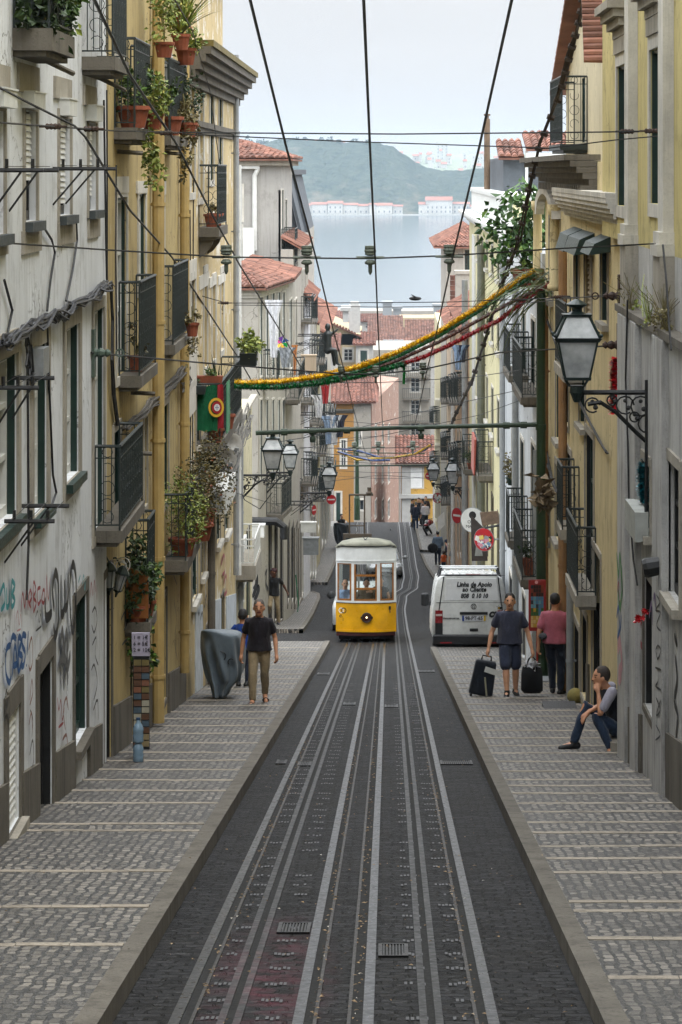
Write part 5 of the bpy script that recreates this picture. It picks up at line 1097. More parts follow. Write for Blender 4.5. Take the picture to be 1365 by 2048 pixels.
# far bank
def hillmat():
    m,nt,b,pos,g=newmat('far_hillside'); a=noi(nt,mapv(nt,pos,(1,.3,2.2)),.02,8,.66); f=noi(nt,mapv(nt,pos,(1,1,1)),.13,6,.7)
    col=mixc(nt,ramp(nt,f,.35,.65),(.022,.036,.026),(.075,.09,.06)); col=mixc(nt,ramp(nt,a,.56,.68,0,.85),col,(.17,.15,.11)); nt.links.new(col,b.inputs['Base Color']); b.inputs['Roughness'].default_value=1; b.inputs['Specular IOR Level'].default_value=0; bumpit(nt,b,f,1.,6.); return m
sil=[(300,306),(440,300),(480,294),(540,284),(600,281),(700,288),(760,290),(790,297),(812,312),(835,332),(880,345),(960,340),(1050,345),(1250,350)]
hl=MB(); NX,NY=150,26; gv=[]
for j in range(NY+1):
    v=j/NY; row_=[]
    for i in range(NX+1):
        px=300+i*950/NX; d=2215+v*330; ys=next(a[1]+(b[1]-a[1])*(px-a[0])/(b[0]-a[0]) for a,b in zip(sil,sil[1:]) if a[0]<=px<=b[0])
        top=-(ys-PY0)*2480/F; x=(px-PX0)*2450/F; t=max(0,min(1,(v-.12)/.65)); t=t**.7 if v<.8 else 1; nz=noise.fractal(V((x*.02,d*.012,3)),1,2,5)
        z=-34.6+(top+35)*t+nz*5*min(1,t*2)*(1.2-t*.6)+(noise.noise(V((x*.09,d*.05,1)))*2.4+noise.noise(V((x*.25,d*.1,5)))*1.3)*min(1,t*3); row_.append(V((x,d,z)))
    gv.append(row_)
hl.add([p for r in gv for p in r],[(j*(NX+1)+i,j*(NX+1)+i+1,(j+1)*(NX+1)+i+1,(j+1)*(NX+1)+i) for j in range(NY) for i in range(NX)])
tag(hl.build('hills',hillmat()),'wooded cliff hill across the river','hill',None,'structure')
pl=MB(); pl.face([(-420,2545,-5),(420,2545,-5),(420,3300,18),(-420,3300,18)]); tag(pl.build('terrain',M('far_plateau','#6f7660',1,.3,.01)),'far plateau under the hazy town','terrain',None,'structure')
fw=MB(); tr=[]
WF=M('far_white_wall','#b0aea8',.9,.1,.1,0,0); RF=M('far_red_roof','#8a5a48',.9,.2,.1,0,0)
rr=random.Random(3)
def block(mb,px0,px1,yb,yt,d,dep,roofh=0):
    x0,x1=(px0-PX0)*d/F,(px1-PX0)*d/F; z0,z1=-(yb-PY0)*d/F,-(yt-PY0)*d/F; mb.cm=0; mb.box(x0,x1,d,d+dep,z0,z1)
    if roofh: mb.cm=1; mb.prism([(x0-.4,d-.6,z1),(x0-.4,d+dep+.6,z1),(x0-.4,d+dep*.5,z1+roofh)],(x1-x0+.8,0,0))
    mb.cm=2; n=int((x1-x0)/3.2)
    for i in range(n): 
        x=x0+(x1-x0)*(i+.5)/n
        for k in range(max(1,int((z1-z0-1)/3.2))): mb.box(x-.5,x+.5,d-.05,d+.3,z0+1+k*3.2,z0+2.6+k*3.2)
WD=M('far_dark_window','#5c6266',.6,.1,.1,0,0)
for i,(a,b,yt,rh) in enumerate(((590,622,411,1.5),(623,655,409,1.8),(656,686,407,2),(687,716,410,1.6),(717,738,412,1.6),(739,752,409,1.2),(753,785,411,2),(786,806,413,1.4),(838,858,409,2),(852,905,401,3),(906,940,408,1.6),(941,975,413,1.4),(560,589,412,1.5))):
    mb=MB(); block(mb,a,b,428,yt,2205+rr.uniform(0,6),12,rh); tag(mb.build('far_warehouse',[WF,RF,WD],loc=P((a+b)/2,428,2210)),'pale red roofed riverside building on far bank, %s along the shore'%('leftmost under hill,second from left,third from left,fourth,fifth,sixth,seventh,eighth,ninth,big twelfth gabled,tenth low,last right,behind left house'.split(',')[i]),'warehouse','warehouses along the far shore')
q=MB(); q.box((560-PX0)*2200/F,(1000-PX0)*2200/F,2196,2204,-36,-33.6); tag(q.build('quay_wall',WF),'low pale quay along the far shore','quay')
for i in range(46):
    px=rr.uniform(790,1010); d=rr.uniform(2580,3000); u=(d-2580)/420; yb=345-u*34+rr.uniform(-4,4); wdt=rr.uniform(4,11); hh_=rr.uniform(6,13)*(1.2 if u>.5 else 1)
    mb=MB(); block(mb,px,px+wdt,yb+8,yb-hh_*.6,d,12,0 if rr.random()<.4 else 2.2); tag(mb.build('far_house',[WF,RF,WD],loc=P(px,yb+8,d)),'small hazy pale house in far hilltop town','house','houses of the hazy hilltop town')
mb=MB(); block(mb,873,897,320,283,3050,20); tag(mb.build('far_tower_block',[WF,RF,WD],loc=P(885,320,3050)),'tall pale tower block in hazy town','tower block')
for a,b,yt in ((575,600,286),(604,640,284),(648,690,287)):
    mb=MB(); block(mb,a,b,300,yt-2,2500,14,1.5); tag(mb.build('far_house',[WF,RF,WD],loc=P(a,300,2500)),{575:'pale building on hill crest, leftmost',604:'longer pale building on hill crest, middle',648:'pale building on hill crest among trees, right'}[a],'house')
TREE=LEAF('far_tree_leaves','#1c2f18','#3a4f2a')
for i in range(16):
    px=rr.choice([rr.uniform(480,545),rr.uniform(700,790),rr.uniform(560,700)]); d=2470; t=empty('far_tree',P(px,300,d),'dark tree on the hill crest across the river','tree','trees on the far hill crest'); mb=MB(); foliage(mb,P(px,286+rr.uniform(-3,4),d),(rr.uniform(3,6),3,rr.uniform(2.5,4)),120,1.8,rng=rr); mb.build('crown',TREE,t,rec=False); mb=MB(); mb.tube([P(px,300,d),P(px,288,d)],.4,5); mb.build('trunk',DRY,t)
# ================= street lamps
LG,nt,b_,pos,g_=newmat('frosted_lamp_glass'); b_.inputs['Base Color'].default_value=(.42,.44,.45,1); b_.inputs['Roughness'].default_value=.2
nt.links.new(mixc(nt,ramp(nt,noi(nt,pos,5,4),.35,.7),(.30,.32,.33),(.55,.57,.58)),b_.inputs['Base Color'])
LTM=M('lamp_green_metal','#22302e',.4,.3,8,.2,.1)
def lamp(c,wallp,lab,H=.84,light=True):
    """four sided lantern on a scrolled wall bracket; c = underside of the lantern, wallp = where the arm meets the wall"""
    c=V(c); wp=V(wallp); t=empty('street_lamp',wp,lab,'street lamp','wall bracket street lamps'); s=H/.84
    m=MB(); n=V((0,0,0))
    def frus(mb,z0,r0,z1,r1): mb.hexa([c+V((x*r0*s,y*r0*s,z0*s)) for x,y in ((-1,-1),(1,-1),(1,1),(-1,1))]+[c+V((x*r1*s,y*r1*s,z1*s)) for x,y in ((-1,-1),(1,-1),(1,1),(-1,1))])
    for x,y in ((-1,-1),(1,-1),(1,1),(-1,1)):
        m.tube([c+V((x*.125*s,y*.125*s,.1*s)),c+V((x*.2*s,y*.2*s,.48*s))],.014*s,4); m.tube([c+V((x*.225*s,y*.225*s,.5*s)),c+V((x*.12*s,y*.12*s,.72*s))],.014*s,4); m.ball(c+V((x*.235*s,y*.235*s,.53*s)),.02*s,6,4)
    frus(m,.07,.135,.10,.14); frus(m,.46,.215,.50,.245); frus(m,.715,.135,.74,.15); m.lathe([(.10*s,.74*s),(.05*s,.77*s),(.055*s,.80*s),(.10*s,.82*s),(.11*s,.84*s),(.06*s,.87*s),(.02*s,.89*s)],c,12)
    m.tube([c+V((-.07*s,0,0)),c+V((-.12*s,0,.08*s))],.014*s,5); m.tube([c+V((.07*s,0,0)),c+V((.12*s,0,.08*s))],.014*s,5); m.lathe([(.05*s,-.12*s),(.03*s,-.16*s),(.075*s,-.06*s),(.07*s,0),(.08*s,.01*s)],c,10)
    ln=m.build('lantern',LTM,t); g=MB(); frus(g,.10,.12,.46,.195); g.build('glass',LG,ln); g=MB(); frus(g,.505,.215,.715,.118); g.build('top_glass',LG,ln)
    a=wp-c; a.z=0; L=a.length; u=a/L; br=MB(); z=-.06*s; up=V((0,0,1))
    Q=lambda x,y: c+u*x*L+up*y
    br.tube([Q(0,z),Q(1,z)],.028*s,6); br.tube([Q(1,z+.35*s),Q(1,z-.62*s)],.022*s,6)
    br.tube([Q(.14,z-.12*s),Q(.3,z-.10*s),Q(.5,z-.2*s),Q(.75,z-.4*s),Q(1,z-.58*s)],.024*s,6)
    ax=u.cross(up)
    for x,y,r in ((.2,-.13,.075),(.62,-.13,.09),(.82,-.14,.10),(.9,-.32,.09),(.74,-.25,.05),(.45,-.08,.05),(.95,-.15,.05)):
        br.ring(Q(x,z+y*s),r*s,ax,.012*s,10,0,PI*1.7,u); br.ball(Q(x,z+(y+r*.5)*s),.022*s,6,4); br.ball(Q(x+.04,z+(y-r*.3)*s),.028*s,6,4)
    br.ring(Q(.97,z+.38*s),.05*s,ax,.012*s,8,0,PI*1.2,u); br.build('bracket',BLACK,t); return t
lamp(P(1154,773,30.95),(2.85,30.95,-.9*0+P(0,773,30.95).z),'big green street lantern on scrolled bracket against grey stone wall',.88)
lamp(P(546,945,61.6),(-3.2,61.6,P(0,945,61.6).z),'green street lantern at pale corner wing, larger of two side by side')
lamp(P(581,941,88),(-3.68,88,P(0,941,88).z),'street lantern just behind and right of the larger left lantern',.9)
lamp(P(659,982,108),(-3.27,108,P(0,982,108).z),'small far street lantern on the left above no entry sign',1.05)
lamp(P(906,972,108),(2.93,108,P(0,972,108).z),'street lantern on far right above the tilted no entry sign',1.0)
lamp(P(867,965,138),(2.95,138,P(0,965,138).z),'most distant right street lantern beside mossy wall',1.1)
def lantern_small(c,lab,tilt):
    t=empty('wall_lantern',c,lab,'wall lantern'); c=V(c); mb=MB(); mm=Matrix.Rotation(tilt,4,'Y')
    mb.lathe([(.02,.16),(.05,.14),(.10,.08),(.105,.06),(.09,.055)],c,6,mm); mb.lathe([(.05,-.15),(.06,-.13),(.02,-.17),(.01,-.22)],c,6,mm); mb.tube([c+V((0,0,.16)),c+V((-.05,0,.25)),c+V((-.25,0,.22))],.012,5)
    for i in range(6): a=PI/3*i; mb.tube([c+mm@V((.055*math.cos(a),.055*math.sin(a),-.14)),c+mm@V((.085*math.cos(a),.085*math.sin(a),.06))],.006,4)
    mb.build('frame',LTM,t); g=MB(); g.lathe([(.05,-.14),(.08,.055)],c,6,mm); g.build('glass',LG,t)
lantern_small(P(219,1152,33.2),'small dark green lantern upright over the shop door',0); lantern_small(P(241,1158,34),'small green lantern hanging askew with white cord below ochre wall',.25)
mb=MB(); c=P(243,1133,34); 
for i in range(5): mb.ring(c+V((R.uniform(-.02,.02),0,R.uniform(-.02,.02))),.05+.01*i,(R.uniform(-.4,.4),1,R.uniform(-.4,.4)),.006,12)
tag(mb.build('coiled_cord',WHITEP,loc=c),'white cord coiled on the askew small lantern','cord')
# ================= green pole with cross arm
PG=M('mast_green','#22391f',.5,.4,3,0,.15); t=empty('tram_wire_mast',(2.82,53,G(53)),'tall dark green mast with long cross arm over the tracks','mast'); mb=MB(); z0=G(53)
mb.tube([(2.80,53,z0+.05),(2.80,53,-2.2)],[.095,.078],14); mb.lathe([(.15,0),(.15,.25),(.11,.4),(.095,.45)],(2.80,53,z0+.05),14); mb.lathe([(.10,0),(.10,.1)],(2.8,53,-4.75),14); mb.build('pole',PG,t)
mb=MB(); a,b=P(1082,849,53),P(512,866,53); b.y=53; mb.tube([a,a.lerp(b,.5)+V((0,0,.02)),b],[.045,.04,.045],8)
for u in (.06,.12,.42,.68,.8,.9): q=a.lerp(b,u); mb.tube([q+V((-.06,0,0)),q+V((.06,0,0))],.065,8)
for u in (.42,.80): q=a.lerp(b,u); mb.tube([q,q+V((0,0,-.13))],.03,6); mb.lathe([(.05,-.2),(.06,-.14),(.05,-.1)],q,8)
mb.build('cross_arm',M('cross_arm_green','#2f4030',.55,.4,6,0,.15),t)
t=empty('tram_wire_mast',(P(715,0,190).x,190,G(188)),'slim far green mast rising in front of pink wall','mast'); mb=MB(); x=P(715,0,190).x; mb.tube([(x,189,G(188)),(x,189,P(0,850,190).z)],[.16,.1],8); mb.lathe([(.2,0),(.2,1.4),(.12,1.6)],(x,189,G(188)),8); mb.build('pole',PG,t)
mb=MB(); a,b=P(640,932,150),P(872,930,150); mb.tube([a,b],.05,6); mb.tube([P(680,905,150),P(850,907,150)],.03,6); tag(mb.build('cross_arm',PG,loc=a),'distant green cross arms under blue yellow garlands','cross arm')
# ================= overhead wires
CW='overhead tram and span wires'
for h,x,lab in ((2.66,-.668,'left tram wire running down street overhead'),(2.66,-.117,'middle tram wire running down street overhead'),(2.66,.602,'right tram wire running down street overhead')):
    pts=[]; 
    for i,d in enumerate((11,27,45,66,90,120,150)):
        hh=h if d<70 else h+(d-70)*.004; base=-.12876*d if d<89 else G(d)+2.6
        if i: 
            q0=pts[-1]; q1=V((x,d,base+hh)); pts.append(q0.lerp(q1,.5)+V((0,0,-.05)));pts.append(q1)
        else: pts.append(V((x,d,base+hh)))
    o=wire(pts,.0085,'tram_wire',lab,'cable',CW)
INS=M('insulator_grey_green','#5a6257',.5,.2,8)
def insul(c,lab,s=1.):
    mb=MB(); mb.lathe([(.05*s,.11*s),(.055*s,.09*s),(.05*s,.08*s),(.06*s,.06*s),(.05*s,.045*s),(.055*s,.03*s),(.03*s,.015*s)],c,10); mb.lathe([(.03*s,-.02*s),(.055*s,-.045*s),(.05*s,-.06*s),(.02*s,-.07*s),(.02*s,-.13*s),(.008*s,-.16*s)],c,10); mb.tube([V(c)+V((-.13*s,0,0)),V(c)+V((.13*s,0,0))],.014*s,6); o=mb.build('wire_insulator',INS,loc=c); tag(o,lab,'insulator','insulators on the span wires')
for px,py,d,lab,s in ((453,514,27,'grey green insulator at crossing of span wire over yellow house',1),(614,515,27,'grey green insulator on near span wire before the water, left',1),(741,515,27,'grey green insulator on near span wire before the water, middle',1),(899,513,27,'grey green insulator on near span wire before right houses',1),(683,746,45,'insulator on lower span wire just below garland, left',1),(752,746,45,'insulator on lower span wire just below garland, middle',1),(846,739,45,'insulator on lower span wire near grey apartments',1),(709,895,70,'small insulator above the tram, left',1.2),(757,894,70,'small insulator above the tram, middle',1.2),(826,893,70,'small insulator above the tram, right',1.2)): insul(P(px,py,d),lab,s)
def pw(pts,r,lab,sag=0,grp=CW): return wire([P(*p) for p in pts],r,'overhead_cable',lab,'cable',grp,sag=sag)
pw([(-30,483,23.5),(220,500,26.5),(453,514,27),(614,516,27),(741,517,27),(899,511,27),(1120,497,28),(1372,484,29.5)],.008,'dark span wire crossing whole street through the four near insulators')
pw([(183,705,31.2),(400,725,40),(683,748,45),(752,748,45),(846,739,45),(1000,705,42),(1240,690,35.5)],.012,'span wire from green wall bracket to rusty bracket under the garland')
pw([(-30,243,22),(110,253,25),(220,261,27),(365,265,30),(800,268,30),(1200,264,30),(1300,262,29.6),(1375,256,29)],.008,'thin span wire high across sky, upper one')
pw([(365,268,30),(700,283,31),(1100,296,31),(1230,280,30.5),(1340,270,29.5)],.007,'thin span wire high across sky, lower one')
pw([(-20,165,22.5),(60,207,25),(150,252,27),(172,275,28)],.011,'thick black cable drooping across white house shutters')
pw([(172,275,28),(260,420,34),(345,515,42),(405,605,50),(480,720,58),(520,790,62)],.014,'black cable descending leftward over ochre house front')
pw([(185,-10,20),(260,150,26),(352,285,33),(420,420,40),(480,530,48),(560,660,60),(640,800,75)],.014,'black cable descending from top left across plant balconies')
pw([(380,585,50),(453,606,50),(640,606,50),(900,604,49),(1080,597,45),(1240,592,35.5)],.008,'thin span wire across street below the water level')
pw([(470,610,50),(760,614,50),(1000,612,48),(1250,585,35.6)],.006,'thinner wire just under span wire below water level')
pw([(600,765,55),(760,765,60),(940,755,64),(1075,735,54)],.008,'thin wire crossing just below the long garland')
pw([(550,885,62),(700,860,66),(880,815,68),(1060,775,56)],.008,'thin wire slanting up to the green iron balcony')
pw([(555,905,66),(760,872,70),(960,830,66),(1070,790,55)],.007,'second thin wire slanting up to the green iron balcony')
pw([(600,895,90),(709,897,72),(757,896,72),(826,895,72),(940,892,90)],.010,'short span wire over the tram roof')
pw([(640,880,110),(760,872,120),(880,880,112)],.010,'far thin wire over tram between lower balconies')
pw([(640,965,100),(760,950,120),(905,960,108)],.010,'far thin wire between small lanterns')
pw([(380,990,47),(470,985,58),(560,1012,80)],.008,'thin loop of wire by the corner wing')
pw([(345,-10,30),(385,60,40),(420,180,47),(440,330,55)],.008,'thin cable on yellow house beneath cornice')
pw([(470,960,61.3),(490,1000,60.5),(520,1018,62),(545,985,62)],.009,'slack cable looping below the larger left lantern')
for (y1,y2,d,lab) in ((905,912,75,'faint wire over tram nearest'),(918,925,95,'faint wire over tram second'),(938,942,120,'faint wire over tram third'),(948,955,140,'faint wire over tram fourth'),(835,850,100,'faint wire before pink wall')): pw([(610,y1,d),(760,(y1+y2)/2+6,d),(925,y2,d)],.009,lab)
pts=[P(1172,-30,44),P(1160,40,45),P(1140,110,46),P(1120,190,47),P(1080,290,50),P(1060,370,51),P(1040,470,52),P(1015,540,54),P(990,610,58),P(970,680,62),P(945,760,70),P(915,820,85),P(900,860,95)]
mb=MB()
for i in range(4): mb.tube([p+V((R.uniform(-.04,.04),0,R.uniform(-.04,.04))) for p in pts],.017,5)
for k in range(len(pts)-1):
    for j in range(3): q=pts[k].lerp(pts[k+1],j/3+.1); mb.tube([q+V((-.06,0,.02)),q+V((.06,0,-.02))],.05,6)
tag(mb.build('twisted_cable',M('brown_cable','#3a3029',.8,.35,8,0,0),loc=pts[0]),'thick twisted brown cable hanging from the cream attic down past the plant','cable')
def strain(p,lab,mat=RUST,s=.55):
    mb=MB(); c=V(p); mb.tube([c+V((-.22*s,0,0)),c+V((-.12*s,0,0))],.02*s,6); mb.lathe([(.02,-.13),(.055,-.1),(.04,-.06),(.055,-.03),(.04,0),(.055,.03),(.04,.06),(.055,.1),(.02,.13)],c,8,Matrix.Rotation(PI/2,4,'Y')@Matrix.Scale(s,4)); mb.tube([c+V((.12*s,0,0)),c+V((.22*s,0,0))],.02*s,6); tag(mb.build('strain_insulator',mat,loc=c),lab,'insulator','strain insulators')
for px,py,d,lab in ((107,253,25,'brown ribbed strain insulator before the white shutters'),(183,258,26.3,'small dark strain insulator at the white house edge'),(333,266,29.5,'grey ball strain insulator before plant balconies'),(1303,262,29.5,'black ball strain insulator at right pilaster'),(1255,263,29.9,'long black turnbuckle left of right pilaster'),(1345,271,29.3,'dark strain insulator at far right pilaster'),(450,606,50,'dark strain insulator over pale yellow house'),(1040,600,47,'grey strain insulator by dry palm'),(1118,594,42,'pinkish strain insulator above big lantern')): strain(P(px,py,d),lab)
for px,py,d,lab,w in ((185,706,31.4,'green cast wall bracket for span wire on white house',f),(1240,592,35.4,'rusty wall rosette for thin wires on stone house',None),(1238,690,35.4,'ornate rusty wall bracket behind big lantern',None)):
    c=P(px,py,d); n=V((1,0,0)) if w else V((-1,0,0)); mb=MB(); mb.hexa([c+V((-.02,-.1,-.26)),c+V((.03,-.1,-.26)),c+V((.03,.1,-.26)),c+V((-.02,.1,-.26)),c+V((-.02,-.1,.26)),c+V((.03,-.1,.26)),c+V((.03,.1,.26)),c+V((-.02,.1,.26))]); mb.lathe([(.05,0),(.07,.02),(.04,.05),(.06,.09),(.045,.12),(.03,.14),(.05,.16),(.02,.2)],c,8,Matrix.Rotation(PI/2 if w else -PI/2,4,'Y')); mb.ring(c+n*.3,.04,(0,1,0),.012,10); tag(mb.build('wire_bracket',M('cast_green','#4b5a50',.6,.3,9) if w else RUST,loc=c),lab,'wire bracket')
# ================= garlands
def garland(pts,r,n,mat,lab,name='tinsel_garland'):
    mb=MB(); pts=[P(*p) for p in pts]; seg=[]
    for a,b in zip(pts,pts[1:]): seg.append(((b-a).length,a,b))
    T=sum(s[0] for s in seg)
    for i in range(n):
        u=R.random()*T
        for L,a,b in seg:
            if u<=L: break
            u-=L
        p=a.lerp(b,u/L); ax=(b-a).normalized(); w=R.uniform(0,6.28); o=ax.orthogonal().normalized(); o.rotate(Matrix.Rotation(w,3,ax)); q=p+o*r*R.uniform(.6,1.1)+ax*R.uniform(-.5,.5)*r; s=o.cross(ax)*r*.34
        mb.face([p-s,p+s,q+s*.6,q-s*.6])
    mb.tube(pts,r*.55,6); o=mb.build(name,mat,loc=pts[0],rec=False); return tag(o,lab,'garland','tinsel street garlands')
def tinsel(name,c):
    if name in _mc: return _mc[name]
    m,nt,b,pos,g=newmat(name); c=srgb(c); nt.links.new(mixc(nt,g.outputs['Random Per Island'],tuple(x*.7 for x in c),tuple(min(1,x*1.25) for x in c)),b.inputs['Base Color']); b.inputs['Roughness'].default_value=.3; b.inputs['Specular IOR Level'].default_value=.6; _mc[name]=m; return m
TY,TG,TR,TB,TBl=tinsel('tinsel_yellow','#e5bd10'),tinsel('tinsel_green','#12803c'),tinsel('tinsel_red','#b8141f'),tinsel('tinsel_brown','#6b3520'),tinsel('tinsel_blue','#1d4f9c')
def gp(dy,pts): return [(x,y+dy,53) for x,y in pts]
top=[(432,763),(500,765),(560,763),(640,752),(720,732),(800,702),(880,662),(960,612),(1020,572),(1070,540)]
bot=[(432,768),(480,772),(560,773),(640,765),(720,750),(800,729),(812,726)]
garland(gp(0,top),.075,5200,TY,'fat yellow tinsel garland arching across the street to the plant')
garland(gp(9,[(x,y) for x,y in top if x>600]+[]),.065,2600,TG,'green tinsel strand just under yellow one on the right side')
garland(gp(11,[(432,762),(560,764),(640,754),(720,736),(800,708),(880,672),(960,628),(1030,590),(1090,560)]),.06,3600,TB,'brown tinsel strand below the yellow garland')
garland(gp(1,bot),.085,3300,TG,'green tinsel garland sagging lowest on the left')
garland(gp(-9,[(600,770),(660,759),(720,745),(790,722)]),.045,800,TY,'thin yellow strand between brown and green garlands')
garland(gp(0,[(806,727),(850,713),(900,690),(950,664),(1000,640),(1050,600),(1105,565)]),.07,2600,TR,'red tinsel garland rising to the dry palm')
garland([(808,728,53),(809,745,53),(808,768,53)],.05,130,TG,'short green tinsel tail dangling where red garland starts')
garland([(700-27,902,140),(715,920,140),(745,917,140),(790,915,140),(830,908,140),(862,890,140)],.10,700,TY,'far thin yellow garland over tram')
garland([(676,897,141),(720,902,141),(760,915,141),(800,914,141),(850,900,141),(864,889,141)],.09,700,TBl,'far thin blue garland over tram, upper')
garland([(676,903,139),(705,912,139),(745,921,139),(780,920,139)],.09,420,TBl,'far thin blue garland over tram, lower')
garland([(1233,720,35),(1232,760,35),(1231,822,35)],.09,900,TR,'thick red tinsel hanging on the stone wall behind big lantern','tinsel_tail')
garland([(1300,925,31),(1290,932,31),(1288,960,31),(1292,1000,31)],.09,700,tinsel('tinsel_teal','#0f6f7c'),'turquoise tinsel wreathed at the stone house window','tinsel_tail')
mb=MB(); foliage(mb,rc.at(rc.s(1298),rc.z(1298,1228),.08),(.06,.08,.07),60,.05); tag(mb.build('red_flower',tinsel('tinsel_red','#b8141f'),loc=rc.at(rc.s(1298),rc.z(1298,1228),.08),rec=False),'red tinsel flower beside the black stone doorway','flower')
# ================= plants at the mast top
planter('terrace_shrub','large glossy green shrub on the terrace above the garland end',P(1052,572,58),.3,.35,'bush',901,(.72,.7,.85),LEAF('shrub_leaves','#22401a','#466b2a','#7f9a45'),.17,WHITEP and POT,droop=.5)
mb=MB(); t=empty('hanging_strap_plant',P(1080,545,54),'dry strap leaved plant hanging beside the mast under the shrub','plant'); 
for i in range(90):
    c=P(R.uniform(1052,1104),R.uniform(535,600),R.uniform(52.3,54)); d=V((R.uniform(-.9,.35),R.uniform(-.3,.3),R.uniform(-.1,.6))).normalized(); p=c.copy(); sd=V((R.uniform(-1,1),R.uniform(-1,1),.2)).normalized()*.022; prev=(p-sd,p+sd); L=R.uniform(.6,1.7)
    for k in range(1,6): d=(d+V((0,0,-.42))).normalized(); p=p+d*L/5; w_=1-k/5.3; cur=(p-sd*w_,p+sd*w_); mb.face([prev[0],prev[1],cur[1],cur[0]]); prev=cur
mb.build('leaves',LEAF('strap_leaves','#2e3a1c','#5b6a33','#8b8350'),t,rec=False)
mb=MB(); mb.tube([P(1085,640,53.6),P(1080,540,54)],.09,8); mb.build('stem',DRY,t)
planter('hanging_basket','green wall basket with dried brown plant past the mast',P(1026,970,66),.16,.18,'bush',120,(.2,.2,.28),DRY,.07,potm=GREENP)
# ================= signs
def roundsign(c,r,nrm,lab,bar=True,stick=False,mat=None,h=None):
    t=empty('no_entry_sign' if mat is None else 'round_sign',c,lab,'sign'); c=V(c); n=V(nrm).normalized(); m=n.to_track_quat('Z','Y').to_matrix().to_4x4()
    mb=MB(); mb.lathe([(r,-.015),(r,.015)],c,24,m); mb.build('disc',GREYM,t); mb=MB(); mb.lathe([(r*.96,.015),(r*.96,.019)],c,24,m); mb.build('face',mat or M('sign_red','#a4161f',.45,.12,6,0,0),t)
    u=V((0,0,1)).cross(n).normalized(); up=n.cross(u)
    if bar:
        mb=MB(); q=lambda x,y,z: c+u*x+up*y+n*z; mb.hexa([q(-.7*r,-.13*r,.0192),q(.7*r,-.13*r,.0192),q(.7*r,.13*r,.0192),q(-.7*r,.13*r,.0192),q(-.7*r,-.13*r,.022),q(.7*r,-.13*r,.022),q(.7*r,.13*r,.022),q(-.7*r,.13*r,.022)]); mb.build('white_bar',WHITEP,t)
    if stick:
        mats=[WHITEP,BLACK,M('sticker_pink','#b9788a',.6,.2,9),M('sticker_blue','#5f7f9c',.6,.2,9),M('sticker_yellow','#c9b05a',.6,.2,9),GREYM]
        mb=MB(); k=0
        for i in range(70):
            a=R.uniform(0,2*PI); rr=r*.88*math.sqrt(R.random()); x,y=rr*math.cos(a),rr*math.sin(a)
            if y>.25*r and R.random()<.8: continue
            w=R.uniform(.05,.13)*r/.3; hh=w*R.uniform(.6,1.2); ro=R.uniform(-.7,.7)
            pts=[(x+math.cos(ro)*sx*w-math.sin(ro)*sy*hh,y+math.sin(ro)*sx*w+math.cos(ro)*sy*hh) for sx,sy in ((-.5,-.5),(.5,-.5),(.5,.5),(-.5,.5))]
            if max(px*px+py*py for px,py in pts)>(.95*r)**2: continue
            mb.cm=R.choice([0,0,0,1,1,2,3,4,5]); k+=1; mb.face([c+u*px+up*py+n*(.0225+k*.00025) for px,py in pts])
        mb.build('stickers',mats,t,rec=False)
    if h is not None:
        mb=MB(); mb.tube([c-n*.03,c-n*.03+V(h)],.025,6); mb.build('arm',GREYM,t)
    return t,u,up,n
roundsign(P(663,999,125),.215,(.1,-1,0),'no entry sign on left above the covered motorbike',h=(-.9,0,.05))
roundsign(P(628,1020,112),.2,(.95,-.45,0),'half turned no entry sign on left beside white box',h=(-.3,.1,0))
roundsign(P(876,996,140),.26,(-.3,-1,0),'stickered no entry sign by the far crowd',stick=True,h=(.6,0,.1))
roundsign(P(915,1031,108),.30,(-.75,-.6,0),'turned no entry sign without stickers on the right',h=(.35,0,.25))
roundsign(P(969,1079,76),.31,(-.55,-.85,0),'big no entry sign covered with stickers above the van',bar=False,stick=True,h=(.5,0,.0))
roundsign(P(876-17,952,150),.22,(-.2,-1,0),'red round sign beside farthest right lantern',h=(.5,0,0))
t,u,up,n=roundsign(P(946,1040,82),.36,(-.35,-.95,0),'white round cafe sign with black lettering behind sticker sign',bar=False,mat=WHITEP,h=(.4,0,.1))
c=P(946,1040,82); lettering('OS BI',.13,c+n*.021+up*-.06,u,up,BLACK,t); lettering('MALAN',.12,c+n*.021+up*-.19,u,up,BLACK,t); mb=MB(); q=c+n*.02+up*.14; mb.lathe([(.11,0),(.11,.004)],q,10,n.to_track_quat('Z','Y').to_matrix().to_4x4()); mb.build('emblem',BLACK,t)
t=empty('banner',P(962,1120,80),'dark grey hanging banner with pale figure under sticker sign','sign'); mb=MB(); a=P(944,1122,80); mb.hexa([a,P(976,1122,80),P(976,1122,80)+V((0,.04,0)),a+V((0,.04,0)),P(942,1030,80),P(972,1060,80),P(972,1060,80)+V((0,.04,0)),P(942,1030,80)+V((0,.04,0))]); mb.build('cloth',M('banner_grey','#3b3536',.85,.3,5),t)
mb=MB(); mb.face([P(950,1112,79.97),P(966,1112,79.97),P(962,1085,79.97),P(954,1080,79.97)]); mb.build('figure',GREYM,t)
t=empty('sign_board',P(985,1030,74),'weathered brown wooden sign board jutting from lemon house','sign'); mb=MB(); mb.hexa([P(965,1052,74),P(1000,1046,74),P(1000,1046,74)+V((0,.05,0)),P(965,1052,74)+V((0,.05,0)),P(960,1025,74),P(996,1022,74),P(996,1022,74)+V((0,.05,0)),P(960,1025,74)+V((0,.05,0))]); mb.build('board',M('board_brown','#6b5848',.85,.35,7),t); mb=MB(); mb.tube([P(970,1056,74),P(1003,1050,74)],.03,6); mb.build('arm',BLACK,t)
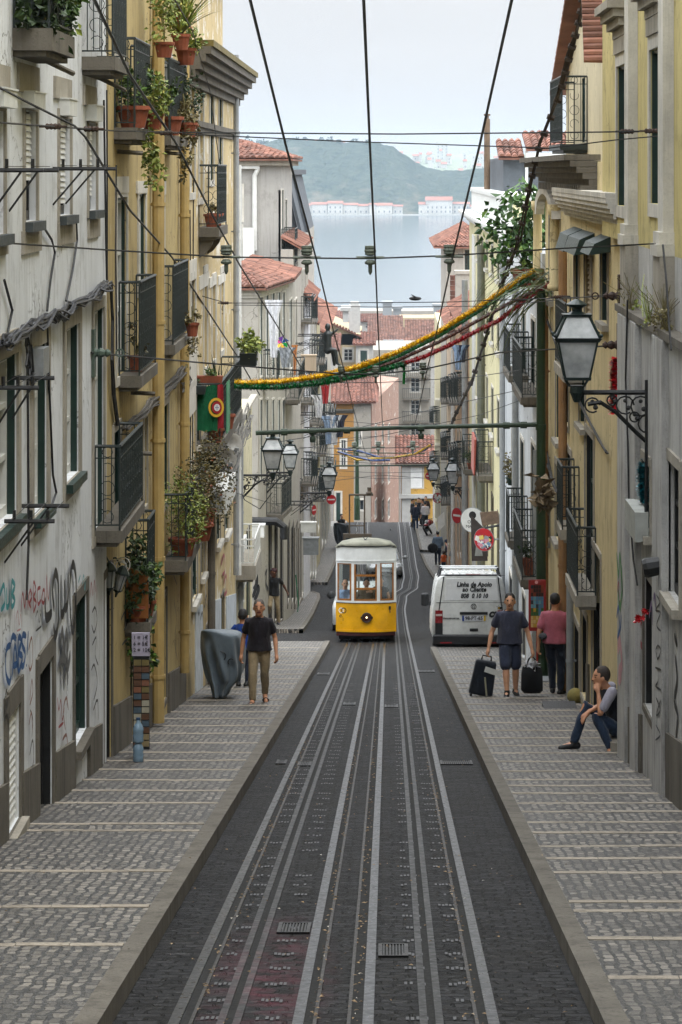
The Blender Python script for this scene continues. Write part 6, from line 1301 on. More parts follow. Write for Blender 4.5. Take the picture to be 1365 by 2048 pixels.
t=empty('small_sign',P(886,1045,120),'small pale tilted notice board near far right doorway','sign'); mb=MB(); mb.hexa([P(876,1065,120),P(890,1050,120),P(890,1050,120)+V((0,.05,0)),P(876,1065,120)+V((0,.05,0)),P(876,1035,120),P(889,1024,120),P(889,1024,120)+V((0,.05,0)),P(876,1035,120)+V((0,.05,0))]); mb.build('board',WHITEP,t)
# ice cream board: red frame, picture of coloured ices, red stand
x0=(1059-PX0)/111.5; d=52.2; t=empty('ice_cream_board',(P(1075,0,d).x,d,G(d)+.13),'red framed ice cream price board on red stand beneath the mast','sign'); z=lambda y: -(y-PY0)*d/F
a,b=P(1060,0,d).x,P(1090,0,d).x; mb=MB(); mb.box(a-.02,b+.02,d,d+.04,z(1262),z(1160)); mb.build('frame',M('board_red','#8a1c1c',.5,.2,8),t)
mb=MB(); rr=random.Random(5); pc=['#2a1612','#1d2a33','#3f6d8c','#7a3520','#2f5a2c','#b08a2c','#5d8f9c','#c0a468','#8a2d2a']; mats=[M('picture_%s'%'abcdefghi'[i],c,.5,.2,12,0,0) for i,c in enumerate(pc)]
for j in range(11):
    for i in range(5):
        mb.cm=rr.choice([0,0,1,3] if j<3 else ([2,2,6,1] if j<6 else ([4,4,5,2] if j<8 else [5,5,7,3]))); xa=a+.02+(b-a-.04)*i/5; za=z(1170)+(z(1255)-z(1170))*j/11; mb.box(xa,xa+(b-a-.04)/5-.003,d-.004-.001*rr.random(),d-.0005,za+(z(1255)-z(1170))/11+.004,za)
mb.build('picture',mats,t); mb=MB(); mb.lathe([(.03,0),(.03,.004)],(((a+b)/2-.015),d-.002,z(1164.5)),10,Matrix.Rotation(PI/2,4,'X')); mb.build('heart_mark',M('heart_pink','#d9a0a0',.5,.1,5,0,0),t)
mb=MB(); mb.tube([((a+b)/2,d+.03,z(1262)),((a+b)/2,d+.03,G(d)+.15)],.018,6); mb.build('stand',M('board_red','#8a1c1c'),t); mb=MB(); mb.box((a+b)/2-.24,(a+b)/2+.24,d-.25,d+.25,G(d)+.09,G(d)+.17); mb.build('base',GREYM,t)
# shop: price sign, postcard rack, water bottles
d=33.7; zz=lambda y: -(y-PY0)*d/F; xx=lambda p:(p-PX0)*d/F
t=empty('postcard_rack',(xx(280),d,G(d)+.1),'postcard rack with price sheet in the ochre shop doorway','rack'); mb=MB(); mb.box(xx(264),xx(300),d,d+.04,zz(1312),zz(1266)); mb.build('price_sheet',M('sheet_violet_grey','#a7a1b2',.7,.1,5,0,0),t); 
for i,s in enumerate(('1 = 1€','6 = 5€','12 = 10€')): lettering(s,.062,(xx(282),d-.006,zz(1275+12.5*i)),(1,0,0),(0,0,1),BLACK,t)
mb=MB(); mb.box(xx(266),xx(299),d+.02,d+.08,zz(1500),zz(1313)); mb.build('board',BLACK,t); mats=[M('card_%s'%'abcdef'[i],c,.4,.2,15,0,0) for i,c in enumerate(('#8f8060','#5e4230','#a39e8c','#4a5a66','#70643e','#7e5440'))]
mb=MB(); 
for i in range(2):
    for j in range(13): mb.cm=R.randrange(6); x=xx(268+i*16); y=zz(1320+j*13.5); mb.box(x,x+.085,d+.0,d+.018,y-.065,y)
mb.build('postcards',mats,t)
BOT,nt,b_,pos,g_=newmat('blue_bottle_plastic'); b_.inputs['Base Color'].default_value=(.25,.38,.5,1); b_.inputs['Roughness'].default_value=.2; b_.inputs['Transmission Weight'].default_value=.35
for py,lab in ((1524,'big blue water bottle standing by the shop doorway, lower one'),(1485,'big blue water bottle stacked upper by the shop doorway')):
    c=V((xx(277),d-.8,-(py-PY0)*(d-.8)/F)); c.x=(277-PX0)*(d-.8)/F; t=empty('water_bottle',c,lab,'bottle'); mb=MB(); mb.lathe([(.052,0),(.062,.02),(.057,.05),(.062,.08),(.057,.11),(.062,.14),(.058,.17),(.045,.20),(.022,.235),(.022,.265)],c,14); mb.build('body',BOT,t,smooth=True); mb=MB(); mb.lathe([(.025,.258),(.025,.28)],c,10); mb.build('cap',M('cap_blue','#24405f',.5,.1,5),t)
# laundry racks, pinwheel, clothes, statue, boxes
def rack(c,n,l,sx,lab):
    mb=MB(); c=V(c); mb.tube([c,c+V((sx*l,0,0))],.02,5); mb.tube([c+V((0,1.1,0)),c+V((sx*l,1.1,0))],.02,5); mb.tube([c+V((0,0,-.35)),c+V((sx*l*.6,0,0))],.012,4); mb.tube([c+V((0,1.1,-.35)),c+V((sx*l*.6,1.1,0))],.012,4)
    for i in range(n): x=sx*l*(i+.6)/n; mb.tube([c+V((x,-.1,.03)),c+V((x,1.2,.03))],.004,3); mb.tube([c+V((x,0,0)),c+V((x,0,.09))],.016,5)
    tag(mb.build('clothes_rack',BLACK,loc=c),lab,'clothes rack')
rack((-3.2,23.4,P(0,340,23.5).z),2,.42,1,'black clothesline bracket before first white shutter window'); rack((-3.2,27.7,P(0,337,27.7).z),3,.5,1,'black clothesline bracket between second and fourth shutter windows')
rack((-3.2,23.6,P(0,775,23.6).z),3,.36,1,'black clothesline frame before green framed window nearest camera'); rack((-3.2,24.2,P(0,1042,24.2).z),3,.42,1,'black clothesline frame at sill of nearest green window')
rack((-3.25,101,P(0,690,101).z),4,1.2,1,'black clothesline frame jutting over street near pinwheel'); rack((-3.25,104,P(0,672,104).z),4,1.4,1,'black clothesline frame above the far seated figure'); rack((-3.25,108,P(0,830,108).z),4,1.3,1,'black clothesline frame with shirts on the left'); rack((-3.3,112,P(0,860,112).z),4,1.3,1,'black clothesline frame lower by far left balconies')
rack((-3.25,97,P(0,1010,97).z),4,.8,1,'black clothes frame low near small left sign')
pc=P(564,686,84.6); t=empty('pinwheel',pc,'rainbow pinwheel fixed to the cluttered balcony','pinwheel')
for i,cc in enumerate(('#1d4fa0','#5b2a86','#b0246f','#d9a81e','#d9a81e','#1f9a4a')):
    mb=MB(); a=PI/3*i+.3; r_=.22; c0=V((math.cos(a),0,math.sin(a))); c1=V((math.cos(a+.8),0,math.sin(a+.8))); mb.face([pc,pc+c0*r_,pc+c1*r_*.8+V((0,-.05,0))]); mb.face([pc+V((0,.01,0)),pc+c1*r_*.8+V((0,-.04,0)),pc+c0*r_+V((0,.01,0))]); mb.build('vane',M('vane_%s'%'abcdef'[i],cc,.4,.1,5,0,0),t,rec=False)
mb=MB(); mb.tube([pc+V((0,.03,.0)),pc+V((0,.03,-.6))],.012,5); mb.build('stick',WHITEP,t)
def garment(c,w,h,mat,lab,kind='shirt',ny=0):
    mb=MB(); c=V(c); n=6
    g=[[c+V(((u/n-.5)*w*(1 if kind!='shirt' or v>0 else 1.5)*(1-.12*v),.05*math.sin(u*2+v)+ny,-h*v/4)) for u in range(n+1)] for v in range(5)]
    for v in range(4):
        for u in range(n): q=[g[v][u],g[v][u+1],g[v+1][u+1],g[v+1][u]]; mb.face(q)
    for v in range(4):
        for u in range(n): q=[p+V((0,.03,0)) for p in (g[v][u],g[v][u+1],g[v+1][u+1],g[v+1][u])]; mb.face(q[::-1])
    tag(mb.build('hanging_laundry',mat,loc=c,rec=False),lab,'laundry')
BJ=CLOTH('pale_blue_cloth','#7f93ad'); WJ=CLOTH('white_cloth','#c3c4c8'); NV=CLOTH('navy_cloth','#23293a'); GR=CLOTH('grey_cloth','#7d8185')
for px,y0,y1,d,w,m,lab in ((659,832,888,107,.45,BJ,'pale blue shirt drying over street, leftmost'),(669,830,890,107,.4,WJ,'white garment drying right of pale blue shirt'),(680,830,875,107,.42,NV,'navy trousers drying nearest the orange house'),(638,790,835,104,.4,WJ,'white cloth hanging under the far balcony'),(917,690,740,100,.35,BJ,'blue jeans drying on the right balcony'),(925,690,725,100,.35,NV,'dark garment drying beside blue jeans on right'),(572,695,735,84.4,.42,GR,'grey cloth hung at cluttered balcony'),(590,690,750,84.6,.12,CLOTH('orange_cloth','#b5742c'),'narrow orange cloth hanging at cluttered balcony'),(548,600,715,83,.35,WJ,'long pale rolled awning cloth before white corner house'),(938,860,905,110,.3,GR,'grey garment drying far right')):
    garment(P(px,y0,d),w,(y1-y0)*d/F,m,lab)
garment(P(651,755,100),.35,.9,CLOTH('red_flag_cloth','#a3272b'),'red cloth flag hanging beneath garland on left','flag')
for px,y0,y1,d,lab,m in ((618,712,742,100,'salmon pink box hung on far left balcony',PINKW),(622,1078,1110,96,'grey sticker covered cabinet on the left wall',GREYM),(617,1047,1065,97,'white box above the stickered cabinet',WHITEP),(516,1052,1075,82,'pale electric cabinet beneath the crowded plant balcony',WHITEP)):
    w_=.5 if d!=82 else .35; c=P(px,y1,d); mb=MB(); mb.box(c.x-w_/2,c.x+w_/2,d,d+.35,c.z,c.z+(y1-y0)*d/F); mb.box(c.x-w_/2-.03,c.x+w_/2+.03,d-.02,d+.37,c.z+(y1-y0)*d/F,c.z+(y1-y0)*d/F+.04); tag(mb.build('wall_cabinet',m,loc=c),lab,'cabinet')
mb=MB(); c=P(560,1055,86); mb.tube([c+V((-.9,0,.2)),c+V((-.1,0,.18)),c+V((.12,0,.02)),c+V((.12,0,-.35))],.12,10); tag(mb.build('vent_duct',BLACK,loc=c),'black bent vent duct on the white corner house','duct')
mb=MB(); c=V((P(648,0,86).x,0,0)); q=P(592,1150,101); mb.tube([q,q+V((.05,0,-.5)),q+V((.09,0,-1.0)),q+V((.06,0,-1.35)),P(591,1232,101)],.022,6); tag(mb.build('green_hose',M('hose_green','#1c6b4a',.6,.2,8),loc=q),'green hose hanging down to the left far pavement','hose')
# seated statue on the far left balcony rail
def blob(name,parts,mat,vox=.02,parent=None,loc=None,sm=3):
    """many overlapping tapered limbs merged into one continuous skin"""
    mb=MB()
    for q in parts:
        if q[0]=='t': mb.tube(q[1],q[2],10); [mb.ball(p,r,8,6) for p,r in ((q[1][0],q[2][0] if isinstance(q[2],list) else q[2]),(q[1][-1],q[2][-1] if isinstance(q[2],list) else q[2]))]
        elif q[0]=='e': mb.ball(q[1],q[2],14,10)
        elif q[0]=='h': mb.hexa(q[1])
        elif q[0]=='l': mb.loft(q[1])
    o=mb.build(name,mat,parent,loc,rec=True); m=o.modifiers.new('r','REMESH'); m.mode='VOXEL'; m.voxel_size=vox; m.use_smooth_shade=True
    if sm: k=o.modifiers.new('s','SMOOTH'); k.iterations=sm; k.factor=.5
    tmp=bpy.data.scenes.new('tmp'); par=o.parent; o.parent=None; COL.objects.unlink(o); tmp.collection.objects.link(o); vl=tmp.view_layers[0]; vl.update(); dg=vl.depsgraph
    me=bpy.data.meshes.new_from_object(o.evaluated_get(dg)); o.modifiers.clear(); tmp.collection.objects.unlink(o); COL.objects.link(o); o.parent=par; bpy.data.scenes.remove(tmp); old=o.data; o.data=me; bpy.data.meshes.remove(old)
    me.materials.clear(); [me.materials.append(x) for x in (mat if isinstance(mat,(list,tuple)) else [mat])]
    me.polygons.foreach_set('use_smooth',[True]*len(me.polygons)); return o
c=P(656,700,98); Z=lambda x,y,z: c+V((x,y,z))
tag(blob('statue',[('e',Z(0,0,.78),(.1,.11,.13)),('t',[Z(0,0,.68),Z(0,0,.55),Z(0,.0,.3),Z(0,0,0)],[.05,.14,.13,.15]),('t',[Z(0,0,0),Z(.25,-.1,.0),Z(.32,-.1,-.45),Z(.42,-.12,-.5)],[.11,.09,.06,.04]),('t',[Z(-.05,0,0),Z(.18,.1,.0),Z(.22,.1,-.5)],[.11,.09,.06]),('t',[Z(-.1,0,.55),Z(-.2,0,.3),Z(0,-.1,.15)],[.06,.05,.04]),('t',[Z(.1,0,.55),Z(.24,0,.62),Z(.34,0,.7)],[.06,.05,.04])],M('dark_bronze','#1f2424',.5,.3,6),.03,loc=c),'dark seated figure statue perched on far left balcony','statue')
# bird
bd=P(831,597,60); mb=MB(); mb.ball(bd,(.13,.05,.045),8,6); mb.face([bd+V((-.02,0,.02)),bd+V((.06,0,.02)),bd+V((-.1,-.2,.1))]); mb.face([bd+V((-.02,0,.02)),bd+V((.06,0,.02)),bd+V((-.12,.2,.06))]); mb.face([bd+V((.1,0,0)),bd+V((.2,-.03,-.02)),bd+V((.2,.03,-.02))]); tag(mb.build('bird',BLACK,loc=bd,rec=False),'dark bird flying over the roofs before the river','bird')
mb=MB(); bd=P(786,1063,176); mb.ball(bd,(.16,.08,.09),8,6); mb.ball(bd+V((-.14,0,.1)),.05,6,5); mb.face([bd+V((.1,-.03,0)),bd+V((.1,.03,0)),bd+V((.3,0,-.06))]); tag(mb.build('pigeon',BLACK,loc=bd,rec=False),'pigeon standing on the far cobbles','bird')
c=V((2.92,45.2,G(45.2)+.22)); tag(blob('stone_ball',[('e',c,(.13,.14,.13))],STONE('ochre_stone','#8f8450',.4,.3),.03,loc=c),'yellowish boulder at the yellow house foot','stone')
mb=MB(); mb.box(2.35,2.85,43.6,44.2,G(43.9)+.1,G(43.9)+.16); tag(mb.build('iron_hatch',BLACK,loc=(2.6,43.9,G(43.9)+.1)),'dark iron hatch plate beside yellowish boulder','hatch')
# ================= tram
TYL=M('tram_yellow','#d0990c',.35,.3,1.8,0,.05); TWH=M('tram_white','#cdcfce',.4,.2,2,0,.05); TMA=M('tram_dark_red','#43191a',.5,.2,4); WOOD=M('varnished_wood','#86551f',.4,.3,9,0,.1); TRF=M('tram_roof_grey','#77776a',.8,.4,2.5); TBK=M('tram_dark','#0c0c0d',.7,.2,5,0,0)
TD=76.2; xc=P(732.5,0,TD).x; HW=P(793,0,TD).x-xc; tz=lambda y:-(y-PY0)*TD/F; tx=lambda p:(p-PX0)*TD/F
TRAM=empty('tram',(xc,TD+3.5,G(TD+3.5)),'yellow and white funicular tram climbing the left track','tram')
sh=lambda y:-.12876*(y-TD)
def fy(x): return TD+.17*((x-xc)/HW)**2
def tp(mb,p0,p1,y0,y1,off=0.,th=.05,ys=None):      # curved front panel piece
    x0,x1=tx(p0),tx(p1); n=max(1,int((x1-x0)/.12)); q=[x0+(x1-x0)*i/n for i in range(n+1)]; z0,z1=tz(y1),tz(y0)
    mb.loft([[(x,fy(x)-off,z0),(x,fy(x)+th,z0),(x,fy(x)+th,z1),(x,fy(x)-off,z1)] for x in q])
mb=MB(); tp(mb,672,793,1206.5,1262,0); tp(mb,672,793,1260,1264.5,.02,.03); TL=7.6
def side(mb,s,z0,z1,y0=TD+.17,y1=TD+TL,o0=-.03,o1=0.):
    x=xc+s*HW; a,b=sorted((x+s*o0,x+s*o1)); mb.hexa([(a,y0,z0+sh(y0)),(b,y0,z0+sh(y0)),(b,y1,z0+sh(y1)),(a,y1,z0+sh(y1)),(a,y0,z1+sh(y0)),(b,y0,z1+sh(y0)),(b,y1,z1+sh(y1)),(a,y1,z1+sh(y1))])
for s in (-1,1): side(mb,s,tz(1264),tz(1206.5))
def rear(mb,z0,z1,x0=-1,x1=1): y=TD+TL; mb.box(xc+x0*HW,xc+x1*HW,y,y+.05,z0+sh(y),z1+sh(y))
rear(mb,tz(1264),tz(1206.5)); mb.build('lower_panel',TYL,TRAM)
mb=MB(); tp(mb,672,793,1094,1125.5,0); tp(mb,672,675,1125.5,1203.5); tp(mb,703.2,708.6,1125.5,1203.5); tp(mb,754.4,760.6,1125.5,1203.5); tp(mb,788.2,793,1125.5,1203.5); tp(mb,672,793,1202.3,1206,.012)
tp(mb,675,703.2,1125.5,1127.5); tp(mb,708.6,754.4,1125.5,1128.5); tp(mb,760.6,788.2,1125.5,1126.5); tp(mb,671.6,793.4,1121.5,1123,.02)
for s in (-1,1):
    side(mb,s,tz(1125.5),tz(1094)); side(mb,s,tz(1206),tz(1201))
    for k in range(8): y=TD+.17+k*1.03; side(mb,s,tz(1201),tz(1125.5),y,y+.1)
rear(mb,tz(1125.5),tz(1094)); rear(mb,tz(1206),tz(1200)); 
for a,b in ((-1,-.92),(-.38,-.3),(.3,.38),(.92,1)): rear(mb,tz(1200),tz(1125.5),a,b)
mb.build('upper_panel',TWH,TRAM)
for nm,p0,p1,y0,y1 in (('left',675,703.2,1127.5,1202),('mid',708.6,754.4,1128.5,1202),('right',760.6,788.2,1126.5,1202)):
    mb=MB(); e=3.3; tp(mb,p0,p0+e,y0,y1,-.01,.04); tp(mb,p1-e,p1,y0,y1,-.01,.04); tp(mb,p0+e,p1-e,y1-3.4,y1,-.01,.04); 
    if nm=='mid': tp(mb,p0+e,p1-e,1149.5,1153.2,-.005,.05); tp(mb,p0+e,p1-e,1176,1180,-.005,.05)
    else: tp(mb,p0+e,p1-e,y0,y0+2,-.01,.04)
    o=mb.build('window',WOOD,TRAM)
    g=MB(); tp(g,p0+e,p1-e,(1153.2 if nm=='mid' else y0+2),y1-3.4,-.03,.036); gm_,nt,b_,pos,g_=(None,)*5
    if 'tram_glass' not in _mc:
        gm_,nt,b_,pos,g_=newmat('tram_glass'); tr=nd(nt,'ShaderNodeBsdfTransparent'); gl=nd(nt,'ShaderNodeBsdfGlossy'); gl.inputs['Roughness'].default_value=.05; mx=nd(nt,'ShaderNodeMixShader'); mx.inputs[0].default_value=.10; tr.inputs[0].default_value=(.86,.9,.9,1)
        nt.links.new(tr.outputs[0],mx.inputs[1]); nt.links.new(gl.outputs[0],mx.inputs[2]); nt.links.new(mx.outputs[0],nt.nodes['Material Output'].inputs[0]); _mc['tram_glass']=gm_
    g.build('pane',_mc['tram_glass'],o)
mb=MB(); tp(mb,672.5,792.5,1205.9,1207,.016,.01); tp(mb,671,794,1092.6,1094.3,.03,.05); mb.build('trim_line',TBK,TRAM)
mb=MB(); secs=[]
for y,k in ((TD-.03,.0),(TD+.12,.55),(TD+.5,.85),(TD+1.2,1),(TD+6.6,1),(TD+7.4,.8),(TD+7.7,.2)):
    z0=tz(1093)+sh(y); hh=.23*k+.012; w=HW*(1.015 if k else .97)
    if y<TD: w=HW*.8
    secs.append([(xc-w,y+ (.17 if y<TD+.1 else 0),z0-.03),(xc-w,y+(.17 if y<TD+.1 else 0),z0+.01),(xc-w*.8,y+.03,z0+hh*.62),(xc-w*.4,y,z0+hh*.93),(xc,y,z0+hh),(xc+w*.4,y,z0+hh*.93),(xc+w*.8,y+.03,z0+hh*.62),(xc+w,y+(.17 if y<TD+.1 else 0),z0+.01),(xc+w,y+(.17 if y<TD+.1 else 0),z0-.03)])
mb.loft(secs); mb.build('roof',TRF,TRAM,smooth=True)
mb=MB(); tp(mb,673,791.5,1264.5,1272,-.02,.06); side(mb,-1,tz(1272),tz(1264.3),o0=-.08,o1=-.02); side(mb,1,tz(1272),tz(1264.3),o0=-.08,o1=-.02); mb.build('skirt',TMA,TRAM)
mb=MB(); y0,y1=TD+.3,TD+TL
mb.hexa([(xc-HW*.9,y0,tz(1279)+sh(y0)),(xc+HW*.9,y0,tz(1279)+sh(y0)),(xc+HW*.9,y1,tz(1279)+sh(y1)),(xc-HW*.9,y1,tz(1279)+sh(y1)),(xc-HW*.94,y0,tz(1240)+sh(y0)),(xc+HW*.94,y0,tz(1240)+sh(y0)),(xc+HW*.94,y1,tz(1240)+sh(y1)),(xc-HW*.94,y1,tz(1240)+sh(y1))]); mb.build('floor',TBK,TRAM)
for i,(y,s) in enumerate(((TD+1.2,-1),(TD+1.2,1),(TD+6,-1),(TD+6,1))):
    mb=MB(); mb.lathe([(.26,-.04),(.26,.04)],(-.7+s*.335,y,G(y)+.27),16,Matrix.Rotation(PI/2,4,'Y')); mb.build('wheel',RAILD,TRAM)
mb=MB(); c=V((tx(733.8),fy(tx(733.8))-.005,tz(1235))); m=Matrix.Rotation(PI/2,4,'X'); mb.lathe([(.135,0),(.135,.05),(.12,.06),(.11,.05)],c,20,m); o=mb.build('headlight',M('lamp_brown','#24130f',.4,.2,8,.3),TRAM)
mb=MB(); mb.lathe([(.108,.0),(.1,.052),(.05,.056)],c,16,m); mb.build('lens',M('lamp_lens','#3a2420',.15,.2,8),o); bm_,nt,b_,pos,g_=newmat('lit_bulb'); b_.inputs['Emission Color'].default_value=(1,.75,.35,1); b_.inputs['Emission Strength'].default_value=5; mb=MB(); mb.ball(c+V((0,-.065,.01)),.02,8,6); mb.build('bulb',bm_,o)
mb=MB(); 
for s in (-1,1): q=c+V((s*.14,0,0)); mb.box(q.x-.02,q.x+.02,q.y-.03,q.y+.01,q.z-.025,q.z+.025)
mb.build('headlight_bracket',M('lamp_brown','#24130f'),TRAM)
def fring(px,py,r,mat,off=.004,t=.016):
    mb=MB(); c=V((tx(px),0,tz(py))); n=22
    for i in range(n):
        q=[]
        for a,rr in ((2*PI*i/n,r-t),(2*PI*i/n,r),(2*PI*(i+1)/n,r),(2*PI*(i+1)/n,r-t)): x=c.x+rr*math.cos(a); q.append((x,fy(x)-off,c.z+rr*math.sin(a)*1.12))
        mb.face(q)
    mb.build('emblem_ring',mat,TRAM,rec=False)
fring(682.8,1222,.068,WHITEP,.004,.02); fring(688,1222,.068,BLACK,.006,.02)
lettering('e.e',.16,(tx(685.5),fy(tx(685.5))-.005,tz(1232)),(1,.12,0),(0,0,1),BLACK,TRAM); lettering('1',.11,(tx(686.5),fy(tx(686.5))-.005,tz(1240.5)),(1,.12,0),(0,0,1),BLACK,TRAM)
mb=MB(); c=V((tx(780),fy(tx(780)),tz(1217))); mb.box(c.x-.025,c.x+.03,c.y-.05,c.y,c.z-.04,c.z+.05); mb.tube([c+V((0,-.04,-.02)),c+V((.01,-.06,-.12))],.012,5); mb.build('handle',BLACK,TRAM)
PTM=M('trestle_brown','#3d3327',.8,.35,8); mb=MB(); y=TD+2.2; k=(y)/F; X=lambda p:(p-PX0)*k; Zz=lambda q:-(q-PY0)*k
mb.box(X(687),X(744),y,y+.12,Zz(1076),Zz(1068)); mb.box(X(687),X(692),y,y+.1,Zz(1090),Zz(1076)); mb.box(X(739),X(744),y,y+.1,Zz(1090),Zz(1076))
for p in (699.5,729.5): mb.tube([(X(p),y+.06,Zz(1070)),(X(p),y+.06,Zz(990))],.024,6)
mb.tube([(X(698),y+.06,Zz(990)),(X(745),y+.06,Zz(990))],.03,6); mb.tube([(X(699),y+.06,Zz(1052)),(X(730),y+.06,Zz(1052))],.018,6); mb.lathe([(.03,0),(.1,.05),(.05,.1),(.06,.2)],(X(739),y+.06,Zz(990)),8); mb.box(X(733),X(747),y,y+.12,Zz(992),Zz(988))
mb.tube([(X(712),y+.05,Zz(1068)),(X(716),y+.05,Zz(1060)),(X(712),y+.05,Zz(1050))],.01,4); mb.build('roof_trestle',PTM,TRAM)
mb=MB(); c=(tx(731),TD+.3,tz(1083)); mb.tube([(tx(725),TD+.4,tz(1076)),c,(tx(737),TD+.4,tz(1076))],.012,5); mb.lathe([(.04,0),(.02,.03)],c,8); mb.build('roof_hook',BLACK,TRAM)
mb=MB(); z=tz(1210); y=TD+2.4; mb.box(xc-HW+.06,xc+HW-.06,y,y+.06,tz(1240)+sh(y),tz(1196)+sh(y)); mb.box(xc-HW+.06,xc+HW-.06,y+2,y+2.06,tz(1240)+sh(y+2),tz(1190)+sh(y+2)); 
for a in (-.3,.3): mb.box(xc+a-.03,xc+a+.03,y,y+.06,tz(1196)+sh(y),tz(1126)+sh(y))
mb.build('partition',M('dark_wood','#2f2017',.5,.3,8),TRAM)
# ================= van
VD=69.5; vk=VD/F; vx=lambda p:(p-PX0)*vk; vz=lambda y:-(y-PY0)*vk; VG=G(VD+.8)
VAN=empty('van',(vx(941),VD+2.4,VG),'white panel van parked with its rear towards the camera','van'); VW=M('van_white','#c6c8c6',.3,.25,1.3,0,.02,spec=.5); VBK=M('van_black_plastic','#17181a',.6,.2,6); TY_=M('tyre_black','#101011',.9,.2,9)
xv=vx(941); hw=.925; vs=lambda y:-.1*(y-VD)
def vsec(y,w,zb,zt,r,bw=None):
    w0=bw or w; Z=lambda h: VG+h+vs(y)
    pr=[(-.93*w0,zb),(-w0,zb+.18),(-w0,.85),(-.985*w,1.05),(-.90*w,zt-.28),(-.84*w,zt-.10),(-.70*w,zt-.025),(-.35*w,zt)]
    return [(xv+x,y,Z(z)) for x,z in pr]+[(xv-x,y,Z(z)) for x,z in reversed(pr)]
mb=MB(); mb.loft([vsec(VD+.10,.915,.36,1.90,.1),vsec(VD+.16,.925,.34,1.93,.1),vsec(VD+.6,.93,.34,1.955,.1),vsec(VD+3.0,.93,.34,1.955,.1),vsec(VD+3.5,.92,.34,1.90,.1),vsec(VD+4.1,.9,.34,1.30,.1),vsec(VD+4.7,.86,.36,1.1,.1)]); body=mb.build('body',VW,VAN,smooth=False)
for p in body.data.polygons: p.use_smooth=True
def vq(mb,p0,p1,y0,y1,th,base=.10,tilt=True,q0=None,q1=None):     # raised panel on the rear face; top edge may be narrower
    q0=q0 if q0 is not None else p0; q1=q1 if q1 is not None else p1
    f_=lambda z:VD+base
    za,zb=vz(y1),vz(y0); mb.hexa([(vx(p0),f_(za)-th,za),(vx(p1),f_(za)-th,za),(vx(p1),f_(za)+.08,za),(vx(p0),f_(za)+.08,za),(vx(q0),f_(zb)-th,zb),(vx(q1),f_(zb)-th,zb),(vx(q1),f_(zb)+.08,zb),(vx(q0),f_(zb)+.08,zb)])
mb=MB(); vq(mb,872,1011,1153,1276,.015,.10,True,889,996); o=mb.build('tailgate',VW,VAN); bv=o.modifiers.new('b','BEVEL'); bv.width=.03; bv.segments=3
mb=MB(); vq(mb,870,872,1155,1276,.012,.10,True,887,889); vq(mb,1011,1013,1155,1276,.012,.10,True,996,998); vq(mb,872,1011,1150.6,1152.4,.012,.10,True,889,996); vq(mb,873,1010,1206,1206.8,.0165); mb.build('door_gap',VBK,VAN)
mb=MB(); vq(mb,888,1000,1157,1203,.022,.10,True,892,994); w_=mb.build('covered_window',M('van_window_white','#d2d4d5',.22,.06,2,0,.01),VAN); bv=w_.modifiers.new('b','BEVEL'); bv.width=.02; bv.segments=2
mb=MB(); vq(mb,933,961,1150,1152.3,.03,.12); mb.build('brake_light',M('brake_red','#5c1a1e',.3,.2,8),VAN)
mb=MB(); vq(mb,920,976,1225,1230,.04); mb.build('grab_handle',VBK,VAN); mb=MB(); vq(mb,940,957,1258,1264,.025); mb.build('lock',VBK,VAN)
for p0,p1,l in ((871,886,0),(996,1011,0)):
    mb=MB(); vq(mb,p0,p1,1222,1247,.03); o=mb.build('tail_light',M('tail_red','#7d1418',.25,.2,8),VAN); mb=MB(); vq(mb,p0+1,p1-1,1229,1233,.034); mb.build('clear_lens',M('lens_grey','#b9a9a6',.2,.1,8),o); mb=MB(); vq(mb,p0,p1,1247.3,1270,.028); mb.build('lamp_trim',VBK,VAN)
mb=MB(); vq(mb,866,1016,1270,1291,.09,.08); o=mb.build('bumper',VBK,VAN); bv=o.modifiers.new('b','BEVEL'); bv.width=.04; bv.segments=3
for a,b in ((881,904),(978,1001)):
    mb=MB(); vq(mb,a,b,1284,1286.5,.096,.08); mb.build('reflector',M('reflector_red','#8c1d22',.3,.1,8),VAN)
for p0 in (866,994):
    mb=MB(); xw=vx(p0)+.02; mb.lathe([(.20,-.11),(.31,-.11),(.33,-.07),(.33,.07),(.31,.11),(.20,.11)],(xw+.14,VD+.95,G(VD+.95)+.34),20,Matrix.Rotation(PI/2,4,'Y')); mb.build('wheel',TY_,VAN)
    mb=MB(); mb.lathe([(.20,-.11),(.31,-.11),(.33,-.07),(.33,.07),(.31,.11),(.20,.11)],(xw+.14,VD+3.9,G(VD+3.9)+.34),20,Matrix.Rotation(PI/2,4,'Y')); mb.build('wheel',TY_,VAN)
mb=MB(); mb.box(xv-.85,xv+.85,VD+.4,VD+4.4,VG+.16,VG+.42); mb.build('underbody',TBK,VAN)
for s in (-1,1):
    mb=MB(); c=V((xv+s*(hw+.13),VD+2.6,VG+1.25+vs(VD+2.6))); mb.box(c.x-.10,c.x+.10,c.y-.06,c.y+.06,c.z-.17,c.z+.15); o=mb.build('wing_mirror',VBK,VAN); bv=o.modifiers.new('b','BEVEL'); bv.width=.05; bv.segments=3; mb=MB(); mb.box(c.x-s*.22-.05,c.x-s*.06+.02 if s>0 else c.x-s*.06+.05,c.y-.03,c.y+.03,c.z-.16,c.z-.06); mb.build('mirror_arm',VBK,o)
RB=M('roof_bar_white','#c4c6c6',.4,.1,5)
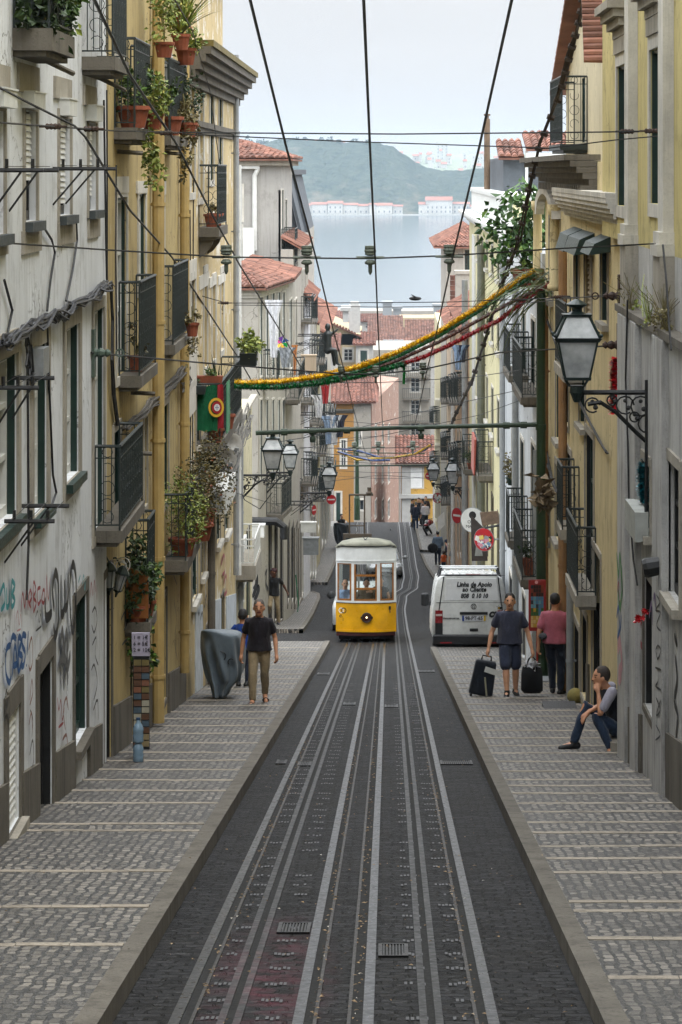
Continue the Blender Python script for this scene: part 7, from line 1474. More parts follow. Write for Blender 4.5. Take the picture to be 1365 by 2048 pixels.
for i,y in enumerate((VD+.75,VD+1.9)):
    mb=MB(); z=VG+2.08+vs(y); mb.tube([(xv-.70,y,z),(xv+.70,y,z)],.03,8); o=mb.build('roof_bar',RB,VAN)
    for s in (-1,1): mb=MB(); mb.hexa([(xv+s*.74-.03,y-.1,z-.22),(xv+s*.74+.03,y-.1,z-.22),(xv+s*.74+.03,y+.15,z-.22),(xv+s*.74-.03,y+.15,z-.22),(xv+s*.68-.025,y-.05,z+.02),(xv+s*.68+.025,y-.05,z+.02),(xv+s*.68+.025,y+.05,z+.02),(xv+s*.68-.025,y+.05,z+.02)]); mb.build('bar_foot',VBK,o)
mb=MB()
for i in range(7): x=xv-.54+i*.18; mb.box(x-.015,x+.015,VD+.35,VD+3.2,VG+1.945+vs(VD+1.7)-.03,VG+1.965+vs(VD+1.7)); 
mb=MB()
for i in range(8):
    x=xv-.56+i*.16; mb.hexa([(x-.02,VD+.4,VG+1.93+vs(VD+.4)),(x+.02,VD+.4,VG+1.93+vs(VD+.4)),(x+.02,VD+3,VG+1.93+vs(VD+3)),(x-.02,VD+3,VG+1.93+vs(VD+3)),(x-.02,VD+.4,VG+1.968+vs(VD+.4)),(x+.02,VD+.4,VG+1.968+vs(VD+.4)),(x+.02,VD+3,VG+1.968+vs(VD+3)),(x-.02,VD+3,VG+1.968+vs(VD+3))])
mb.build('roof_rib',VW,VAN)
INK=M('decal_black','#1d1f22',.5,.1,9,0,0); yv=lambda y,e=.03:VD+.10-e
def vt(s,size,px,py,sx=.85,shear=.2,mat=INK,bold=.006): lettering(s,size,(vx(px),yv(py),vz(py)),(1,0,0),(0,0,1),mat,VAN,shear=shear,bold=bold,sx=sx)
vt('Linha de Apoio',.16,949,1170); vt('ao Cliente',.16,949,1180); vt('808  0 10 10',.15,949,1193)
vt('cme',.26,996,1228,1.0,.25,INK,.012); vt('TRANSPORTER',.045,903,1238,1.3,0,INK,.002)
mb=MB(); vq(mb,925,972,1232,1243,.03); o=mb.build('number_plate',M('plate_white','#c7cad0',.4,.08,9),VAN); mb=MB(); vq(mb,925,929,1232,1243,.033); mb.build('plate_band',M('plate_blue','#23428a',.4,.1,9),o); mb=MB(); vq(mb,968,972,1232,1243,.033); mb.build('plate_band',M('plate_yellow','#c9a62c',.4,.1,9),o)
lettering('98-PT-65',.12,(vx(948.5),yv(1238,.036),vz(1237.6)),(1,0,0),(0,0,1),INK,o,bold=.003,sx=.95)
mb=MB(); c=V((vx(948),yv(1214,.02),vz(1214))); mb.ring(c,.062,(0,1,0),.009,20); 
for pts in (((-.04,.045),(-.015,-.05),(0,.0),(.015,-.05),(.04,.045)),((-.022,.055),(0,.012),(.022,.055))): mb.tube([c+V((a,0,b)) for a,b in pts],.007,5)
mb.build('badge',M('badge_chrome','#5c6064',.25,.2,9,.7),VAN)
mb=MB(); c=V((vx(1000),yv(1217),vz(1217))); mb.ball(c,(.05,.006,.03),8,6); mb.ball(c+V((.05,0,.015)),(.022,.006,.022),8,6)
for a,b in ((-.08,.05),(-.03,.07),(.08,.06),(-.06,-.03)): mb.tube([c,c+V((a,-.004,b))],.006,4)
mb.build('bee_emblem',INK,VAN); mb=MB(); mb.ball(c+V((-.015,-.004,0)),(.012,.006,.026),8,6); mb.build('bee_stripe',FY,VAN)
# ================= silver car
CD=136.; cg=G(CD+.8); xcc=-.17; CAR=empty('car',(xcc,CD+2,cg),'silver saloon car facing uphill just behind the tram','car'); SIL=M('silver_paint','#9c9fa0',.3,.1,2,.4,.02)
def cs(y,w,zb,zt,wt): 
    Z=lambda h:cg+h-.09*(y-CD); pr=[(-w*.95,zb),(-w,zb+.2),(-w*.99,min(.62,zt*.8)),(-w*.93,min(.8,zt-.04)),(-wt,zt-.03),(-wt*.6,zt)]
    return [(xcc+x,y,Z(z)) for x,z in pr]+[(xcc-x,y,Z(z)) for x,z in reversed(pr)]
mb=MB(); mb.loft([cs(CD,.74,.25,.58,.6),cs(CD+.12,.83,.2,.68,.68),cs(CD+.5,.86,.2,.76,.72),cs(CD+1.15,.87,.2,.88,.72),cs(CD+1.9,.87,.2,1.36,.58),cs(CD+2.5,.87,.2,1.44,.58),cs(CD+3.4,.87,.2,1.38,.56),cs(CD+4.0,.85,.22,.95,.62),cs(CD+4.3,.8,.25,.8,.6)]); o=mb.build('body',SIL,CAR,smooth=True)
mb=MB(); Z=lambda h,y:cg+h-.09*(y-CD); mb.hexa([(xcc-.68,CD+1.16,Z(.9,CD+1.1)),(xcc+.68,CD+1.16,Z(.9,CD+1.1)),(xcc+.68,CD+1.3,Z(.9,CD+1.1)),(xcc-.68,CD+1.3,Z(.9,CD+1.1)),(xcc-.54,CD+1.84,Z(1.36,CD+1.84)),(xcc+.54,CD+1.84,Z(1.36,CD+1.84)),(xcc+.54,CD+1.95,Z(1.36,CD+1.84)),(xcc-.54,CD+1.95,Z(1.36,CD+1.84))]); mb.build('windscreen',GLASS('car_glass','#2a3338',.08),CAR)
for s in (-1,1):
    mb=MB(); mb.hexa([(xcc+s*.60,CD+.02,Z(.52,CD)),(xcc+s*.82,CD+.16,Z(.54,CD)),(xcc+s*.83,CD+.4,Z(.54,CD)),(xcc+s*.6,CD+.2,Z(.52,CD)),(xcc+s*.62,CD+.12,Z(.70,CD)),(xcc+s*.80,CD+.3,Z(.72,CD)),(xcc+s*.80,CD+.45,Z(.72,CD)),(xcc+s*.62,CD+.3,Z(.70,CD))]); mb.build('headlight',M('car_lens','#c3c8ca',.12,.1,9),CAR)
    mb=MB(); c=V((xcc+s*1.0,CD+1.55,Z(.98,CD+1.5))); mb.ball(c,(.12,.07,.08),10,6); mb.tube([c,c+V((-s*.2,.05,-.05))],.03,5); mb.build('wing_mirror',SIL,CAR)
    for y in (CD+.8,CD+3.4): mb=MB(); mb.lathe([(.2,-.09),(.3,-.09),(.31,0),(.3,.09),(.2,.09)],(xcc+s*.77,y,G(y)+.3),16,Matrix.Rotation(PI/2,4,'Y')); mb.build('wheel',TY_,CAR)
mb=MB(); mb.box(xcc-.45,xcc+.45,CD-.02,CD+.1,Z(.48,CD),Z(.58,CD)); mb.box(xcc-.6,xcc+.6,CD-.01,CD+.1,Z(.24,CD),Z(.36,CD)); mb.build('grille',TBK,CAR)
mb=MB(); mb.box(xcc-.26,xcc+.26,CD-.03,CD-.012,Z(.38,CD),Z(.47,CD)); mb.build('number_plate',M('plate_white','#c7cad0'),CAR)
# another parked car almost hidden on the left of the tram: mirror and flank
t=empty('car',(-1.5,90,G(90)),'white car mostly hidden behind the tram, black mirror showing at its left side','car'); mb=MB(); 
def cs2(y,w,zt,wt):
    Z=lambda h:G(88)+h-.1*(y-88); x0=-.86; pr=[(-w,.25),(-w,.75),(-w*.95,.9),(-wt,zt)]
    return [(x0+x,y,Z(z)) for x,z in pr]+[(x0-x,y,Z(z)) for x,z in reversed(pr)]
mb.loft([cs2(86,.76,.8,.6),cs2(87,.80,.95,.65),cs2(87.9,.80,1.4,.55),cs2(89,.80,1.42,.55),cs2(90,.78,.9,.6)]); mb.build('body',VW,t,smooth=True); mb=MB(); mb.ball((-1.72,87.5,G(87)+.98),(.12,.08,.12),10,6); mb.build('wing_mirror',VBK,t)
for s in (-1,1): mb=MB(); mb.lathe([(.2,-.09),(.31,-.09),(.31,.09),(.2,.09)],(-.86+s*.7,87,G(87)+.31),16,Matrix.Rotation(PI/2,4,'Y')); mb.build('wheel',TY_,t)
# ================= covered scooters and the red motorcycle
COVER=CLOTH('grey_scooter_cover','#5a656d',.12,5,.5,.5)
def covered(c,ky,lab,s=1.,mat=COVER,mirror=1):
    c=V(c); t=empty('covered_scooter',c,lab,'scooter'); q=lambda x,y,z:c+V((x*mirror,y,z))*s
    rings=[(1.10,-.24,-.10,.06),(1.07,-.27,.04,.16),(1.035,-.285,.20,.3),(1.0,-.295,.32,.42),(.95,-.30,.36,.55),(.82,-.31,.36,.66),(.72,-.305,.365,.74),(.62,-.29,.37,.8),(.52,-.28,.375,.82),(.42,-.26,.37,.84),(.33,-.23,.35,.86),(.27,-.20,.33,.87),(.23,-.17,.27,.88),(.16,-.15,.20,.86),(.06,-.12,.15,.84),(-.02,-.11,.14,.83)]
    secs=[]; NN=56
    for z,xl,xr,ry in rings:
        row_=[]
        for k in range(NN):
            w=2*PI*k/NN; cx=(xl+xr)/2; rx=(xr-xl)/2; fold=1+(.12*max(0,min(1,(1.02-z)*2.2)))*(.9-1.7*abs(math.sin(w*5.5+z*2.2+1))+math.sin(w*17+z*7)*.3+noise.noise(V((math.cos(w)*2,math.sin(w)*2,z*3)))*.8)
            sx_=math.copysign(abs(math.cos(w))**.75,math.cos(w)); sy_=math.copysign(abs(math.sin(w))**.75,math.sin(w))
            zz=z+ (.05*noise.noise(V((w*1.3,z*4,2))) if .1<z<1 else 0); row_.append(q(cx+rx*sx_*fold,-.15+ry*(1+sy_*fold)*.9,zz))
        secs.append(row_)
    mb=MB(); mb.loft(secs); b=mb.build('cover',mat,t,smooth=True); sdv=b.modifiers.new('s','SUBSURF'); sdv.levels=1; sdv.render_levels=1
    mb=MB(); mb.lathe([(.1*s,-.05*s),(.21*s,-.05*s),(.23*s,0),(.21*s,.05*s),(.1*s,.05*s)],q(.02,.35,.22),18,Matrix.Rotation(PI/2+.1,4,'Y')); mb.lathe([(.1*s,-.05*s),(.21*s,-.05*s),(.23*s,0),(.21*s,.05*s),(.1*s,.05*s)],q(-.1,1.1,.23),18,Matrix.Rotation(PI/2,4,'Y')); mb.build('wheel',TY_,t); return t,q
t,q=covered((P(438,0,46.2).x,46.2,G(46.2)+.12),1,'scooter under a grey fitted cover beside the older man',1.02)
mb=MB(); mb.ring(q(.05,-.15,.70),.07,(.1,1,.1),.010,14); mb.ring(q(.2,-.12,.60),.05,(.1,1,.1),.010,10,PI,2*PI); mb.build('emblem',INK,t)
covered((P(682,0,158).x,158,G(158)+.12),1,'far motorbike under dark grey cover by the left wall',1.35,CLOTH('dark_scooter_cover','#2b2f33',.2,6,.9))
RD=170.; rx=P(853,0,RD).x; rg=G(RD); t=empty('motorcycle',(rx,RD,rg),'red motorcycle parked at the far right pavement','motorcycle'); RED=M('motorcycle_red','#7d1519',.35,.2,6)
for y in (RD,RD+1.3): mb=MB(); mb.lathe([(.2,-.05),(.30,-.05),(.32,0),(.30,.05),(.2,.05)],(rx-.05+.25*(y-RD)/1.3,y,rg+.33),18,Matrix.Rotation(PI/2-.5,4,'Y')); o=mb.build('wheel',TY_,t); mb=MB(); mb.ring((rx-.05+.25*(y-RD)/1.3,y,rg+.33),.2,(.87,0.1,.5),.02,14); mb.build('rim',GREYM,o)
mb=MB(); mb.ball((rx+.15,RD+.5,rg+.8),(.2,.35,.18),10,8); mb.ball((rx,RD+.05,rg+.72),(.16,.2,.08),10,6); mb.ball((rx+.25,RD+1.2,rg+.75),(.2,.3,.14),10,6); mb.build('body',RED,t,smooth=True)
mb=MB(); mb.tube([(rx-.05,RD,rg+.33),(rx+.05,RD+.2,rg+1.0)],.04,6); mb.tube([(rx-.3,RD+.2,rg+1.08),(rx+.05,RD+.22,rg+1.0),(rx+.38,RD+.25,rg+1.08)],.022,6); mb.ball((rx+.2,RD+.9,rg+.86),(.15,.3,.08),8,6); mb.ball((rx+.05,RD+.6,rg+.45),(.16,.3,.2),8,6); mb.build('frame',BLACK,t)
mb=MB(); mb.ball((rx,RD-.02,rg+.92),(.09,.06,.09),10,6); mb.build('headlight',M('car_lens','#c3c8ca'),t)
# ================= people
SK1=M('skin_tanned','#bd8868',.55,.12,12,0,.05); SK2=M('skin_light','#cf9c7c',.55,.12,12,0,.05); SK3=M('skin_brown','#5a3a2a',.55,.12,12,0,.05); FACE=M('face_dark','#33221a',.6,.1,9,0,0); LIP=M('lip_tone','#6d3b32',.5,.1,9,0,0)
HB=M('hair_black','#15110f',.6,.3,40,0,.5); HG=M('hair_grey','#5d5853',.7,.3,40,0,.5); HBR=M('hair_brown','#2d1f17',.6,.3,40,0,.5)
def person(label,base,facing,J,skin,shirt,trousers,shoe,hair,hs=1.,sleeve=.55,shorts=False,vox=.013,hairk='short',build=1.,fingers=True,shirtless=False,sandal=False,waist=.0,name='person'):
    """J: joints in metres from the ground point, x to the right of the picture, y away, z up. facing = direction the chest points"""
    b=V(base); t=empty(name,b,label,'person'); q={k:b+V(v) for k,v in J.items() if k[:3] not in ('toe','loo','cur','pal')}
    fd=V((facing[0],facing[1],0)).normalized(); hd=V((*J.get('look',facing)[:2],0)).normalized() if 'look' in J else fd
    sd=V((fd.y,-fd.x,0)); up=V((0,0,1)); B_=build
    hs*=1.07; head=q['head']; r=.105*hs; hside=V((hd.y,-hd.x,0))
    def el(c,rx,ry,rz,side,fw,n=12,m=8):       # ellipsoid oriented side/forward/up as loft
        secs=[]
        for i in range(1,m):
            a=PI*i/m; secs.append([c+side*(rx*math.sin(a)*math.cos(w))+fw*(ry*math.sin(a)*math.sin(w))+up*(rz*math.cos(a)) for w in (2*PI*k/n for k in range(n))])
        return ('l',secs)
    def tors(pts):      # stacked elliptical sections pelvis->neck
        secs=[]
        for p,rx,ry in pts: secs.append([p+sd*(rx*math.cos(w))+fd*(ry*math.sin(w)) for w in (2*PI*k/16 for k in range(16))])
        return ('l',secs)
    pel,ch,nk=q['pelvis'],q['chest'],q['neck']
    mid=pel.lerp(ch,.5)
    def torso(e): return tors([(pel+up*-.10,.10*B_+e,.09*B_+e),(pel,.165*B_+e,.115*B_+e),(mid,.155*B_+e,.115*B_*(1+waist)+e),(ch,.175*B_+e,.12*B_+e),(ch.lerp(nk,.45),.172*B_+e,.105*B_+e),(ch.lerp(nk,.75),.135*B_+e,.085*B_+e),(nk+up*-.02,.08*B_+e,.07+e),(nk,.055+e,.055+e)])
    parts=[el(head+up*.015*hs,.076*hs,.094*hs,.115*hs,hside,hd),el(head+hd*.028*hs-up*.055*hs,.058*hs,.062*hs,.068*hs,hside,hd),('e',head+hd*.10*hs-up*.015*hs,(.016*hs,.016*hs,.022*hs)),('e',head+hd*.088*hs+up*.012*hs,(.013*hs,.013*hs,.03*hs)),
           ('e',head+hside*.08*hs-up*.005,(.014*hs,.02*hs,.03*hs)),('e',head-hside*.08*hs-up*.005,(.014*hs,.02*hs,.03*hs)),('t',[nk-up*.05,head-up*.05*hs-hd*.01],[.06*hs,.055*hs]),torso(-.012)]
    for s in 'LR':
        S_,E_,H_=q['sh'+s],q['el'+s],q['ha'+s]; dr=(H_-E_).normalized()
        parts += [('t',[S_-up*.01,S_.lerp(E_,.5),E_],[.046*B_,.044*B_,.037*B_]),('t',[E_,E_.lerp(H_,.35),H_],[.038*B_,.039*B_,.026*B_])]
        cur=V(J.get('curl'+s,(0,0,0))); hdr=(dr+cur).normalized(); sidev=hdr.cross(fd if abs(hdr.dot(fd))<.8 else up).normalized(); nrm=sidev.cross(hdr).normalized()
        pw=H_+hdr*.05; parts.append(('t',[H_,pw,H_+hdr*.085],[.026,.034,.032]))
        if fingers:
            inn=J.get('palm'+s); pal=V(inn).normalized() if inn else (b+V((0,0,H_.z-b.z))-H_).normalized()
            spread=pal.cross(hdr).normalized()
            for k,(o_,L) in enumerate(((-.027,.062),(-.009,.075),(.009,.07),(.027,.055))):
                a=H_+hdr*.085+spread*o_; c1=a+hdr*L*.5+pal*L*.12; c2=c1+hdr*L*.3+pal*L*.38; c3=c2+pal*L*.32-hdr*.005; parts.append(('t',[a-hdr*.02,a,c1,c2,c3],[.012,.011,.010,.009,.008]))
            a=H_+hdr*.03+fd*.028; parts.append(('t',[a,a+hdr*.03+fd*.022,a+hdr*.06+fd*.018+pal*.012],[.014,.012,.009]))
        hp,kn,an=q['hi'+s],q['kn'+s],q['an'+s]
        parts += [('t',[hp,hp.lerp(kn,.5),kn],[.085*B_,.07*B_,.052*B_]),('t',[kn,kn.lerp(an,.3),an],[.05*B_,.055*B_,.034*B_])]
        tf=V((*J.get('toe'+s,facing)[:2],J.get('toe'+s,(0,0,-.06))[2] if len(J.get('toe'+s,(0,0)))>2 else -.06)).normalized(); parts.append(('t',[an-up*.02,an-up*.045+tf*.14],[.04,.03]))
    body=blob('body',parts,[skin,FACE,LIP],vox,t,None,2)
    me=body.data; basev=WPOS[body.name]
    for p in me.polygons:
        c=p.center+basev-head; f_=c.dot(hd); s_=abs(c.dot(hside)); z_=c.z
        if f_>.05*hs:
            if .012*hs<z_<.022*hs and .022*hs<s_<.042*hs: p.material_index=1
            elif .034*hs<z_<.044*hs and .016*hs<s_<.052*hs: p.material_index=1
            elif -.062*hs<z_<-.046*hs and s_<.03*hs: p.material_index=2
            elif -.030*hs<z_<-.02*hs and .004<s_<.014*hs: p.material_index=1
    # hair
    if hairk=='short': hp_=[el(head+up*.038*hs-hd*.016*hs,.083*hs,.098*hs,.105*hs,hside,hd)]
    elif hairk=='long': hp_=[el(head+up*.03*hs-hd*.025*hs,.092*hs,.1*hs,.115*hs,hside,hd),('t',[head-hd*.05*hs,head-hd*.09*hs-up*.2*hs],[.08*hs,.05*hs])]
    elif hairk=='crop': hp_=[el(head+up*.03*hs-hd*.022*hs,.080*hs,.090*hs,.104*hs,hside,hd)]
    elif hairk=='cap': hp_=[el(head+up*.045*hs-hd*.012*hs,.086*hs,.103*hs,.095*hs,hside,hd)]
    h=blob('cap' if hairk=='cap' else 'hair',hp_,hair,.012*max(.8,hs),t,None,1)
    me=h.data; bv=WPOS[h.name]; import bmesh
    bm=bmesh.new(); bm.from_mesh(me); kill=[v for v in bm.verts if (v.co+bv-head).dot(hd)>.035*hs and (v.co+bv-head).z<.055*hs or (v.co+bv-head).z<-.035*hs and hairk!='long' and (v.co+bv-head).dot(hd)>-.06*hs]; bmesh.ops.delete(bm,geom=kill,context='VERTS'); bm.to_mesh(me); bm.free()
    # clothes
    pp=[tors([(pel-up*.06,.178*B_+.026,.135*B_+.026),(pel+up*.03,.170*B_+.024,.125*B_+.024),(mid,.158*B_+.016,.115*B_*(1+waist)+.016),(ch,.175*B_+.016,.12*B_+.016),(ch.lerp(nk,.45),.172*B_+.018,.105*B_+.018),(ch.lerp(nk,.78),.13*B_+.02,.085*B_+.02),(nk+up*-.01,.075*B_+.012,.07+.01)])]
    for s in 'LR':
        S_,E_=q['sh'+s],q['el'+s]; H_=q['ha'+s]; st=q['ch'+'est']
        if sleeve<=1: e=S_.lerp(E_,sleeve); pp.append(('t',[S_-(S_-ch)*.25,S_,S_.lerp(e,.6),e],[.07*B_,.07*B_,.066*B_,.066*B_]))
        else: pp.append(('t',[S_,E_,E_.lerp(H_,sleeve-1)],[.075*B_,.055*B_,.042]))
    sh_=blob('shirt',pp,shirt,vox*1.1,t,None,3)
    bm=bmesh.new(); bm.from_mesh(sh_.data); bz=WPOS[sh_.name]; bmesh.ops.delete(bm,geom=[v for v in bm.verts if (v.co+bz).z>nk.z-.012 and ((v.co+bz)-nk).length<.12],context='VERTS'); bm.to_mesh(sh_.data); bm.free()
    for v in sh_.data.vertices: v.co+=v.normal*(noise.noise(V((v.co.x*11,v.co.y*11,v.co.z*5+3)))*.012)
    pp=[tors([(pel-up*.13,.1*B_,.1*B_),(pel-up*.02,.172*B_,.13*B_),(pel+up*.07,.160*B_,.128*B_)])]
    for s in 'LR':
        hp,kn,an=q['hi'+s],q['kn'+s],q['an'+s]
        if shorts: e=hp.lerp(kn,.92); pp.append(('t',[hp,hp.lerp(e,.5),e],[.10*B_,.098*B_,.092*B_]))
        else: pp.append(('t',[hp,hp.lerp(kn,.5),kn,kn.lerp(an,.5),an.lerp(kn,.06)],[.10*B_,.088*B_,.072*B_,.066*B_,.058*B_]))
    tr=blob('shorts' if shorts else 'trousers',pp,trousers,vox*1.1,t,None,3)
    for v in tr.data.vertices: v.co+=v.normal*(noise.noise(V((v.co.x*10,v.co.y*10,v.co.z*7)))*.012)
    for s in 'LR':
        an=q['an'+s]; tfx=J.get('toe'+s,facing); tf=V((tfx[0],tfx[1],tfx[2] if len(tfx)>2 else -.12)).normalized()
        if sandal: pz=[('t',[an-up*.068-tf*.05,an-up*.075+tf*.08,an-up*.075+tf*.17],[.034,.040,.034]),('t',[an-up*.045+tf*.10+sd*.04,an-up*.015+tf*.10,an-up*.045+tf*.10-sd*.04],.022)]
        else: pz=[('t',[an-up*.04-tf*.05,an-up*.045+tf*.06,an-up*.055+tf*.16],[.046,.047,.036]),('t',[an,an-up*.04],[.045,.046])]
        blob('sandal' if sandal else 'shoe',pz,shoe,.011,t,None,2)
    return t,q
def stand(h=1.72,lean=0.,sw=.2,arm=.0,legs=((-.1,0,0),(.1,0,0)),el=(-.03,-.03),hand=None,face=(0,-1)):
    """walking or standing figure; legs give ankle offset x, y and lift"""
    k=h/1.72; f=V((*face,0)).normalized(); s=V((-f.y,f.x,0)); J={}
    if s.x<0: s=-s
    c=lambda x,y,z: tuple((s*x+f*y+V((0,0,z)))*k)
    J['pelvis']=c(0,0,.94); J['chest']=c(0,lean*.3,1.28); J['neck']=c(0,lean*.55,1.455); J['head']=c(0,lean*.8+.03,1.592)
    for nm,sg,l in (('L',-1,legs[0]),('R',1,legs[1])):
        J['sh'+nm]=c(sg*.178,lean*.45,1.365); J['hi'+nm]=c(sg*.09,0,.90); an=(l[0],l[1],.085+l[2]); kn=(sg*.095*.4+l[0]*.6,l[1]*.5+.06+(l[2]*.5),.5+l[2]*.35)
        J['kn'+nm]=c(*kn); J['an'+nm]=c(*an); J['toe'+nm]=(f.x+s.x*sg*.2,f.y+s.y*sg*.2,-.1 if l[2]<.03 else -.6)
    for i,(nm,sg) in enumerate((('L',-1),('R',1))):
        hx=(hand or {}).get(nm,(sg*(.27+arm),.06,.80)); J['ha'+nm]=c(*hx); ex=((sg*.178+hx[0])*.5+sg*.03,(hx[1])*.5+el[i]-.03,(1.365+hx[2])*.5-.01); J['el'+nm]=c(*ex)
    return J
gl=lambda x,d,up_=.12: (x,d,G(d)+up_)
# older man walking up the left pavement
J=stand(1.60,.06,legs=((-.10,.26,.0),(.09,-.12,.05)),hand={'L':(-.30,-.02,.80),'R':(.29,.08,.82)})
person('older man in dark short sleeved shirt and khaki trousers walking uphill on the left',gl(P(519,0,45.3).x,45.3),(0,-1),J,SK1,CLOTH('dark_plum_shirt','#1f1b21',.25,16,.5),CLOTH('khaki_trousers','#85765c',.15,14,.8),M('sandal_leather','#2b1912',.5,.3,9),HG,sandal=True,hairk='short',waist=.05,build=1.0)
J=stand(1.30,.0,hand={'L':(-.36,.1,1.0),'R':(.26,.1,.8)},face=(.2,1))
person('small boy in bright blue shirt behind the covered scooter',gl(P(486,0,50.4).x,50.4),(.2,1),J,SK1,CLOTH('bright_blue_shirt','#143a86'),CLOTH('navy_cloth','#23293a'),BLACK,HB,hs=.98,hairk='short',build=.74)
# man in black T-shirt stepping down to the side street
J=stand(1.76,.10,legs=((-.16,.1,.30),(.16,-.02,0)),hand={'L':(-.26,.10,.84),'R':(.42,-.1,.98)},face=(.15,-1)); J['look']=(-.95,-.35)
person('man in black t-shirt and dark red cap looking aside past the side street',gl(P(547,0,88.6).x,88.6,.1),(.15,-1),J,SK3,CLOTH('black_tshirt','#131315',.25,12,.5),CLOTH('khaki_cargo','#7d6f55'),M('grey_sneaker','#43464a',.6,.2,9),M('dark_red_cap','#35161a',.8,.2,12),hairk='cap',vox=.016)
mb=MB(); q=P(524,1220,88.4); mb.lathe([(.03,-.1),(.035,0),(.03,.08),(.012,.11)],q,8); tag(mb.build('plastic_bottle',BOT,loc=q),'clear plastic bottle in hand of man with red cap','bottle')
# man carrying luggage
md=47.3; J=stand(1.66,.03,legs=((-.06,.28,.03),(.10,-.05,0)),hand={'L':(-.36,.04,.80),'R':(.37,.06,.79)}); J['palmL']=(1,0,0); J['palmR']=(-1,0,0)
pt,q=person('man in grey blue t-shirt and navy shorts carrying luggage in both hands',gl(P(1020,0,md).x,md),(-.05,-1),J,SK2,CLOTH('grey_blue_tshirt','#3b3e4f',.15,24,.5),CLOTH('navy_shorts','#2b3144',.2,12,.6),M('black_shoe','#111113',.6,.2,9),HB,shorts=True,waist=.16,build=1.08)
mb=MB(); b_=q['anL']-V((0,0,.11)); s_=[] 
sk=MB(); sk.tube([b_+V((-.02,0,.06)),b_+V((0,0,.14))],.04,10); sk.tube([q['anR']+V((0,0,-.05)),q['anR']+V((0,0,.03))],.04,10)
SC=CLOTH('suitcase_navy','#141a24',.2,10,.3,.6); c=q['haL']+V((-.02,-.02,-.1)); t=empty('suitcase',c+V((0,0,-.62)),'dark navy wheeled suitcase carried in the man\'s left-side hand','suitcase'); mb=MB(); a=-.18
def tilt(x,y,z): return c+V((x*math.cos(a)-z*math.sin(a)*-1*-1,y,z*math.cos(a)+x*math.sin(a)))
mb.hexa([tilt(-.2,-.11,-.66),tilt(.2,-.11,-.66),tilt(.2,.11,-.66),tilt(-.2,.11,-.66),tilt(-.17,-.09,-.09),tilt(.17,-.09,-.09),tilt(.17,.09,-.09),tilt(-.17,.09,-.09)]); o=mb.build('case',SC,t); bv=o.modifiers.new('b','BEVEL'); bv.width=.04; bv.segments=3
mb=MB(); mb.tube([tilt(-.08,0,-.10),tilt(-.07,0,-.02),tilt(.07,0,-.02),tilt(.08,0,-.10)],.014,6); mb.build('handle',BLACK,t); mb=MB(); mb.hexa([tilt(-.01,-.125,-.26),tilt(.27,-.12,-.30),tilt(.27,-.118,-.30),tilt(-.01,-.12,-.26),tilt(0,-.125,-.17),tilt(.28,-.12,-.21),tilt(.28,-.118,-.21),tilt(0,-.12,-.17)]); mb.build('luggage_tag',WHITEP,t)
for x in (-.15,.13): mb=MB(); mb.lathe([(.045,-.02),(.045,.02)],tilt(x,-.08,-.68),10,Matrix.Rotation(PI/2,4,'Y')); mb.build('wheel',TY_,t)
mb=MB(); mb.tube([tilt(.02,-.118,-.35),tilt(.1,-.118,-.64)],.016,6); mb.build('trim',M('pale_trim','#9c9a84',.5,.2,9),t)
c=q['haR']+V((.0,-.02,-.1)); t=empty('tote_bag',c+V((0,0,-.6)),'black tote bag with pale paper on top in the man\'s right-side hand','bag'); mb=MB(); mb.loft([[c+V((x*w,y*dp,z)) for x,y in ((-1,-1),(-.3,-1.2),(.3,-1.2),(1,-1),(1,1),(-1,1))] for w,dp,z in ((.13,.07,-.60),(.175,.10,-.55),(.17,.1,-.3),(.15,.06,-.18))]); mb.build('bag',CLOTH('black_bag','#111214',.2,9,.5),t,smooth=True)
mb=MB(); 
for s in (-.04,.04): mb.tube([c+V((-.11,s,-.2)),c+V((-.05,s,-.06)),c+V((0,0,.0)),c+V((.05,s,-.06)),c+V((.11,s,-.2))],.01,5)
mb.build('strap',BLACK,t); mb=MB(); foliage(mb,c+V((0,0,-.17)),(.1,.05,.04),26,.12); mb.build('paper',WJ,t,rec=False)
# man in pink from behind
J=stand(1.64,.0,legs=((-.05,.05,0),(.12,-.1,0)),hand={'L':(-.28,-.05,.82),'R':(.26,.15,.95)},face=(.25,1))
pq,q=person('man in pink polo shirt and dark jeans seen from behind in a doorway',gl(2.76,47.9),(.25,1),J,SK1,CLOTH('pink_polo','#a35a68',.15,16,.5),CLOTH('dark_jeans','#161d2a',.25,14,.7),M('black_shoe','#111113'),HB,waist=.04,build=1.06,sleeve=.7,vox=.014)
mb=MB(); c=q['pelvis']+V((-.2,-.06,.06)); mb.ball(c,(.075,.10,.055),10,8); tag(mb.build('waist_pouch',CLOTH('grey_pouch','#3a3c42'),loc=c,rec=True),'grey waist pouch on the pink shirted man','bag')
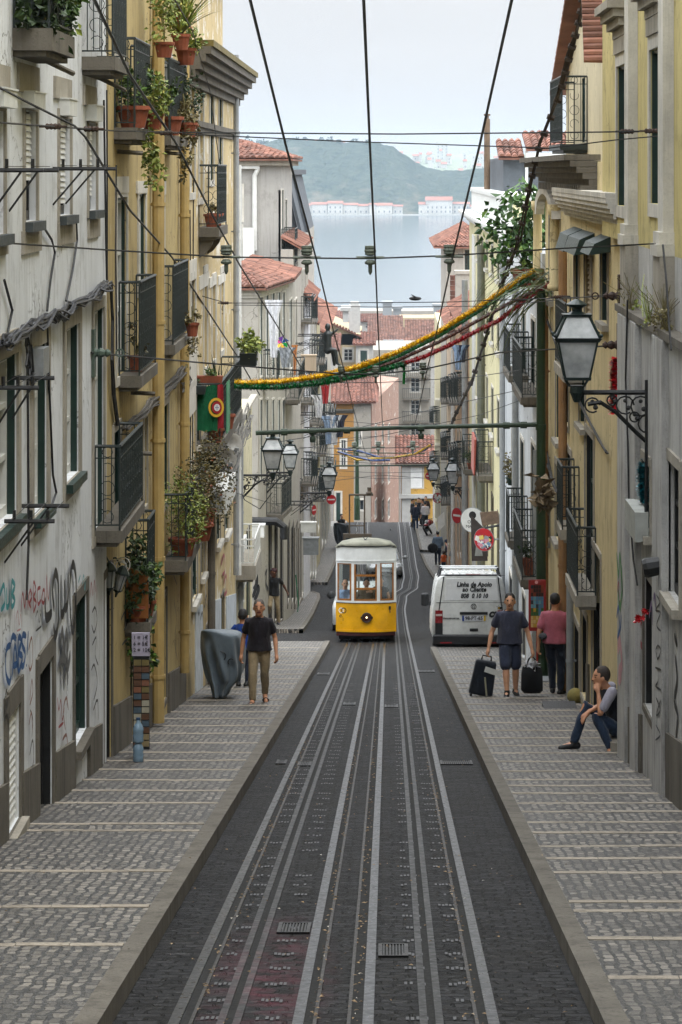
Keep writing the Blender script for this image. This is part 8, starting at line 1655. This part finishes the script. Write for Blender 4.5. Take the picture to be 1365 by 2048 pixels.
# seated man on the doorstep
sd_=34.95; b0=V((2.6,sd_,G(sd_)+.12)); 
J=dict(pelvis=(.20,.06,.25),chest=(.11,.04,.58),neck=(.05,.02,.75),head=(-.03,-.01,.86),shL=(.08,-.16,.70),shR=(.10,.20,.70),elL=(-.05,-.20,.47),haL=(-.07,-.10,.70),elR=(-.02,.16,.50),haR=(-.17,.06,.44),hiL=(.17,-.07,.24),hiR=(.17,.16,.24),knL=(-.10,-.14,.42),anL=(.07,-.24,.06),knR=(-.20,.14,.50),anR=(-.36,.06,.07),toeL=(-.35,-.9,-.1),toeR=(-1,-.25,-.05),curlL=(-.1,.3,.5),palmL=(.1,.6,.3),curlR=(-.2,-.3,-.5),palmR=(0,0,-1),look=(-1,-.25))
person('seated man in dark vest and jeans resting chin on fist by the stone corner',b0,(-.9,-.35),J,SK1,CLOTH('dark_vest_pale_sleeves','#191c24',.25,14,.5),CLOTH('blue_jeans','#1e2c40',.3,12,.8),M('black_shoe','#111113'),HBR,vox=.011,hairk='short',sleeve=.12,build=.92)
mb=MB(); 
for nm in ('L','R'):
    s_,e_=b0+V(J['sh'+nm]),b0+V(J['el'+nm]); mb=MB(); pts=[s_.lerp(e_,u) for u in (-.08,.2,.5,.72)]; blobp=[('t',pts,[.066,.066,.062,.060])]
    o=blob('sleeve',blobp,CLOTH('pale_grey_sleeve','#9c9aa6',.12,14,.5),.014,[x for x in bpy.data.objects if x.get('label','').startswith('seated man')][0],None,2)
mb=MB(); mb.box(2.66,3.1,34.6,35.65,G(35)-.1,G(35)+.27); tag(mb.build('doorstep',STONEG,loc=(2.7,36,G(36))),'stone doorstep under the seated man','step')
# far couple
J=stand(1.74,.04,legs=((-.08,.12,.02),(.08,-.12,.05)),hand={'L':(-.26,.1,.9),'R':(.26,.1,.9)},face=(0,1))
person('man in pale denim shirt with black duffel bag walking away downhill',gl(P(876,0,146).x,146),(0,1),J,SK1,CLOTH('denim_shirt','#5d6d80'),CLOTH('navy_cloth','#23293a'),BLACK,HB,vox=.022,fingers=False,hairk='crop',sleeve=1.6)
mb=MB(); c=P(866,1096,145.6); mb.loft([[c+V((math.cos(w)*r_+o_,-.02,math.sin(w)*r_*1.0-o_*-.9)) for w in (2*PI*k/10 for k in range(10))] for o_,r_ in ((0,.1),(0,.1))]) if False else mb.ball(c,(.27,.16,.25),12,8); tag(mb.build('duffel_bag',CLOTH('black_bag','#111214'),loc=c),'black duffel bag on the back of the man in denim','bag')
J=stand(1.68,.0,hand={'L':(-.05,.25,1.12),'R':(.2,.22,1.1)},face=(-.2,-1))
person('person in navy shirt and black shorts carrying a baby beside man with duffel',gl(P(898,0,144).x,144),(-.2,-1),J,SK1,CLOTH('navy_shirt','#1c2740'),CLOTH('black_shorts','#121214'),BLACK,HB,vox=.022,fingers=False,shorts=True)
c=P(899,1094,143.7); J=dict(pelvis=(0,0,.05),chest=(0,0,.2),neck=(0,0,.3),head=(-.02,0,.39),shL=(-.09,0,.26),shR=(.09,0,.26),elL=(-.12,-.06,.14),elR=(.2,-.05,.2),haL=(-.08,-.1,.08),haR=(.3,-.05,.18),hiL=(-.05,0,.04),hiR=(.05,0,.04),knL=(-.09,-.1,-.05),knR=(.09,-.1,-.05),anL=(-.08,-.08,-.18),anR=(.08,-.08,-.18))
person('baby in pale pink held by person in navy shirt',c-V((0,0,.1)),(0,-1),J,SK2,CLOTH('pale_pink_cloth','#b99ba8'),CLOTH('pale_pink_cloth','#b99ba8'),WHITEP,HB,hs=.75,vox=.02,fingers=False,build=.5,sleeve=1.6)
J=stand(.95,.0,face=(0,1)); person('small child in orange bib low behind the van roof',gl(P(888,0,140).x,140),(0,1),J,SK2,CLOTH('orange_bib','#b5501c'),CLOTH('navy_cloth','#23293a'),BLACK,HBR,hs=.9,vox=.022,fingers=False,build=.6)
J=stand(1.6,.0,face=(0,1)); person('person with brown hair just showing above the van roof',gl(P(910,0,132).x,132),(0,1),J,SK2,CLOTH('grey_cloth','#7d8185'),CLOTH('navy_cloth','#23293a'),BLACK,HBR,vox=.024,fingers=False)
for px,py,d,h,fc,sh_,trs,hr,lab in ((832,1062,176,1.72,(.2,1),'#1b2030','#25364f',HG,'grey haired person in navy coat standing in far street'),(825,1056,179,1.76,(1,-.2),'#15161a','#1b1c20',HB,'person in black leaning near yellow wall in far crowd'),(838,1056,180,1.75,(-.3,-1),'#17181c','#202228',HB,'tall dark dressed person at back of far crowd'),(846,1058,178,1.68,(-1,0),'#5a4a42','#2a2a30',HBR,'person in brown top in far crowd'),(851,1060,176,1.62,(0,1),'#b9b4b8','#2a2d36',HB,'person in white top by red motorcycle'),(852,1055,181,1.7,(0,-1),'#33272a','#222228',HBR,'red haired person behind white top person')):
    J=stand(h,.02,legs=((-.1,.06,0),(.1,-.06,0)),face=fc); person(lab,gl(P(px,0,d).x,d,.0 if px<840 else .12),fc,J,SK2,CLOTH('c_'+sh_[1:],sh_),CLOTH('t_'+trs[1:],trs),BLACK,hr,vox=.026,fingers=False,sleeve=1.5)
J=stand(1.66,.03,hand={'L':(-.25,.1,.85),'R':(.34,.15,.85)},face=(.5,-1)); person('person in black top standing by far covered motorbike',gl(P(683,0,163).x,163),(.5,-1),J,SK2,CLOTH('black_tshirt','#131315'),CLOTH('navy_cloth','#23293a'),BLACK,HB,vox=.026,fingers=False,sleeve=.2)
# people in the tram
fl_=lambda d:tz(1240)+sh(d)+.0
J=stand(1.60,.0,hand={'L':(-.2,.2,.95),'R':(.1,.3,1.15)}); 
person('tram driver in pale blue shirt at the left front window',(tx(690),TD+.75,tz(1264)-.33),(.2,-1),J,SK2,CLOTH('pale_blue_shirt','#8394b0'),CLOTH('navy_cloth','#23293a'),BLACK,HG,vox=.016,fingers=False,hairk='crop',sleeve=1.5)
J=stand(1.62,.0,hand={'L':(-.25,.1,.9),'R':(.05,.35,1.40)},face=(0,-1)); person('passenger in olive jacket standing behind the middle tram window',(tx(733),TD+.85,tz(1264)-.34),(0,-1),J,SK2,CLOTH('olive_jacket','#6b5a40'),CLOTH('navy_cloth','#23293a'),BLACK,HB,vox=.016,fingers=False,build=1.15,sleeve=.7)
J=stand(1.66,.0,hand={'L':(-.2,.2,1.0),'R':(.25,.1,.85)},face=(-.4,-1)); person('passenger in dark top standing at the right tram window',(tx(762),TD+1.3,tz(1264)-.37),(-.4,-1),J,SK2,CLOTH('black_tshirt','#131315'),CLOTH('navy_cloth','#23293a'),BLACK,HBR,vox=.016,fingers=False,sleeve=.1)
